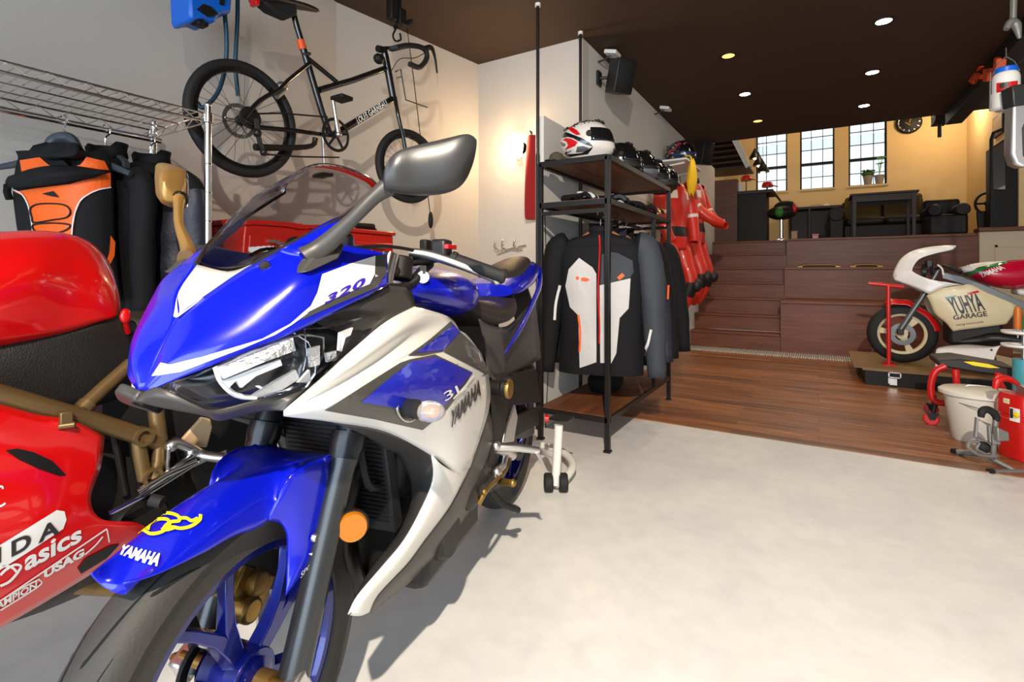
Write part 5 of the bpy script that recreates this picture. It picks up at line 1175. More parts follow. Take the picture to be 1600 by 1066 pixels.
# first jacket: light grey quilted front, black shoulders and side panels
def tc1(z, x, f):
    return 0
    if z > -.2 - .10 * max(0, x): return 0
    if x > .34 - .0 * z and z > -.37: return 0 if x > .62 else 1
    lim = .66 - max(0, (-z - .42)) * 1.5
    if abs(x) > max(.36, lim): return 0
    return 1
jk1, JP, jb = garment('jacket', 'light grey and black quilted jacket with a red zip, first on the shelf rail', 'jacket', (-1.12, 2.875, 1.345), RT * .96 + FW * -.27, -(FW * .96 + RT * .27), .25, .83, .085, (M_blk, M_lgrey, M_slate, M_piping), tcol=tc1, scol=lambda s, k, sg: 3 if s > .96 else (2 if sg > 0 and s > .12 else 0), seed=1, sleeve=.78, spread=.075, quilt=.005, hang_m=M_woodh, group='jackets on the shelf rail', bend=.05, sr=(.082, .072, .05))
poly_decal('grey_front_panel', [[(884, 447), (889, 421), (905, 403), (926, 418), (932, 428), (932, 566), (906, 575), (904, 493), (891, 480)]], M_lgrey, [jb], jk1, off=.004)
poly_decal('grey_front_panel', [[(937, 446), (985, 435), (982, 482), (968, 497), (963, 552), (955, 568), (938, 567)]], M_lgrey, [jb], jk1, off=.004)
b = MB(); b.tube([JP(.0 + .004 * math.sin(i), .118 - .03 * (i < 2), -.13 - i * .07) for i in range(10)], .005, 6); obj('zip', b, M_red, jk1, label='red zip')
for L_, s_ in (([(874, 446), (868, 475), (866, 500)], 0), ([(1018, 515), (1012, 540), (1004, 562)], 0)): stroke_decal('sleeve_piping', [L_], 4, M_piping, [o for o in jk1.children if o.name.startswith('sleeve')], jk1, off=.006)
stroke_decal('pocket_zip', [[(904, 492), (907, 520), (906, 550)]], 3, M_org, [jb], jk1, off=.006)
poly_decal('chest_emblem', [[(900, 434), (902, 432), (904, 432), (905, 434), (904, 437), (901, 437)]], M_org, [jb], jk1, off=.006, step=4)
poly_decal('chest_badge', [[(908, 435), (911, 433.5), (918, 434.5), (922, 437.5), (917, 440), (908, 439)]], M_org, [jb], jk1, off=.006, step=4)
poly_decal('slate_shoulder', [[(940, 398), (950, 393), (966, 396), (988, 407), (990, 425), (984, 434), (938, 445)]], M_slate, [jb], jk1, off=.0035)
stroke_decal('chest_flash', [[(966, 436), (974, 429)]], 6, M_org, [o for o in jk1.children if o.name.startswith(('sleeve', 'torso'))], jk1, off=.006)
for k, (y, lab, ms, tc, sc) in enumerate((
  (3.09, 'black jacket with pale grey shoulder, second on the shelf rail', (M_blk, M_lgrey, M_slate, M_org), lambda z, x, f: 0, lambda s, k_, sg: 1 if (.05 < s < .33 and sg > 0 and k_ < .5) else (2 if s < .05 else 0)),
  (3.26, 'slate grey jacket with an orange zip pull, third on the shelf rail', (M_navy, M_slate, M_org), lambda z, x, f: 1 if z > -.3 else 0, lambda s, k_, sg: 0),
  (3.42, 'plain black jacket, fourth on the shelf rail', (M_blk,), None, None),
  (3.78, 'long black garment at the far end of the shelf rail', (M_blk,), None, None))):
    t_, P_, b_ = garment('jacket', lab, 'jacket', (-1.165, y, 1.345), RT * .96 + FW * -.24, -(FW * .96 + RT * .24), .2, .78 if k < 3 else .92, .06, ms, tcol=tc, scol=sc, seed=10 + 3 * k, sleeve=.76, spread=.12, sr=(.07, .062, .046), hang_m=M_woodh if k == 1 else None, group='jackets on the shelf rail', bend=.03)
    if k == 1:
        b = MB(); b.tube([P_(.335, .07, -.43), P_(.33, .08, -.52)], .007, 8); obj('zip_pull', b, M_org, t_, label='orange zip pull')
# ---------------------------------------------------------------- helmets
def helmet(label, c, fwd, mats, col=None, visor=None, s=1.0, group='helmets on the shelf unit'):
    c = V(c); f = V(fwd).normalized(); l = V((-f.y, f.x, 0)); up = V((0, 0, 1))
    t = thing('helmet', label, 'helmet', c, group)
    def pt(az, el, k=1.0):
        ce, se = math.cos(el), math.sin(el); ca, sa = math.cos(az), math.sin(az)
        x = .152 * ce * ca; y = .118 * ce * sa; z = .128 * se + .128
        if ca > 0 and el < .1: x += .028 * ca * ca * min(1, (.1 - el) * 1.6)
        if ca < 0: x *= 1.04 - .12 * max(0, -se)
        if el < -.5: x *= .96; y *= .97
        return c + (f * x * k + l * y * k + up * max(0.0, (z - .128) * k + .116)) * s
    n, m = 44, 24; b = MB()
    els = [PI / 2 - (PI / 2 + 1.12) * i / m for i in range(m + 1)]
    R_ = [[pt(2 * PI * k / n, e) for k in range(n)] for e in els]
    for i in range(m):
        for k in range(n):
            k2 = (k + 1) % n; az = 2 * PI * (k + .5) / n; az = az - 2 * PI if az > PI else az
            b.cur = col(az, (els[i] + els[i + 1]) / 2) if col else 0
            b.add([R_[i][k], R_[i][k2], R_[i + 1][k2], R_[i + 1][k]], [(0, 1, 2, 3)])
    obj('shell', b, list(mats), t, weld=1e-5, smooth=70)
    b = MB(); b.grid([[pt(a, e, 1.022) for a in [-1.25 + 2.5 * k / 20 for k in range(21)]] for e in [.5 - .62 * i / 8 for i in range(9)]]); obj('visor', b, visor or mat('dark_visor', S(16, 17, 20), .05, coat=1), t, solid=.003)
    b = MB()
    for sg in (1, -1): b.lathe([(0, .008), (.016, .008), (.02, 0), (0, 0)], pt(sg * 1.3, .2, 1.01), l * sg, 16)
    obj('visor_pivot', b, M_black, t)
    b = MB(); b.tube([pt(2 * PI * k / 36, -1.1, 1.0) for k in range(36)], .009, 8, closed=True); obj('neck_roll', b, M_rub, t)
    b = MB(); b.box(pt(0, -.45, 1.015), (.05 * s, .012, .016), math.atan2(l.y, l.x)); obj('chin_vent', b, M_black, t, bevel=.003)
    b = MB(); b.box(pt(.0, 1.1, 1.0), (.03 * s, .09 * s, .012), math.atan2(f.y, f.x)); b.box(pt(.25, 1.0, 1.01), (.04 * s, .02, .012), math.atan2(f.y, f.x)); b.box(pt(-.25, 1.0, 1.01), (.04 * s, .02, .012), math.atan2(f.y, f.x)); obj('vents', b, M_black, t, bevel=.003)
    b = MB(); b.loft([[pt(a, e, k) for e, k in ((.75, 1.0), (.6, 1.0), (.62, 1.09), (.7, 1.08))] for a in [PI - .7 + 1.4 * i / 8 for i in range(9)]]); obj('spoiler', b, list(mats)[-1], t)
    return t
M_hw = mat('helmet_white', S(210, 204, 198), .2, coat=.8); M_hr = mat('helmet_red', S(196, 16, 22), .2, coat=.8); M_hk = mat('helmet_black', S(18, 18, 20), .15, coat=1); M_hb = mat('helmet_blue', S(28, 48, 98), .2, coat=1); M_hs = mat('helmet_silver', S(120, 126, 134), .25, .6, coat=.8)
def g1(az, el):
    s = _nz.noise(V((math.cos(az) * 2.2 + 3, math.sin(az) * 2.2, el * 2.4))); a = abs(az)
    if el < -.85: return 2
    if -.28 < el - .22 * math.sin(a * 2.2) < .0 and a > .7: return 2
    if a > 1.5 and -.55 < el < -.1 and s > -.25: return 1
    if a > 1.3 and .2 < el < .75 and s > .12: return 1
    if s > .33 or (el > 1.0 and abs(s) < .12): return 2
    return 0
FX = V((.98, .16, 0))
ht = ZT + .014
def hpos(px, X=-1.18): 
    p = on_x(px, 250, X); return (X, p.y, ht)
helmet('white helmet with red and black graphics, largest on the near end of the top shelf', hpos(917, -1.2), FX, (M_hw, M_hr, M_hk), None, s=1.04)
whel = [o for o in bpy.data.objects if o.name == 'helmet'][0]; wsh = [o for o in whel.children if o.name.startswith('shell')]
def hz(*P): return [(840 + x / 4.845, 160 + y / 4.845) for x, y in P]
poly_decal('red_flash', [hz((225, 195), (255, 185), (300, 212), (328, 246), (295, 248), (258, 226)), hz((188, 285), (215, 270), (255, 275), (305, 300), (285, 330), (205, 362), (232, 325), (222, 300))], M_hr, wsh, whel, off=.002, step=4)
poly_decal('black_graphics', [hz((196, 222), (235, 232), (330, 268), (395, 305), (420, 335), (340, 312), (270, 272), (230, 262), (186, 270)), hz((235, 165), (300, 118), (380, 108), (440, 122), (470, 150), (400, 138), (320, 142), (262, 170)), hz((176, 385), (240, 392), (340, 382), (385, 352), (420, 335), (412, 350), (380, 392), (250, 410), (190, 408))], M_hk, wsh, whel, off=.002, step=4)
poly_decal('grey_graphics', [hz((160, 300), (185, 300), (214, 318), (205, 335), (170, 330)), hz((300, 335), (345, 330), (390, 345), (350, 378), (290, 380))], M_hs, wsh, whel, off=.0015, step=4)
helmet('glossy black helmet directly behind the white one on the top shelf', hpos(966, -1.2), FX, (M_hk,), None)
helmet('black helmet with silver chin, middle of the top shelf', hpos(995, -1.16), FX, (M_hk, M_hs, M_hk), lambda a, e: 1 if (e < -.2 and abs(a) < 1.1) else 0)
helmet('smaller black helmet, second from the far end of the top shelf', hpos(1016, -1.14), FX, (M_hk, M_hs, M_hk), lambda a, e: 1 if (e < -.45) else 0, s=.93)
helmet('dark grey helmet at the far end of the top shelf', hpos(1032, -1.13), FX, (M_hk, M_hs, M_hk), lambda a, e: 1 if e > .6 else 0, s=.93)
P = V((-1.345, 2.73, ht))
cp = thing('cap', 'small dark cap at the back corner of the top shelf', 'cap', P)
b = MB(); b.loft([[P + V((r * math.cos(a), r * math.sin(a), z)) for a in [2 * PI * k / 18 for k in range(18)]] for r, z in ((.045, 0), (.046, .02), (.038, .045), (.015, .058))]); obj('crown', b, mat('olive_cloth', S(70, 66, 48), .9), cp)
b = MB(); b.loft([[P + V((-.02 + .04 * math.cos(a), -.03 + .04 * math.sin(a), z)) for a in [2 * PI * k / 18 for k in range(18)]] for z in (0, .006)]); obj('peak', b, M_black, cp)
# ---------------------------------------------------------------- gloves on the middle shelf
def glove(label, c, yaw, m1, m2, flip=1):
    c = V(c); t = thing('glove', label, 'glove', c, 'riding gloves on the middle shelf'); Rz = Matrix.Rotation(yaw, 3, 'Z')
    def P(x, y, z): return c + Rz @ V((x, y * flip, z))
    b = MB(); b.loft([[P(x, hw * math.cos(a), .03 + hh * math.sin(a)) for a in [2 * PI * k / 14 for k in range(14)]] for x, hw, hh in ((-.09, .05, .028), (-.05, .046, .026), (-.02, .042, .024), (.03, .05, .026), (.06, .047, .02))]); obj('palm', b, m1, t)
    for i, (y, ln) in enumerate(((-.036, .065), (-.012, .08), (.012, .085), (.036, .075))):
        b = MB(); b.tube([P(.055, y, .035), P(.055 + ln * .5, y * 1.1, .042), P(.055 + ln * .9, y * 1.15, .026), P(.055 + ln, y * 1.15, .014)], [.012, .0125, .012, .009], 8, smooth=3); obj('finger', b, m1 if i % 2 else m2, t)
    b = MB(); b.tube([P(-.01, .04, .03), P(.03, .075, .03), P(.06, .085, .022)], [.014, .0135, .01], 8, smooth=3); obj('thumb', b, m1, t)
    b = MB(); b.box(P(.04, 0, .056), (.03, .07, .012), yaw); obj('knuckle_guard', b, m2, t, bevel=.004)
gz = ZM + .014
M_gw = mat('glove_white', S(196, 196, 196), .5)
for k, (y, x, yaw, a, b_, lab) in enumerate(((2.80, -1.24, -.3, M_blk, M_gw, 'black and white glove nearest the camera on the middle shelf'), (2.95, -1.12, .3, M_blk, M_slate, 'black glove with slate knuckles, second on the middle shelf'), (3.15, -1.2, .1, M_gw, M_blk, 'pale grey glove lying behind the first two on the middle shelf'), (3.3, -1.12, -.2, M_blk, M_blk, 'all black glove in the middle of the middle shelf'), (3.5, -1.1, .4, M_blk, mat('glove_pink', S(170, 40, 90), .5), 'black glove with pink trim on the middle shelf'), (3.72, -1.1, 0, M_blk, M_gold, 'black glove with brass coloured knuckles at the far end of the middle shelf'))):
    glove(lab, (x, y, gz), yaw, a, b_, 1 if k % 2 else -1)
# ---------------------------------------------------------------- loudspeakers, small white brackets
def speaker(label, p0, size, yaw, tilt):
    p0 = V(p0); t = thing('loudspeaker', label, 'loudspeaker', p0, 'loudspeakers on the partition wall'); M = Matrix.Rotation(yaw, 3, 'Z') @ Matrix.Rotation(tilt, 3, 'Y')
    b = MB(); w, d, h = size; b.add([p0 + M @ V((x, y * (1 if x > 0 else .75), z)) for x in (-d / 2, d / 2) for y in (-w / 2, w / 2) for z in (-h / 2, h / 2)], [(0, 1, 3, 2), (4, 6, 7, 5), (0, 4, 5, 1), (2, 3, 7, 6), (0, 2, 6, 4), (1, 5, 7, 3)]); obj('cabinet', b, M_plast, t, bevel=.008)
    b = MB(); b.add([p0 + M @ V((d / 2 + .004, y, z)) for y in (-w * .46, w * .46) for z in (-h * .46, h * .46)], [(0, 1, 3, 2)]); obj('grille', b, mat('speaker_cloth', S(20, 20, 20), .9, bump=.3, bscale=500), t, solid=.006, soff=0)
    b = MB(); b.box((-1.488, p0.y, p0.z + .02), (.02, .07, .11)); b.tube([(-1.48, p0.y, p0.z + .02), p0 + M @ V((-d / 2, 0, 0))], .012, 10); obj('wall_bracket', b, M_plast, t)
p = on_x(968, 120, -1.32); speaker('black loudspeaker tilted down high on the partition wall above the helmets', p, (.17, .15, .25), -.55, .28)
p = on_x(1097, 240, -1.36); speaker('black loudspeaker on the partition wall beside the white wall shelf', p, (.2, .2, .3), -.5, .2)
for x, y, lab in ((957, 84, 'small white ceiling bracket above the near loudspeaker'), (1040, 170, 'small white sensor under the ceiling between the two loudspeakers')):
    p = on_x(x, y, -1.38); t = thing('wall_sensor', lab, 'sensor', p, 'white sensors on the partition wall')
    b = MB(); b.box(p, (.1, .12, .03), .2, M=Matrix.Rotation(.25, 3, 'Y')); obj('housing', b, M_white, t, bevel=.006)
    b = MB(); b.tube([p, p + V((-.06, 0, -.03)), V((-1.498, p.y, p.z - .04))], .008, 8); obj('arm', b, M_plast, t)
# ---------------------------------------------------------------- white wall shelf with a helmet
ws = on_x(1060, 250, -1.34)
t = thing('wall_shelf', 'white wall shelf on the partition with one dark helmet on it', 'wall shelf', (-1.49, ws.y, ws.z))
y0, y1, zt_ = ws.y - .42, ws.y + .34, 1 + 0
zt_ = on_x(1058, 236, -1.18).z
b = MB(); b.box2((-1.5, y0, zt_ - .02), (-1.16, y1, zt_)); obj('board', b, M_white, t, bevel=.004)
for y in (y0 + .1, y1 - .1): b = MB(); b.tube([(-1.49, y, zt_ - .2), (-1.48, y, zt_ - .06), (-1.2, y, zt_ - .03)], .012, 8); obj('bracket', b, M_white, t)
def g2(az, el):
    s = _nz.noise(V((math.cos(az) * 2 + 7, math.sin(az) * 2, el * 2.2)))
    return 1 if s > .25 else (2 if s < -.3 else (3 if abs(s) < .05 else 0))
helmet('dark helmet with blue and pink graphics alone on the white wall shelf', (-1.32, ws.y - .02, zt_ + .002), V((.95, -.3, 0)), (M_hk, M_hb, mat('helmet_pink', S(150, 50, 80), .25, coat=.8), mat('helmet_lime', S(150, 180, 40), .25, coat=.8), M_hk), g2, s=1.12, group=None)
# ---------------------------------------------------------------- leather suits
M_lea = mat('red_leather', S(196, 42, 26), .38, bump=.12, bscale=140, coat=.15); M_leab = mat('black_leather', S(24, 22, 22), .5, bump=.1, bscale=140); M_leaw = mat('white_leather', S(214, 206, 196), .45)
def suit(label, top, arm, s=1.0, mats=(M_lea, M_leab, M_leaw), face=V((1, 0, 0)), seed=0, leg=(.0, .12)):
    top = V(top); fr_ = V(face).normalized(); ac = V((-fr_.y, fr_.x, 0)); t = thing('leather_suit', label, 'leather suit', top, 'racing suits on the partition wall')
    def P(x, y, z): return top + (ac * x + fr_ * y + V((0, 0, z))) * s
    def limb(nm, pts, rad, colf=None, n=16):
        cp = crom(pts, 6); m = len(cp); b = MB(); rr = []
        for i, p in enumerate(cp):
            u = i / (m - 1) * (len(rad) - 1); k = min(int(u), len(rad) - 2); r = (rad[k] * (1 - u + k) + rad[k + 1] * (u - k)) * s
            tan = (cp[min(i + 1, m - 1)] - cp[max(i - 1, 0)]).normalized(); e1 = (fr_ - tan * fr_.dot(tan)); e1 = (e1 if e1.length > .1 else V((0, 0, 1)) - tan * tan.z).normalized(); e2 = tan.cross(e1)
            rr.append([p + (e1 * math.cos(2 * PI * q / n) + e2 * math.sin(2 * PI * q / n)) * r * (1 + 6 * fold((p.x + .2 * math.cos(2 * PI * q / n) + seed, p.y + .2 * math.sin(2 * PI * q / n), p.z), 8, .014)) for q in range(n)])
        for i in range(m - 1):
            for q in range(n): b.cur = colf(i / (m - 1), q / n) if colf else 0; b.add([rr[i][q], rr[i][(q + 1) % n], rr[i + 1][(q + 1) % n], rr[i + 1][q]], [(0, 1, 2, 3)])
        b.cur = 0; b.face([len(b.v) - 1]) if False else None
        return obj(nm, b, list(mats), t, weld=1e-5, smooth=70, solid=.004)
    NS = [(-.03, .06, .05), (-.07, .14, .08), (-.14, .2, .11), (-.3, .205, .13), (-.5, .17, .11), (-.64, .18, .12), (-.78, .185, .12)]
    n = 32; ct = crom([V(q) for q in NS], 5); b = MB(); rg = []
    for z, hw, hd in ct: rg.append([P(hw * math.cos(a), hd * math.sin(a) * (1 + 5 * fold((math.cos(a) + seed, math.sin(a), z * 3), 3, .02)), z) for a in [2 * PI * k / n for k in range(n)]])
    for i in range(len(rg) - 1):
        for k in range(n):
            zz = ct[i].x; xx = math.cos(2 * PI * (k + .5) / n)
            b.cur = 1 if (-.62 < zz < -.5) else (2 if (-.2 < zz < -.14 and abs(xx) > .3) else 0)
            b.add([rg[i][k], rg[i][(k + 1) % n], rg[i + 1][(k + 1) % n], rg[i + 1][k]], [(0, 1, 2, 3)])
    obj('torso', b, list(mats), t, weld=1e-5, smooth=70, solid=.004)
    for sg in (1, -1):
        A = arm[0 if sg > 0 else 1]
        limb('sleeve', [P(sg * .16, 0, -.1), P(sg * .23, .02, -.16)] + [P(*q) for q in A], (.085, .08, .075, .06, .045), lambda u, q: 2 if .46 < u < .54 else (1 if .1 < u < .3 and q > .6 else 0))
        limb('trouser_leg', [P(sg * .1, 0, -.74), P(sg * (.11 + leg[0]), leg[1] * .5, -.95), P(sg * (.12 + leg[0]), leg[1], -1.14), P(sg * .1, leg[1] * .5, -1.35), P(sg * .08, .0, -1.5)], (.105, .1, .085, .075, .055), lambda u, q: 1 if (.46 < u < .66 and (q < .3 or q > .75)) else 0)
        b = MB(); b.ball(P(sg * (.13 + leg[0]), leg[1] + .07, -1.17), .065 * s, 14, M=Matrix.Diagonal((1, .8, 1.2))); obj('knee_slider', b, mats[1], t)
    b = MB(); b.loft([[P(.075 * math.cos(a), .065 * math.sin(a), z) for a in [2 * PI * k / 18 for k in range(18)]] for z in (-.045, .0, .02)], True, False); obj('collar', b, mats[1], t, solid=.01)
    b = MB(); b.tube([P(-.15, 0, -.09), P(0, 0, .0), P(.15, 0, -.09)], .012, 8, smooth=4); b.tube([P(0, 0, .0), P(0, 0, .05), P(0, -.03, .08)], .004, 6); obj('hanger', b, M_hang, t)
    return t
s0 = on_x(1084, 282, -1.28)
suit('red leather racing suit with sleeves reaching forward, hung in front of the stairs', s0, ([(.27, .08, -.36), (.2, .22, -.52), (.14, .34, -.56)], [(-.26, .1, -.36), (-.22, .26, -.5), (-.15, .38, -.56)]), .98, face=V((.98, -.1, 0)), seed=2)
s1 = on_x(1053, 280, -1.3)
suit('red racing suit with a white shoulder panel, between the shelf unit and the other suit', s1, ([(.27, .03, -.38), (.25, .08, -.62), (.22, .1, -.7)], [(-.27, .03, -.38), (-.25, .1, -.6), (-.2, .14, -.7)]), .95, face=V((.9, -.4, 0)), seed=5)
p = on_x(1081, 274, -1.1)
yg = thing('yellow_bag', 'yellow cloth pouch hanging from the white wall shelf', 'pouch', p)
b = MB(); b.loft([[p + V((r * math.cos(a) * .6, r * math.sin(a), z + .02 * math.sin(3 * a))) for a in [2 * PI * k / 16 for k in range(16)]] for r, z in ((.02, .16), (.05, .12), (.075, .03), (.085, -.06), (.07, -.14), (.03, -.2))]); obj('pouch', b, mat('yellow_cloth', S(232, 184, 10), .6, bump=.2, bscale=40), yg)
b = MB(); b.tube([p + V((0, 0, .15)), p + V((-.02, 0, .2)), p + V((-.05, 0, .2))], .006, 8); obj('strap', b, M_yellow, yg)
# ================================================================== small race bike on its low platform, right
M_crm = mat('cream_fairing', S(222, 208, 170), .4, coat=.2); M_wht = mat('white_fairing', S(232, 230, 226), .3, coat=.4); M_mag = mat('crimson_tank', S(190, 10, 50), .22, coat=.8); M_grn = mat('green_stripe', S(20, 120, 60), .3, coat=.5)
M_frg = mat('grey_alloy_frame', S(110, 112, 112), .4, .6)
M_redp = mat('red_stand_paint', S(200, 26, 24), .3, coat=.4)
YP = 5.9
pf = Frame((.66, YP, 0), (-1, 0, 0)); N = pf.px
pl = thing('platform', 'low wooden platform with black sides under the small race bike', 'platform', (1.6, 5.9, 0))
c0 = on_y(1345, 580, 5.45); ZP = .155
b = MB(); b.box2((.33, 5.42, ZP - .02), (2.9, 6.5, ZP)); b.add([(.27, 5.42, ZP - .004), (.33, 5.42, ZP - .004), (.33, 6.5, ZP - .004), (.27, 6.5, ZP - .004), (.27, 5.42, ZP), (.33, 5.42, ZP), (.33, 6.5, ZP), (.27, 6.5, ZP)], [(0, 3, 2, 1), (4, 5, 6, 7), (0, 1, 5, 4), (2, 3, 7, 6), (1, 2, 6, 5), (0, 4, 7, 3)]); obj('deck', b, M_ply, pl, smooth=0)
b = MB(); b.box2((.35, 5.44, 0), (2.9, 6.48, ZP - .02)); obj('base', b, M_black, pl, smooth=0)
b = MB(); p = on_y(1398, 585, 5.43); 
for (x0, z0, x1, z1) in ((-.045, -.05, -.036, .05), (.036, 0, .045, .05), (-.045, .042, .045, .05), (-.045, .0, .045, .008)): b.box2((p.x + x0, 5.425, .085 + z0), (p.x + x1, 5.44, .085 + z1))
b.box2((p.x - .035, 5.422, .025), (p.x + .015, 5.44, .08)); obj('latch', b, M_alu, pl)
gb = thing('motorcycle', 'small race bike with cream and white fairing reading YUHYA, on the wooden platform', 'motorcycle', (.66, YP, ZP))
c = N(1408.5, 518, 0); RW = .268
def gw(c, axv, parent):
    b = MB(); pr = [(.19 + (RW - .19) * max(0, math.cos(-PI / 2 + PI * k / 12)) ** .55, .05 * math.sin(-PI / 2 + PI * k / 12)) for k in range(13)] + [(.185, .03), (.185, -.03)]
    b.lathe(pr, c, pf.l, 56, loop=True); t = obj('tyre', b, M_rub, parent)
    b = MB(); b.lathe([(.197, -.04), (.197, .04), (.186, .034), (.165, .02), (.165, -.02), (.186, -.034)], c, pf.l, 48, loop=True); r = obj('wheel_rim', b, M_crm, t)
    b = MB()
    for k in range(3):
        a = 2 * PI * k / 3 + .15; d = pf.f * math.cos(a) + V((0, 0, math.sin(a))); e = pf.l.cross(d)
        b.loft([[c + d * q + e * s * w + pf.l * y for s, y in ((-1, -.02), (1, -.02), (1, .02), (-1, .02))] for q, w in ((.03, .03), (.1, .019), (.172, .03))])
    b.cyl(c - pf.l * .04, c + pf.l * .045, .045, 24); obj('spokes', b, M_crm, r, bevel=.003)
    b = MB(); b.lathe([(.1, .05), (.1, .055), (.06, .055), (.06, .05)], c, pf.l, 32, loop=True); obj('brake_disc', b, M_frg, r)
    return t
c.z = ZP + RW + .003
gw(c, None, gb)
gw(c + V((1.22, 0, 0)), None, gb)
for v in (.085, -.085):
    b = MB(); b.tube([N(1403, 522, v), N(1421, 494, v), N(1440, 466, v), N(1462, 430, v), N(1470, 415, v)], [.026, .024, .022, .018, .018], 14); o = obj('fork_leg', b, M_frg, gb)
    b = MB(); b.box(N(1407, 519, v * 1.3), (.05, .03, .05)); obj('axle_clamp', b, M_steel, o, bevel=.006)
rows = []
for (x, y) in ((1381, 471), (1392, 467), (1404, 468), (1420, 469), (1432, 477), (1446, 486), (1455, 495), (1466, 509), (1470, 517)):
    p = N(x, y, 0); d = (p - c).normalized(); rr = max((p - c).length, RW + .018); rows.append([c + d * (rr - abs(k) * .012 * abs(k)) + pf.l * (.024 * k) for k in (-2, -1, 0, 1, 2)])
b = MB(); b.grid(fine(rows, 3, 3)); obj('front_mudguard', b, M_redp, gb, solid=.003)
def gpanel(name, rows, m, mirror=True, nu=4, nv=4):
    b = MB(); b.grid(fine(rows, nu, nv)); o = facing(obj(name, b, m, gb, fixn=False, solid=.003))
    if mirror:
        b = MB(); b.grid([[pf.mir(p) for p in r] for r in fine(rows, nu, nv)]); o2 = obj(name, b, m, gb, fixn=False, solid=.003)
        if sum(p.normal.y * p.area for p in o2.data.polygons) < 0: o2.data.flip_normals()
    return o
gpanel('nose_fairing', [[N(1395, 431, 0), N(1396, 436, .05), N(1402, 439, .1), N(1430, 449, .15), N(1452, 460, .18)],
  [N(1397, 422, 0), N(1400, 425, .06), N(1412, 432, .12), N(1445, 441, .17), N(1476, 449, .19)],
  [N(1405, 407, 0), N(1410, 408, .06), N(1424, 424, .13), N(1450, 436, .175), N(1500, 445, .2)],
  [N(1412, 402, 0), N(1416, 404, .06), N(1426, 426, .13), N(1470, 442, .185), N(1502, 446, .2)]], M_wht)
gpanel('nose_top', [[N(1396, 430, 0), N(1397, 430, .03), N(1400, 432, .08), N(1412, 434, .12)], [N(1405, 408, 0), N(1407, 408, .04), N(1414, 414, .1), N(1424, 427, .13)], [N(1422, 394, 0), N(1424, 394, .05), N(1428, 400, .11), N(1426, 418, .135)], [N(1446, 387, 0), N(1447, 387, .06), N(1446, 393, .12), N(1436, 405, .14)], [N(1475, 384, 0), N(1476, 384, .06), N(1474, 388, .12), N(1458, 397, .14)], [N(1494, 383.5, 0), N(1494, 384, .06), N(1492, 387, .11), N(1489, 390, .13)]], M_wht)
gs = gpanel('side_fairing', [[N(1448, 462, .175), N(1454, 474, .17), N(1462, 492, .165), N(1480, 505, .15)], [N(1476, 450, .19), N(1480, 475, .2), N(1484, 500, .2), N(1488, 517, .18)],
  [N(1503, 446, .2), N(1503, 475, .215), N(1502, 500, .215), N(1500, 516, .19)], [N(1517, 445, .2), N(1535, 470, .215), N(1540, 495, .21), N(1540, 511, .19)], [N(1545, 458, .19), N(1562, 478, .2), N(1565, 495, .2), N(1570, 507, .18)], [N(1590, 477, .17), N(1588, 485, .18), N(1580, 497, .18), N(1574, 505, .17)]], M_crm)
text_decal('fairing_lettering', 'YUHYA', [(1490, 493), (1540, 485), (1529, 458), (1478, 466)], M_dkd, [gs], gs, off=.004, bold=.03, step=4)
text_decal('fairing_lettering', 'GARAGE', [(1490, 500), (1543, 494), (1541, 486), (1489, 493)], M_dkd, [gs], gs, off=.004, bold=.02, step=4)
text_decal('fairing_lettering', 'racing motorcycle', [(1494, 510), (1537, 505), (1536, 501), (1494, 506)], M_dkd, [gs], gs, off=.004, bold=0, step=4)
poly_decal('green_flash', [[(1476, 465), (1494, 461), (1495, 464), (1479, 468)]], M_grn, [gs], gs, off=.004)
poly_decal('red_flash', [[(1511, 458), (1528, 454), (1530, 457), (1512, 461)]], M_redp, [gs], gs, off=.004)
rings = []
for x, yt, yb, hw in ((1498, 418, 424, .07), (1508, 415, 431, .11), (1530, 411, 441, .14), (1560, 408, 450, .15), (1590, 406, 452, .14), (1625, 404, 446, .1), (1650, 408, 440, .05)):
    Tp, Bm = N(x, yt, 0), N(x, yb, 0); rings.append([(Tp + Bm) / 2 + pf.l * hw * abs(math.cos(a)) ** .8 * (1 if math.cos(a) > 0 else -1) + (Tp - Bm) / 2 * math.sin(a) for a in [2 * PI * k / 20 for k in range(20)]])
cols = [crom([r[j] for r in rings], 4) for j in range(20)]
b = MB(); b.loft([[q[i] for q in cols] for i in range(len(cols[0]))]); gt = obj('fuel_tank', b, M_mag, gb)
poly_decal('white_top', [[(1496, 417), (1508, 414), (1540, 410), (1575, 408), (1560, 411), (1528, 418), (1520, 423), (1504, 426)]], M_wd, [gt], gt, off=.003, step=5)
poly_decal('green_stripe', [[(1504, 428), (1522, 423), (1530, 418), (1560, 411), (1578, 408), (1570, 413), (1540, 421), (1520, 429), (1510, 432)]], M_grn, [gt], gt, off=.004, step=5)
text_decal('tank_lettering', 'YAMAHA', [(1533, 434), (1571, 420), (1563, 415), (1529, 427)], M_wd, [gt], gt, off=.005, bold=.03, step=4)
b = MB()
for v in (.1, -.1):
    b = MB(); b.loft([[N(x, y - h, v - .02), N(x, y - h, v + .02), N(x, y + h, v + .02), N(x, y + h, v - .02)] for x, y, h in ((1472, 430, 5), (1500, 437, 6), (1540, 452, 6), (1600, 478, 6), (1640, 495, 6))]); obj('frame_beam', b, M_frg, gb, bevel=.004)
b = MB(); b.tube([N(1456, 412, .05), N(1455, 424, .05), N(1460, 436, .03)], .012, 8); b.tube([N(1463, 420, .12), N(1478, 416, .2), N(1500, 425, .28)], .013, 10, smooth=3); b.box(N(1450, 412, 0), (.03, .16, .05)); hb = obj('handlebar', b, M_steel, gb)
b = MB(); b.tube([N(1465, 414, .2), N(1472, 420, .22), N(1474, 430, .25)], .007, 8, smooth=3); obj('hand_lever', b, M_white, hb)
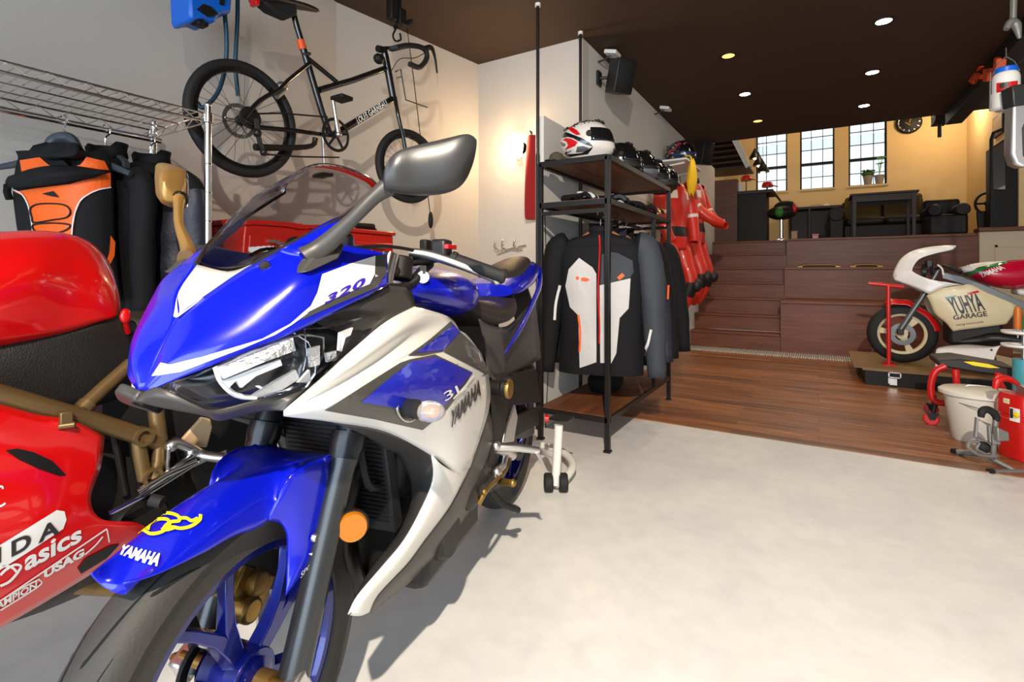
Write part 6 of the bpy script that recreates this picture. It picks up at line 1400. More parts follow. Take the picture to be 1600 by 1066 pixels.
b = MB(); b.tube([N(1485, 418, .25), N(1502, 426, .3)], .018, 12); obj('grip', b, M_rub, hb)
b = MB(); b.cyl(N(1440, 425, .06), N(1446, 425, .06), .05, 20); b.cyl(N(1442, 420, -.06), N(1448, 420, -.06), .05, 20); obj('instruments', b, M_plast, gb)
b = MB(); b.tube([N(1486, 512, .06), N(1490, 526, .08), N(1500, 534, .1), N(1530, 532, .12), N(1575, 530, .14), (2.0, YP - .14, .33)], [.022, .028, .035, .04, .05, .05], 14, smooth=4); obj('exhaust_pipe', b, M_steel, gb)
b = MB(); b.box((1.15, YP, .47), (.36, .26, .22)); b.box((1.02, YP, .62), (.16, .22, .16), M=Matrix.Rotation(-.5, 3, 'Y')); obj('engine', b, M_eng, gb, bevel=.03)
b = MB(); b.loft([[V((x, YP + s * hw, z)) for s in (-1, 1)] + [V((x, YP + hw, z - .05)), V((x, YP - hw, z - .05))] for x, hw, z in ((1.42, .1, .86), (1.62, .11, .82), (1.85, .08, .9), (2.05, .04, .95))]); obj('seat', b, M_wht, gb, bevel=.02)
# red front stand
st2 = thing('front_stand', 'red front paddock stand holding the front wheel of the small race bike', 'motorcycle stand', (N(1390, 560, .2).x, YP - .2, ZP))
b = MB(); b.tube([N(1357, 443, .2), N(1372, 444, .2), N(1412, 449, .19)], [.014, .018, .016], 10); obj('lift_bar', b, M_redp, st2)
for v in (.2,):
    b = MB(); e = N(1389, 572, .2); f_ = pf.mir(e) if v < 0 else e; f_.z = ZP + .004; top = N(1388, 446, .2); top = pf.mir(top) if v < 0 else top; b.tube([f_, top], .017, 12); obj('upright', b, M_redp, st2)
b = MB(); q = N(1389, 572, .2); q.z = ZP + .006; b.box(q, (.1, .14, .012)); obj('foot_plate', b, M_redp, st2, bevel=.003)
# loose white belly panel standing on the platform
bp = on_y(1470, 576, 5.6)
lp = thing('fairing_panel', 'loose white belly fairing leaning on the platform below the small race bike', 'fairing panel', (bp.x, 5.55, ZP))
b = MB(); R_ = [[on_y(x, y, yy) for x, y, yy in r] for r in (((1461, 577, 5.52), (1462, 562, 5.54), (1464, 545, 5.58), (1482, 540, 5.72)), ((1500, 574, 5.5), (1502, 560, 5.52), (1504, 546, 5.56), (1512, 538, 5.72)), ((1545, 570, 5.5), (1545, 558, 5.52), (1546, 544, 5.56), (1550, 541, 5.7)), ((1552, 566, 5.5), (1555, 556, 5.52), (1562, 541, 5.55), (1564, 541, 5.6)))]
b.grid(fine(R_, 4, 4)); obj('shell', b, M_wht, lp, solid=.006)
b = MB(); b.lathe([(0, .004), (.008, .003), (.008, 0)], on_y(1549, 547, 5.535), (0, -1, 0), 12); b.lathe([(0, .004), (.01, .003), (.01, 0)], on_y(1480, 556, 5.52), (0, -1, 0), 12); obj('fastener', b, M_steel, lp)
wh = thing('fairing_panel', 'flat cream fairing piece lying on the platform behind the rolling stool', 'fairing panel', (1.35, 5.5, ZP))
b = MB(); P_ = [on_h(x, y, ZP + .03) for x, y in ((1555, 556), (1600, 566), (1630, 580), (1600, 584), (1560, 572))]; b.prism(P_, (0, 0, .012)); b.box((P_[0] + P_[2]) / 2 - V((0, 0, .015)), (.12, .1, .03)); obj('shell', b, M_crm, wh)
# rolling mechanic's stool
sx = on_y(1490, 640, 4.2)
so = thing('rolling_stool', 'red tubular rolling work stool with a black padded seat and yellow badge', 'stool', (sx.x + .25, 4.3, 0))
ys = 4.24
def K(x, y, Y=ys): return on_y(x, y, Y)
b = MB(); S_ = [K(1466, 566), K(1590, 578), K(1594, 588), K(1585, 590), K(1480, 576), K(1466, 572)]
b.prism([K(1465, 563), K(1500, 561), K(1592, 577), K(1595, 588), K(1588, 592), K(1520, 582), K(1466, 573)], (0, .32, 0)); se = obj('seat_pad', b, M_seat, so, bevel=.015)
poly_decal('yellow_badge', [[(1505, 565), (1520, 565), (1545, 569), (1562, 575), (1545, 575), (1520, 571)]], M_yd, [se], se, off=.004, step=5)
for dy in (0, .3):
    b = MB(); b.tube([K(1478, 572, ys + dy), K(1462, 580, ys + dy), K(1455, 600, ys + dy), K(1457, 622, ys + dy), K(1472, 630, ys + dy), K(1500, 622, ys + dy), K(1495, 600, ys + dy), K(1493, 577, ys + dy)], .02, 12, smooth=4); obj('frame_loop', b, M_redp, so)
    b = MB(); b.tube([K(1560, 582, ys + dy), K(1560, 596, ys + dy), K(1566, 620, ys + dy), K(1500, 624, ys + dy)], .02, 12, smooth=3); obj('rear_frame', b, M_redp, so)
for x, dy in ((1455, 0), (1572, 0), (1455, .3), (1572, .3)):
    c_ = K(x, 641, ys + dy); c_.z = .042
    b = MB(); b.lathe([(0, -.014), (.035, -.014), (.042, -.008), (.042, .008), (.035, .014), (0, .014)], c_, (.2, 1, 0), 20); w_ = obj('caster', b, M_redp, so)
    b = MB(); b.prism([c_ + V((-.03, -.02, .04)), c_ + V((.04, -.02, .04)), c_ + V((.015, -.02, -.005)), c_ + V((-.01, -.02, -.005))], (0, .04, 0)); b.cyl(c_ + V((.01, 0, .04)), c_ + V((.02, 0, .1)), .012, 10); obj('fork', b, M_steel, w_)
# white lidded bin
bx = on_h(1530, 700, 0)
bn = thing('lidded_bin', 'white plastic bin with a lid and wire handle beside the red canister', 'bin', bx)
def ell(z, rx, ry, n=40, cx=0): return [bx + V((rx * math.cos(2 * PI * k / n) + cx, ry * math.sin(2 * PI * k / n), z)) for k in range(n)]
bx = at(1530, 425, 2.98); bx.z = 0; bn.location = bx
zt_ = 1 + (425 - 612) / FP * ((bx - CAM).dot(FW))
M_bin = mat('bin_plastic', S(216, 210, 196), .45)
b = MB(); b.loft([ell(0, .118, .105), ell(.01, .125, .112), ell(zt_ - .03, .165, .145), ell(zt_ - .012, .17, .15)], True, True); obj('tub', b, M_bin, bn)
b = MB(); b.loft([ell(zt_ - .02, .178, .158), ell(zt_ - .018, .188, .168), ell(zt_ + .0, .188, .168), ell(zt_ + .012, .172, .152), ell(zt_ + .016, .06, .05)], True, True); ld = obj('lid', b, M_bin, bn)
b = MB(); b.tube([bx + V((-.07, -.02, zt_ + .01)), bx + V((-.05, -.02, zt_ + .035)), bx + V((.05, -.02, zt_ + .035)), bx + V((.09, -.02, zt_ + .01))], .0035, 8, smooth=4); b.tube([bx + V((-.172, -.01, zt_ - .05)), bx + V((-.05, -.166, zt_ - .065)), bx + V((.06, -.165, zt_ - .08))], .003, 6, smooth=6); obj('wire_handle', b, M_alu, bn)
# grey folding stand with curved black handle
gx = on_h(1530, 735, 0); gZ = (gx - CAM).dot(FW)
gs_ = thing('folding_stand', 'grey metal folding stand with a curved black handle in front of the white bin', 'stand', gx)
def U(x, y, d=0): return at(x, y, gZ + d)
M_gm = mat('grey_stand_metal', S(138, 136, 132), .4, .5)
b = MB(); b.tube([at(1492, 706, gZ + .22), U(1535, 710, .12), U(1560, 715, .06)], .014, 10); b.tube([U(1548, 738, -.03), U(1600, 738, -.03), U(1630, 735, -.03)], .015, 10); b.tube([U(1548, 716, .06), U(1575, 730, .0), U(1590, 738, -.03)], .012, 10)
obj('floor_tubes', b, M_gm, gs_)
for p_ in (at(1492, 706, gZ + .22), U(1548, 738, -.03)): b = MB(); b.cyl(p_ - RT * .012, p_ + RT * .012, .017, 12); obj('foot_cap', b, M_rub, gs_)
b = MB(); b.loft([[U(x0, y0, d), U(x1, y1, d), U(x1, y1, d + .03), U(x0, y0, d + .03)] for x0, y0, x1, y1, d in ((1524, 653, 1530, 655, 0), (1526, 660, 1545, 668, 0))]) if False else b.tube([U(1526, 654), U(1524, 682), U(1546, 692), U(1545, 664)], .009, 8, closed=True); fr2 = obj('square_frame', b, M_gm, gs_)
b = MB(); b.tube([U(1533, 652), U(1534, 644), U(1540, 640), U(1548, 642), U(1556, 650), U(1557, 658)], [.013, .017, .018, .018, .017, .014], 12, smooth=4); obj('grip', b, M_rub, gs_)
b = MB(); b.tube([U(1556, 656), U(1553, 686), U(1552, 715, .03)], [.012, .012, .012], 10); obj('post', b, M_gm, gs_)
b = MB(); b.box(U(1554, 686), (.035, .035, .05), .3); b.prism([U(1559, 668, -.04), U(1577, 676, -.04), U(1578, 690, -.04), U(1560, 690, -.04)], FW * .03); obj('clamp_block', b, M_gm, gs_, bevel=.005)
b = MB(); b.tube([U(1528, 690, .02), U(1514, 692, .02), U(1514, 700, .02), U(1530, 711, .02), U(1555, 714, .02)], .009, 8, smooth=3); b.tube([U(1530, 692, .03), U(1526, 702, .03), U(1540, 710, .03)], .008, 8, smooth=3); obj('lower_loop', b, M_gm, gs_)
b = MB(); b.ball(U(1537, 699, .05), (.03, .02, .03), 14); obj('black_knob', b, M_rub, gs_)
# red canister at the right edge
cx = at(1594, 425, 2.70); cx.z = 0; cZ = (cx - CAM).dot(FW)
cn = thing('red_canister', 'tall red canister with a small label at the right edge beside the white bin', 'canister', cx + RT * .04)
def cr(z, hw, hd): return [cx + RT * (.045 + hw * abs(math.cos(a)) ** .5 * (1 if math.cos(a) > 0 else -1)) + FW * (hd * abs(math.sin(a)) ** .5 * (1 if math.sin(a) > 0 else -1)) + V((0, 0, z)) for a in [2 * PI * k / 28 for k in range(28)]]
hz = 1 + (425 - 616) / FP * cZ
b = MB(); b.loft([cr(0, .095, .08), cr(.01, .105, .09), cr(hz * .62, .112, .095), cr(hz * .64, .105, .09), cr(hz * .68, .105, .09), cr(hz * .7, .112, .095), cr(hz - .03, .112, .095), cr(hz, .1, .085)]); cb = obj('body', b, M_redp, cn)
poly_decal('label', [[(1578, 636), (1594, 640), (1594, 661), (1578, 657)]], M_wd, [cb], cb, off=.002, step=4)
poly_decal('label_emblem', [[(1585, 645), (1590, 644), (1594, 648), (1592, 654), (1587, 654), (1584, 650)]], M_yd, [cb], cb, off=.004, step=3)
poly_decal('label_print', [[(1579, 638), (1584, 639), (1584, 654), (1579, 653)]], M_dkd, [cb], cb, off=.004, step=3)
poly_decal('top_label', [[(1568, 622), (1578, 624), (1578, 632), (1568, 629)]], M_crm, [cb], cb, off=.002, step=4)
b = MB(); b.tube([at(1555, 608, cZ), at(1558, 595, cZ), at(1568, 591, cZ), at(1580, 594, cZ), at(1590, 600, cZ + .02)], [.012, .018, .018, .016, .012], 12, smooth=3); obj('handle', b, M_redp, cn)
b = MB(); b.box(cx + RT * .03 + V((0, 0, hz + .02)), (.06, .06, .05), _a); obj('valve', b, M_alu, cn, bevel=.008)
# tool caddy on a post with screwdrivers
tx = at(1600, 700, 2.95); tx.z = 0; tZ = (tx - CAM).dot(FW)
tcd = thing('tool_stand', 'white tool holder on a thin post holding coloured screwdrivers at the right edge', 'tool holder', tx)
zs_ = [1 + (425 - y) / FP * tZ for y in (519, 540)]
b = MB(); b.cyl(tx, tx + V((0, 0, zs_[0] + .02)), .011, 12); b.cyl(tx, tx + V((0, 0, .015)), .07, 24); obj('post', b, M_alu, tcd)
for z in zs_:
    b = MB(); b.lathe([(.062, -.012), (.09, -.012), (.1, -.005), (.1, .006), (.062, .006)], tx + V((0, 0, z)), (0, 0, 1), 32, loop=True); b.tube([tx + V((-.064, 0, z)), tx + V((.064, 0, z))], .005, 6); obj('tray_ring', b, M_white, tcd)
b = MB(); b.lathe([(.013, 0), (.05, 0), (.05, .2), (.013, .2)], tx + V((0, 0, zs_[1] - .28)), (0, 0, 1), 20, loop=True); obj('teal_can', b, mat('teal_can', S(70, 150, 160), .4), tcd)
for k, (x, y0, y1, m_, lb) in enumerate(((1576, 520, 485, mat('tool_orange', S(190, 100, 30), .4), 'orange handled screwdriver in the white tool holder'), (1583, 517, 495, mat('tool_green', S(30, 150, 50), .4), 'green handled screwdriver in the white tool holder'), (1594, 520, 478, M_plast, 'black handled screwdriver in the white tool holder'), (1602, 520, 488, M_redp, 'red handled screwdriver in the white tool holder'))):
    dd = (RT * (-.036 if k == 0 else -.018 if k == 1 else .022 if k == 2 else .042) + FW * (.0, -.034, -.03, .012)[k]); p_ = tx + dd + V((0, 0, zs_[0] + .016)); q_ = p_ + V((0, 0, (y0 - y1) / FP * tZ))
    sd = thing('screwdriver', lb, 'screwdriver', p_, 'screwdrivers in the tool holder')
    b = MB(); b.tube([p_, p_.lerp(q_, .15), p_.lerp(q_, .85), q_], [.013, .017, .018, .012], 12); obj('handle', b, m_, sd)
    b = MB(); b.cyl(p_ - V((0, 0, .05)), p_, .0035, 8); obj('shaft', b, M_alu, sd)
# ================================================================== overhead rail with clamps and a hanging canister
a0 = on_h(1590, 0, CEIL); a1 = on_h(1472, 172, CEIL)
XB2 = a1.x + .06
b = MB(); b.box2((XB2, 2.0, CEIL - .12), (XB2 + .14, 7.25, CEIL)); struct('ceiling_beam', b, M_black, smooth=0, bevel=.004)
for k, (x, y, lb) in enumerate(((1522, 112, 'orange clamp gripping the far side of the black ceiling beam'), (1543, 110, 'orange clamp gripping the black ceiling beam beside the hanging canister'))):
    p = on_x(x, y, XB2 + .0); t = thing('spring_clamp', lb, 'clamp', p, 'orange clamps on the ceiling beam')
    q = lambda dx, dy: on_x(x + dx, y + dy, XB2 - .03)
    b = MB(); b.prism([q(-12, 14), q(-8, -10), q(2, -24), q(10, -20), q(8, -6), q(0, 2), q(4, 6), q(12, 4), q(10, 12), q(0, 12), q(-4, 20)] if k == 0 else [q(-8, -2), q(8, -4), q(10, -20), q(14, -18), q(12, 4), q(0, 6), q(-2, 18), q(-8, 18)], (.06, 0, 0)); obj('jaws', b, M_orange, t, bevel=.006)
    b = MB(); b.cyl(q(0, 0), q(0, 0) + V((.08, 0, 0)), .012, 12); obj('pivot', b, M_steel, t)
# projector-like camera under the beam end
p = on_x(1468, 180, XB2 + .05)
pc2 = thing('ceiling_camera', 'small black and white camera box under the far end of the ceiling beam', 'camera', p)
b = MB(); b.box(p, (.12, .3, .2)); obj('housing', b, M_black, pc2, bevel=.01)
b = MB(); b.box(p + V((.07, -.02, 0)), (.05, .22, .16)); b.box(p + V((-.062, -.03, .02)), (.006, .1, .1)); obj('cover', b, M_cream, pc2, bevel=.006)
b = MB(); b.cyl(p + V((0, 0, .08)), V((p.x, p.y, CEIL - .118)), .02, 12); b.tube([p + V((-.06, -.14, -.09)), p + V((-.06, .14, -.09)), p + V((.06, .14, -.1)), p + V((.06, -.14, -.1))], .006, 8, closed=True); obj('mount', b, M_steel, pc2)
# hanging canister
hc = at(1572, 140, 2.6)
hcn = thing('hanging_canister', 'white plastic canister with a blue cap and red label hung from a wire', 'canister', hc)
b = MB(); b.lathe([(0, -.105), (.045, -.105), (.056, -.095), (.058, -.02), (.054, -.01), (.054, .055), (.05, .075), (.042, .085), (0, .085)], hc, (0, 0, 1), 28); cb2 = obj('bottle', b, M_white, hcn)
b = MB(); b.lathe([(0, .112), (.04, .112), (.046, .106), (.046, .085), (0, .085)], hc, (0, 0, 1), 28); obj('cap', b, M_blue, hcn, label='blue cap')
poly_decal('label', [[(1557, 130), (1590, 126), (1590, 141), (1557, 145)]], M_redp, [cb2], cb2, off=.001, step=4)
poly_decal('label_print', [[(1562, 131), (1576, 128), (1576, 136), (1562, 138)]], M_dkd, [cb2], cb2, off=.002, step=4)
b = MB(); b.tube([hc + V((-.05, 0, .09)), hc + V((-.03, 0, .14)), hc + V((.0, 0, .17)), hc + V((.03, 0, .14)), hc + V((.05, 0, .09))], .003, 6); b.tube([hc + V((0, 0, .17)), hc + V((0, 0, .215))], .003, 6)
b.tube([hc + V((-.06, 0, .1)), hc + V((-.062, 0, -.1)), hc + V((.0, 0, -.118)), hc + V((.062, 0, -.1))], .0035, 6); obj('wire_holder', b, M_chrome, hcn)
# grey clamp arm above it
ca = thing('hanging_hook', 'grey metal hook on the ceiling above the hanging white canister', 'hook', at(1590, 45, 2.6))
b = MB(); b.tube([at(1572, 46, 2.6), at(1580, 34, 2.6), at(1588, 40, 2.6), at(1593, 60, 2.6)], [.012, .02, .022, .008], 10, smooth=4); b.tube([at(1583, 36, 2.6), at(1586, -60, 2.6)], .014, 10); obj('hook', b, M_gm, ca)
# tilting mirror on its arm, right edge
mZ = 2.5
mr = thing('swivel_mirror', 'chrome framed rectangular mirror at the right edge below the hanging canister', 'mirror', at(1600, 200, mZ))
def Y_(x, y, d=0): return at(x, y, mZ + d)
b = MB(); b.prism([Y_(1583, 140, 0), Y_(1640, 128, -.05), Y_(1640, 250, -.05), Y_(1600, 262, -.02), Y_(1586, 256, 0), Y_(1582, 240, 0)], FW * .05); mf = obj('frame', b, M_alu, mr, bevel=.012)
b = MB(); b.prism([Y_(1592, 166, -.004), Y_(1640, 156, -.054), Y_(1640, 236, -.054), Y_(1602, 246, -.024), Y_(1593, 240, -.004)], FW * .004); obj('mirror_glass', b, M_mirror, mf, label='mirror glass')
b = MB(); b.prism([Y_(1581, 134, -.01), Y_(1640, 122, -.06), Y_(1640, 158, -.06), Y_(1584, 166, -.01)], FW * .06); obj('dark_top', b, M_plast, mf, bevel=.006)
b = MB(); e_ = Y_(1625, 140, -.02); b.tube([e_, V((e_.x, e_.y, CEIL - .13))], .012, 10); obj('arm', b, M_steel, mr)
fq = on_y(1549, 350, 8.55); ft = on_y(1549, 208, 8.55); fe = on_y(1585, 203, 8.55)
po = thing('bent_pole', 'black pole bent at the top, standing at the left edge of the dark wardrobe', 'pole', (fq.x, 8.55, 1.551))
b = MB(); b.tube([V((fq.x, 8.55, 1.56)), V((fq.x, 8.55, ft.z - .08)), V((fq.x + .02, 8.55, ft.z)), V((fq.x + .09, 8.55, ft.z + .03)), fe], .02, 10); obj('tube', b, M_black, po)
b = MB(); b.cyl((fq.x, 8.55, 1.551), (fq.x, 8.55, 1.565), .05, 20); obj('foot', b, M_black, po)
# ================================================================== raised room at the back
M_dwood = wood('dark_brown_wood', S(34, 18, 11), S(52, 29, 18), .55); M_sofa = mat('dark_brown_leather', S(24, 17, 13), .6, bump=.1, bscale=60); M_olive = mat('olive_cushion', S(84, 68, 32), .85, bump=.1, bscale=90)
def Yp(x, y, Y): return on_y(x, y, Y)
def xr(x0, x1, Y, y=330): return on_y(x0, y, Y).x, on_y(x1, y, Y).x
# dark table on the platform edge
x0, x1 = xr(1332, 1432, 8.95); zt = on_y(1380, 300, 8.95).z
tb = thing('table', 'tall dark wooden table on the raised floor in front of the sofa', 'table', ((x0 + x1) / 2, 9.25, ZU))
b = MB(); b.box2((x0 - .03, 8.93, zt - .03), (x1 + .03, 9.55, zt)); obj('tabletop', b, M_dwood, tb, bevel=.006)
b = MB(); b.box2((x0 + .03, 8.97, zt - .12), (x1 - .03, 8.99, zt - .03)); b.box2((x0 + .03, 9.49, zt - .12), (x1 - .03, 9.51, zt - .03)); obj('apron_rail', b, M_dwood, tb)
for x in (x0 + .025, x1 - .025):
    for y in (8.98, 9.5): b = MB(); b.loft([[(x + s * w, y + t * w, z) for s, t in ((-1, -1), (1, -1), (1, 1), (-1, 1))] for z, w in ((ZU, .016), (zt - .12, .024), (zt - .03, .026))]); obj('leg', b, M_dwood, tb)
# sofa behind
x0, x1 = xr(1318, 1452, 9.9); 
sf = thing('sofa', 'dark leather sofa with olive back cushions behind the tall table', 'sofa', ((x0 + x1) / 2, 10.2, ZU))
zb = on_y(1400, 303, 10.2).z
b = MB(); b.box2((x0, 9.8, ZU + .06), (x1, 10.5, ZU + .26)); obj('base', b, M_sofa, sf, bevel=.02)
b = MB(); b.box2((x0, 10.4, ZU + .2), (x1, 10.62, zb - .06)); obj('back_frame', b, M_sofa, sf, bevel=.03)
for k in range(2):
    xa, xb = x0 + .02 + (x1 - x0 - .04) * k / 2, x0 + .02 + (x1 - x0 - .04) * (k + 1) / 2
    b = MB(); b.box2((xa + .01, 10.22, ZU + .34), (xb - .01, 10.42, zb)); obj('back_cushion', b, M_olive, sf, bevel=.05)
    b = MB(); b.box2((xa + .005, 9.78, ZU + .26), (xb - .005, 10.3, ZU + .38)); obj('seat_cushion', b, M_sofa, sf, bevel=.04)
xa, xb = xr(1440, 1497, 9.6)
for s, (xa_, xb_) in enumerate(((x1, x1 + .26), (x0 - .2, x0))):
    b = MB(); b.box2((xa_, 9.75, ZU + .05), (xb_, 10.55, ZU + .42)); b.lathe([(.11, 9.74), (.12, 9.76), (.12, 10.54), (.11, 10.56)], ((xa_ + xb_) / 2, 0, ZU + .44), (0, 1, 0), 20); obj('armrest', b, M_sofa, sf, bevel=.02)
ac_ = thing('armchair', 'low dark leather armchair at the right end of the sofa', 'armchair', ((xa + xb) / 2, 9.25, ZU))
b = MB(); b.box2((xa, 9.0, ZU + .02), (xb, 9.6, ZU + .3)); obj('base', b, M_sofa, ac_, bevel=.03)
b = MB(); b.box2((xa, 9.45, ZU + .25), (xb, 9.65, on_y(1470, 312, 9.5).z)); obj('backrest', b, M_sofa, ac_, bevel=.04)
b = MB(); zz = ZU + .36; b.lathe([(.07, 8.98), (.085, 9.0), (.085, 9.58), (.07, 9.6)], (xb - .06, 0, zz), (0, 1, 0), 18); b.lathe([(.07, 8.98), (.085, 9.0), (.085, 9.58), (.07, 9.6)], (xa + .06, 0, zz), (0, 1, 0), 18); obj('armrest', b, M_sofa, ac_)
# long low sideboard under the windows with boxes
x0, x1 = xr(1232, 1322, 10.7)
sb_ = thing('sideboard', 'low dark sideboard with open compartments under the middle window', 'sideboard', ((x0 + x1) / 2, 10.9, ZU))
zt = on_y(1280, 322, 10.7).z
b = MB(); b.box2((x0, 10.7, zt - .04), (x1 + .3, 11.15, zt)); b.box2((x0, 11.1, ZU), (x1 + .3, 11.15, zt)); b.box2((x0, 10.7, ZU), (x1 + .3, 11.15, ZU + .05)); obj('carcass', b, M_dwood, sb_)
for f in (0, .36, .98): b = MB(); xx = x0 + (x1 - x0) * f; b.box2((xx, 10.71, ZU + .05), (xx + .03, 11.1, zt - .04)); obj('divider', b, M_dwood, sb_)
for k, (xa, xb, h, m_, lb) in enumerate(((1236, 1246, .2, M_tan, 'tan box in the left compartment of the sideboard'), (1269, 1279, .13, M_redp, 'red box in the right compartment of the sideboard'), (1282, 1296, .11, M_black, 'black box beside the red one in the sideboard'))):
    q0, q1 = xr(xa, xb, 10.75); t = thing('storage_box', lb, 'box', ((q0 + q1) / 2, 10.85, ZU + .051), 'boxes in the sideboard')
    b = MB(); b.box2((q0, 10.76, ZU + .051), (q1, 10.95, ZU + .05 + h)); obj('carton', b, m_, t, bevel=.005)
    b = MB(); b.box2((q0 - .004, 10.756, ZU + .05 + h), (q1 + .004, 10.954, ZU + .07 + h)); obj('lid', b, m_, t)
# book-like pale things on top
for k, (xa, xb, m_, lb) in enumerate(((1266, 1284, M_tan, 'tan folded cloth on top of the sideboard'), (1287, 1297, M_white, 'pale paper stack on top of the sideboard'))):
    q0, q1 = xr(xa, xb, 10.8); t = thing('folded_cloth' if k == 0 else 'paper_stack', lb, 'cloth' if k == 0 else 'papers', ((q0 + q1) / 2, 10.85, zt))
    b = MB(); b.box2((q0, 10.78, zt), (q1, 10.95, zt + .03)); b.box2((q0 + .01, 10.79, zt + .03), (q1 - .02, 10.94, zt + .05)); obj('layers', b, m_, t, bevel=.008)
# tall dark counter with caps on stands
x0, x1 = xr(1117, 1152, 9.2)
ct = thing('counter', 'dark brown wooden counter at the top of the stairs', 'counter', (-1.2, 9.4, ZU))
zc = on_y(1134, 281, 9.2).z
b = MB(); b.box2((-1.78, 9.2, ZU), (x1, 9.37, zc)); obj('tall_cabinet', b, wood('counter_wood', S(70, 38, 18), S(96, 56, 28), .5), ct, bevel=.004)
q0, q1 = xr(1152, 1208, 9.3); zk = on_y(1180, 298, 9.3).z
b = MB(); b.box2((q0 + .004, 9.24, zk - .05), (q1, 9.9, zk)); b.add([(q1, 9.24, zk - .05), (q1, 9.9, zk - .05), (q1 + .12, 9.9, zk - .22), (q1, 9.24, zk), (q1, 9.9, zk), (q1 + .14, 9.9, zk - .2)], [(0, 1, 2), (3, 5, 4), (0, 2, 5, 3), (1, 4, 5, 2), (0, 3, 4, 1)]); obj('worktop', b, M_dwood, ct)
b = MB(); b.box2((q0 + .004, 9.3, ZU), (q1 - .1, 9.86, zk - .05)); obj('base_cabinet', b, M_black, ct)
for k, (x, y, ph, lb) in enumerate(((1164, 280, .2, 'red cap on a stand at the left end of the dark counter'), (1197, 290, .12, 'red cap on a thin stand at the right end of the dark counter'))):
    p = on_y(x, y, 9.5); p.x += .02; t = thing('baseball_hat', lb, 'cap', (p.x, 9.5, zk + .001), 'red caps on the counter')
    b = MB(); b.cyl((p.x, 9.5, zk + .001), (p.x, 9.5, zk + .012), .05, 18); b.cyl((p.x, 9.5, zk + .01), (p.x, 9.5, max(zk + .03, p.z)), .008, 10); obj('stand', b, M_black, t)
    b = MB(); cz = max(zk + .05, p.z); b.loft([[(p.x + r * math.cos(a), 9.5 + r * math.sin(a), cz + z) for a in [2 * PI * j / 18 for j in range(18)]] for r, z in ((.085, -.03), (.088, 0), (.07, .05), (.02, .072))]); obj('crown', b, M_redp, t)
    b = MB(); b.loft([[(p.x + .1 + .07 * math.cos(a), 9.44 + .06 * math.sin(a), cz - .028 + z - .02 * math.cos(a)) for a in [2 * PI * j / 18 for j in range(18)]] for z in (0, .008)]); obj('peak', b, M_redp, t)
p = on_y(1155, 291, 9.35); t = thing('notice_card', 'small pale upright card on the dark counter beside the red cap', 'card', (p.x + .02, 9.36, zk))
b = MB(); b.box2((p.x - .03, 9.40, zk + .001), (p.x + .05, 9.412, zk + .16)); obj('card', b, M_white, t)
b = MB(); b.box2((p.x - .03, 9.412, zk + .001), (p.x + .05, 9.44, zk + .008)); obj('foot', b, M_white, t)
# swivel chair with green seat seen from behind
p = on_y(1221, 330, 9.02)
sc_ = thing('swivel_chair', 'black swivel chair with a green back panel beside the dark counter', 'chair', (p.x, 9.02, ZU))
b = MB(); b.lathe([(0, 0), (.11, 0), (.11, .012), (.05, .03), (.03, .04), (0, .04)], (p.x, 9.02, ZU), (0, 0, 1), 28); obj('base', b, M_chrome, sc_)
b = MB(); b.cyl((p.x, 9.02, ZU + .03), (p.x, 9.02, p.z - .1), .026, 16); obj('column', b, M_chrome, sc_)
b = MB(); b.ball((p.x, 9.02, p.z - .03), (.21, .15, .11), 22); obj('seat', b, M_black, sc_)
b = MB(); b.ball((p.x + .05, 9.08, p.z + .05), (.17, .09, .12), 20); obj('backrest', b, M_black, sc_)
b = MB(); b.ball((p.x - .02, 8.91, p.z - .03), (.07, .06, .075), 16); obj('green_panel', b, mat('green_vinyl', S(40, 120, 30), .5), sc_, label='green panel')
b = MB(); b.ball((p.x + .18, 8.98, p.z + .03), (.035, .06, .085), 14); obj('red_panel', b, M_redp, sc_, label='red panel')
# little lamp-like object on the sill, pots in the right window
for k, (x, pm, lb) in enumerate(((1358, 1, 'potted plant with a round dark green crown on the right window sill'), (1376, 0, 'potted plant with thin pale stems at the right corner of the right window sill'))):
    p = on_y(x, 289, YB + .04); t = thing('potted_plant', lb, 'plant', (p.x - .02, YB + .0, zs), 'plants on the window sill'); p = p + V((-.02, 0, 0))
    b = MB(); b.lathe([(0, .0), (.055, 0), (.075, .15), (.082, .15), (.082, .165), (.07, .165), (.068, .13), (0, .13)], (p.x, YB + .02, zs), (0, 0, 1), 22); obj('pot', b, mat('clay_pot', S(150, 140, 126), .8), t)
    b = MB()
    if pm:
        for j in range(60):
            a = random.uniform(0, 2 * PI); r = .1 * math.sqrt(random.random()); z = .2 + .07 * random.random(); q = V((p.x + r * math.cos(a), YB + .02 + r * .6 * math.sin(a), zs + z)); b.ball(q, (.022, .02, .014), 6)
        b.ball((p.x, YB + .02, zs + .2), (.1, .07, .05), 14)
    else:
        for j in range(7):
            a = random.uniform(0, 2 * PI); h = random.uniform(.2, .34); r = random.uniform(.02, .07); e = V((p.x + r * math.cos(a), YB + .02 - .02 + r * .3 * math.sin(a), zs + .14 + h)); b.tube([(p.x, YB + .02, zs + .13), ((p.x + e.x) / 2, YB + .02, zs + .14 + h * .7), e], .004, 6, smooth=3); b.ball(e, (.04, .02, .012), 8)
    fo = obj('foliage', b, mat('leaf_dark' if pm else 'leaf_pale', S(50, 88, 34) if pm else S(120, 170, 110), .6), t)
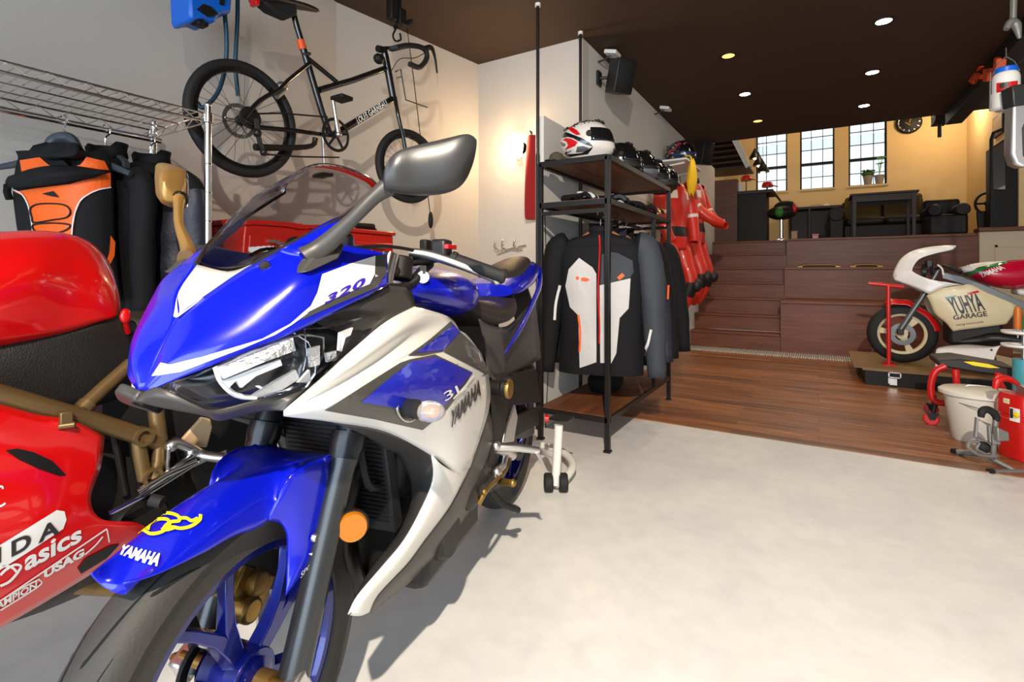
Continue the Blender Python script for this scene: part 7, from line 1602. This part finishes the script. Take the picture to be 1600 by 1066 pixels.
# clock
p = on_y(1420, 192, YB - .02)
ck = thing('wall_clock', 'round black wall clock on the ochre wall right of the windows', 'clock', p)
b = MB(); b.lathe([(0, .03), (.17, .03), (.185, .02), (.19, 0), (0, 0)], p, (0, -1, 0), 40); fc_ = obj('case', b, M_black, ck)
b = MB(); b.box(p + V((.02, -.034, .05)), (.012, .004, .12), M=Matrix.Rotation(.3, 3, 'Y')); b.box(p + V((-.02, -.034, -.02)), (.012, .004, .09), M=Matrix.Rotation(-.9, 3, 'Y')); obj('hands', b, M_gold, ck)
b = MB()
b.tube([p + V((.15 * math.sin(a), -.031, .15 * math.cos(a))) for a in [2 * PI * k / 40 for k in range(40)]], .003, 5, closed=True)
for k in range(12): a = k * PI / 6; b.box(p + V((.145 * math.sin(a), -.032, .145 * math.cos(a))), (.01, .004, .03), M=Matrix.Rotation(a, 3, 'Y'))
obj('hour_marks', b, M_alu, ck)
# pendant lamps at the left window
for k, (x, y, lb) in enumerate(((1180, 243, 'highest of the three metal pendant lamps before the left window'), (1186, 254, 'middle one of the three metal pendant lamps before the left window'), (1192, 264, 'lowest of the three metal pendant lamps before the left window'))):
    p = on_y(x, y, 10.5 - .35 * k); t = thing('pendant_lamp', lb, 'pendant lamp', p, 'pendant lamps before the left window')
    b = MB(); b.lathe([(.105, -.06), (.1, -.03), (.06, .05), (.03, .1), (.02, .13), (0, .13)], p, (0, 0, 1), 24); obj('shade', b, M_steel, t, solid=.003)
    b = MB(); b.ball(p + V((0, 0, -.03)), .05, 14); obj('bulb', b, mat('pendant_bulb', (1, .8, .5, 1), emit=(1, .78, .42, 1), estr=12), t)
    b = MB(); b.cyl(p + V((0, 0, .12)), V((p.x, p.y, 4.3)), .004, 6); obj('cord', b, M_black, t)
# stair to the upper storey, seen at the far left
sg_ = MB(); 
q = [on_y(x, y, 9.8) for x, y in ((1141, 215), (1153, 215), (1172, 258), (1165, 262))]
sg_.prism(q, (0, .08, 0)); o = struct('trim_stringer', sg_, M_white, smooth=0)
b = MB()
for k in range(6):
    t_ = k / 5; pz = q[1].lerp(q[2], t_); b.box2((pz.x - .7, 9.84, pz.z - .02), (pz.x - .02, 10.6, pz.z + .015))
obj('stair_treads', b, M_dwood, o, smooth=0)
b = MB(); b.box2((-2.4, 10.75, ZU), (-1.6, 10.85, 4.3)); struct('wall_stair', b, M_ochre, smooth=0)
# arcade seat with steering wheel and tall dark mirror cabinet
p = on_y(1539, 318, 9.16)
gwd = thing('steering_wheel_stand', 'black steering wheel on a stand beside the tall dark mirror cabinet', 'game wheel', (p.x + .05, 9.22, ZU))
b = MB(); Mw = Matrix.Rotation(.5, 3, 'X'); cw = V((p.x + .03, 9.16, p.z)); b.tube([cw + Mw @ V((.13 * math.cos(a), .13 * math.sin(a) * .4, .13 * math.sin(a))) for a in [2 * PI * k / 24 for k in range(24)]], .016, 8, closed=True); b.tube([cw - V((.12, 0, 0)), cw, cw + V((.12, 0, 0))], .014, 8); b.ball(cw, .04, 12); obj('wheel', b, M_black, gwd)
b = MB(); b.tube([cw, cw + V((.03, .1, -.12)), (p.x + .05, 9.25, ZU + .03)], [.03, .035, .04], 10); b.box((p.x + .05, 9.22, ZU + .015), (.3, .3, .03)); b.prism([V((p.x - .08, 9.16, p.z - .1)), V((p.x + .12, 9.16, p.z - .1)), V((p.x + .0, 9.16, ZU + .03)), V((p.x - .06, 9.16, ZU + .03))], (0, .06, 0)); obj('stand', b, M_steel, gwd, bevel=.004)
x0 = on_y(1546, 260, 8.7).x
x1 = on_y(1574, 260, 8.7).x
mc = thing('mirror_cabinet', 'tall dark wardrobe with a narrow mirror at the far right of the raised floor', 'wardrobe', (x0 + .3, 8.72, ZU + .06))
zt = on_y(1574, 214, 8.7).z; zt2 = on_y(1546, 233, 8.7).z
b = MB(); b.prism([V((x0, 8.66, 1.551)), V((x0 + .8, 8.66, 1.551)), V((x0 + .8, 8.66, zt)), V((x1, 8.66, zt)), V((x0, 8.66, zt2))], (0, .2, 0)); obj('case', b, M_black, mc)
q = [on_y(x, y, 8.655) for x, y in ((1551, 296), (1572, 296), (1572, 219), (1551, 231))]
b = MB(); b.prism(q, (0, -.004, 0)); obj('mirror', b, M_mirror, mc, label='narrow mirror')
b = MB(); b.tube([p_ + V((0, -.004, 0)) for p_ in q], .008, 6, closed=True); obj('mirror_frame', b, M_steel, mc)
p = on_y(1566, 185, 8.9)
pcx = thing('framed_picture', 'small framed picture hung on the bright end wall above the dark wardrobe', 'picture', (2.1, 9.3, p.z))
yy0, yy1, z0, z1 = 9.15, 9.6, p.z - .12, p.z + .16
z0, z1 = p.z - .12, p.z + .16
b = MB(); b.box2((2.118, yy0, z0), (2.09, yy1, z1)); obj('frame', b, M_dwood, pcx, bevel=.004)
b = MB(); b.box2((2.09, yy0 + .03, z0 + .03), (2.087, yy1 - .03, z1 - .03)); obj('print', b, M_tan, pcx)
# goggles-like brass strips lying on the middle step
for k, (xa, xb, lb) in enumerate(((1246, 1314, 'long brass fitting lying on the middle stadium step, nearer the stairs'), (1328, 1380, 'long brass fitting lying on the middle stadium step, farther from the stairs'))):
    yv = Y0 + T * 5 - .12; q0, q1 = xr(xa, xb, yv, 414); t = thing('brass_fitting', lb, 'fitting', ((q0 + q1) / 2, yv, 5 * R), 'brass fittings on the middle step')
    b = MB(); b.box2((q0, yv - .03, 5 * R), (q0 + .07, yv + .03, 5 * R + .02)); b.box2((q1 - .07, yv - .03, 5 * R), (q1, yv + .03, 5 * R + .02)); obj('end_plate', b, M_gold, t, bevel=.004)
    b = MB(); b.tube([(q0 + .04, yv, 5 * R + .02), (q0 + .12, yv, 5 * R + .034), (q1 - .12, yv, 5 * R + .034), (q1 - .04, yv, 5 * R + .02)], .012, 10, smooth=3); obj('rod', b, M_gold, t)
# ================================================================== grey woven mat at the foot of the stairs
A = [on_h(x, y, .008) for x, y in ((1066, 543), (1080, 538), (1316, 562), (1314, 573))]
def mat_tex():
    m = bpy.data.materials.new('woven_mat'); m.use_nodes = True; nt = m.node_tree; b = nt.nodes['Principled BSDF']; setin(b, 'Roughness', .95)
    tc = nt.nodes.new('ShaderNodeTexCoord'); w = nt.nodes.new('ShaderNodeTexWave'); w.inputs['Scale'].default_value = 14; w.inputs['Distortion'].default_value = 1.5
    nt.links.new(tc.outputs['Object'], w.inputs['Vector']); r = nt.nodes.new('ShaderNodeValToRGB'); r.color_ramp.elements[0].color = S(104, 98, 92); r.color_ramp.elements[1].color = S(206, 198, 186); nt.links.new(w.outputs['Color'], r.inputs[0]); nt.links.new(r.outputs[0], b.inputs['Base Color']); return m
mt = thing('floor_mat', 'grey woven runner mat on the plank floor at the foot of the stairs', 'mat', (-.5, 7.0, .006))
b = MB(); ya, yb = 6.72, 7.12; n = 90; b.grid([[(-1.46 + 1.9 * i / n, y, .012 + .004 * math.sin(i * 2.1) + .002 * math.sin(j * 3)) for i in range(n + 1)] for j, y in enumerate((ya, ya + .1, ya + .2, ya + .3, yb))]); obj('weave', b, mat_tex(), mt, solid=.008)
b = MB()
for i in range(64): x = -1.455 + 1.89 * i / 63; b.tube([(x, ya, .012), (x + .01 * math.sin(i), ya - .04, .01)], .005, 5)
obj('fringe', b, M_cream, mt, smooth=0)
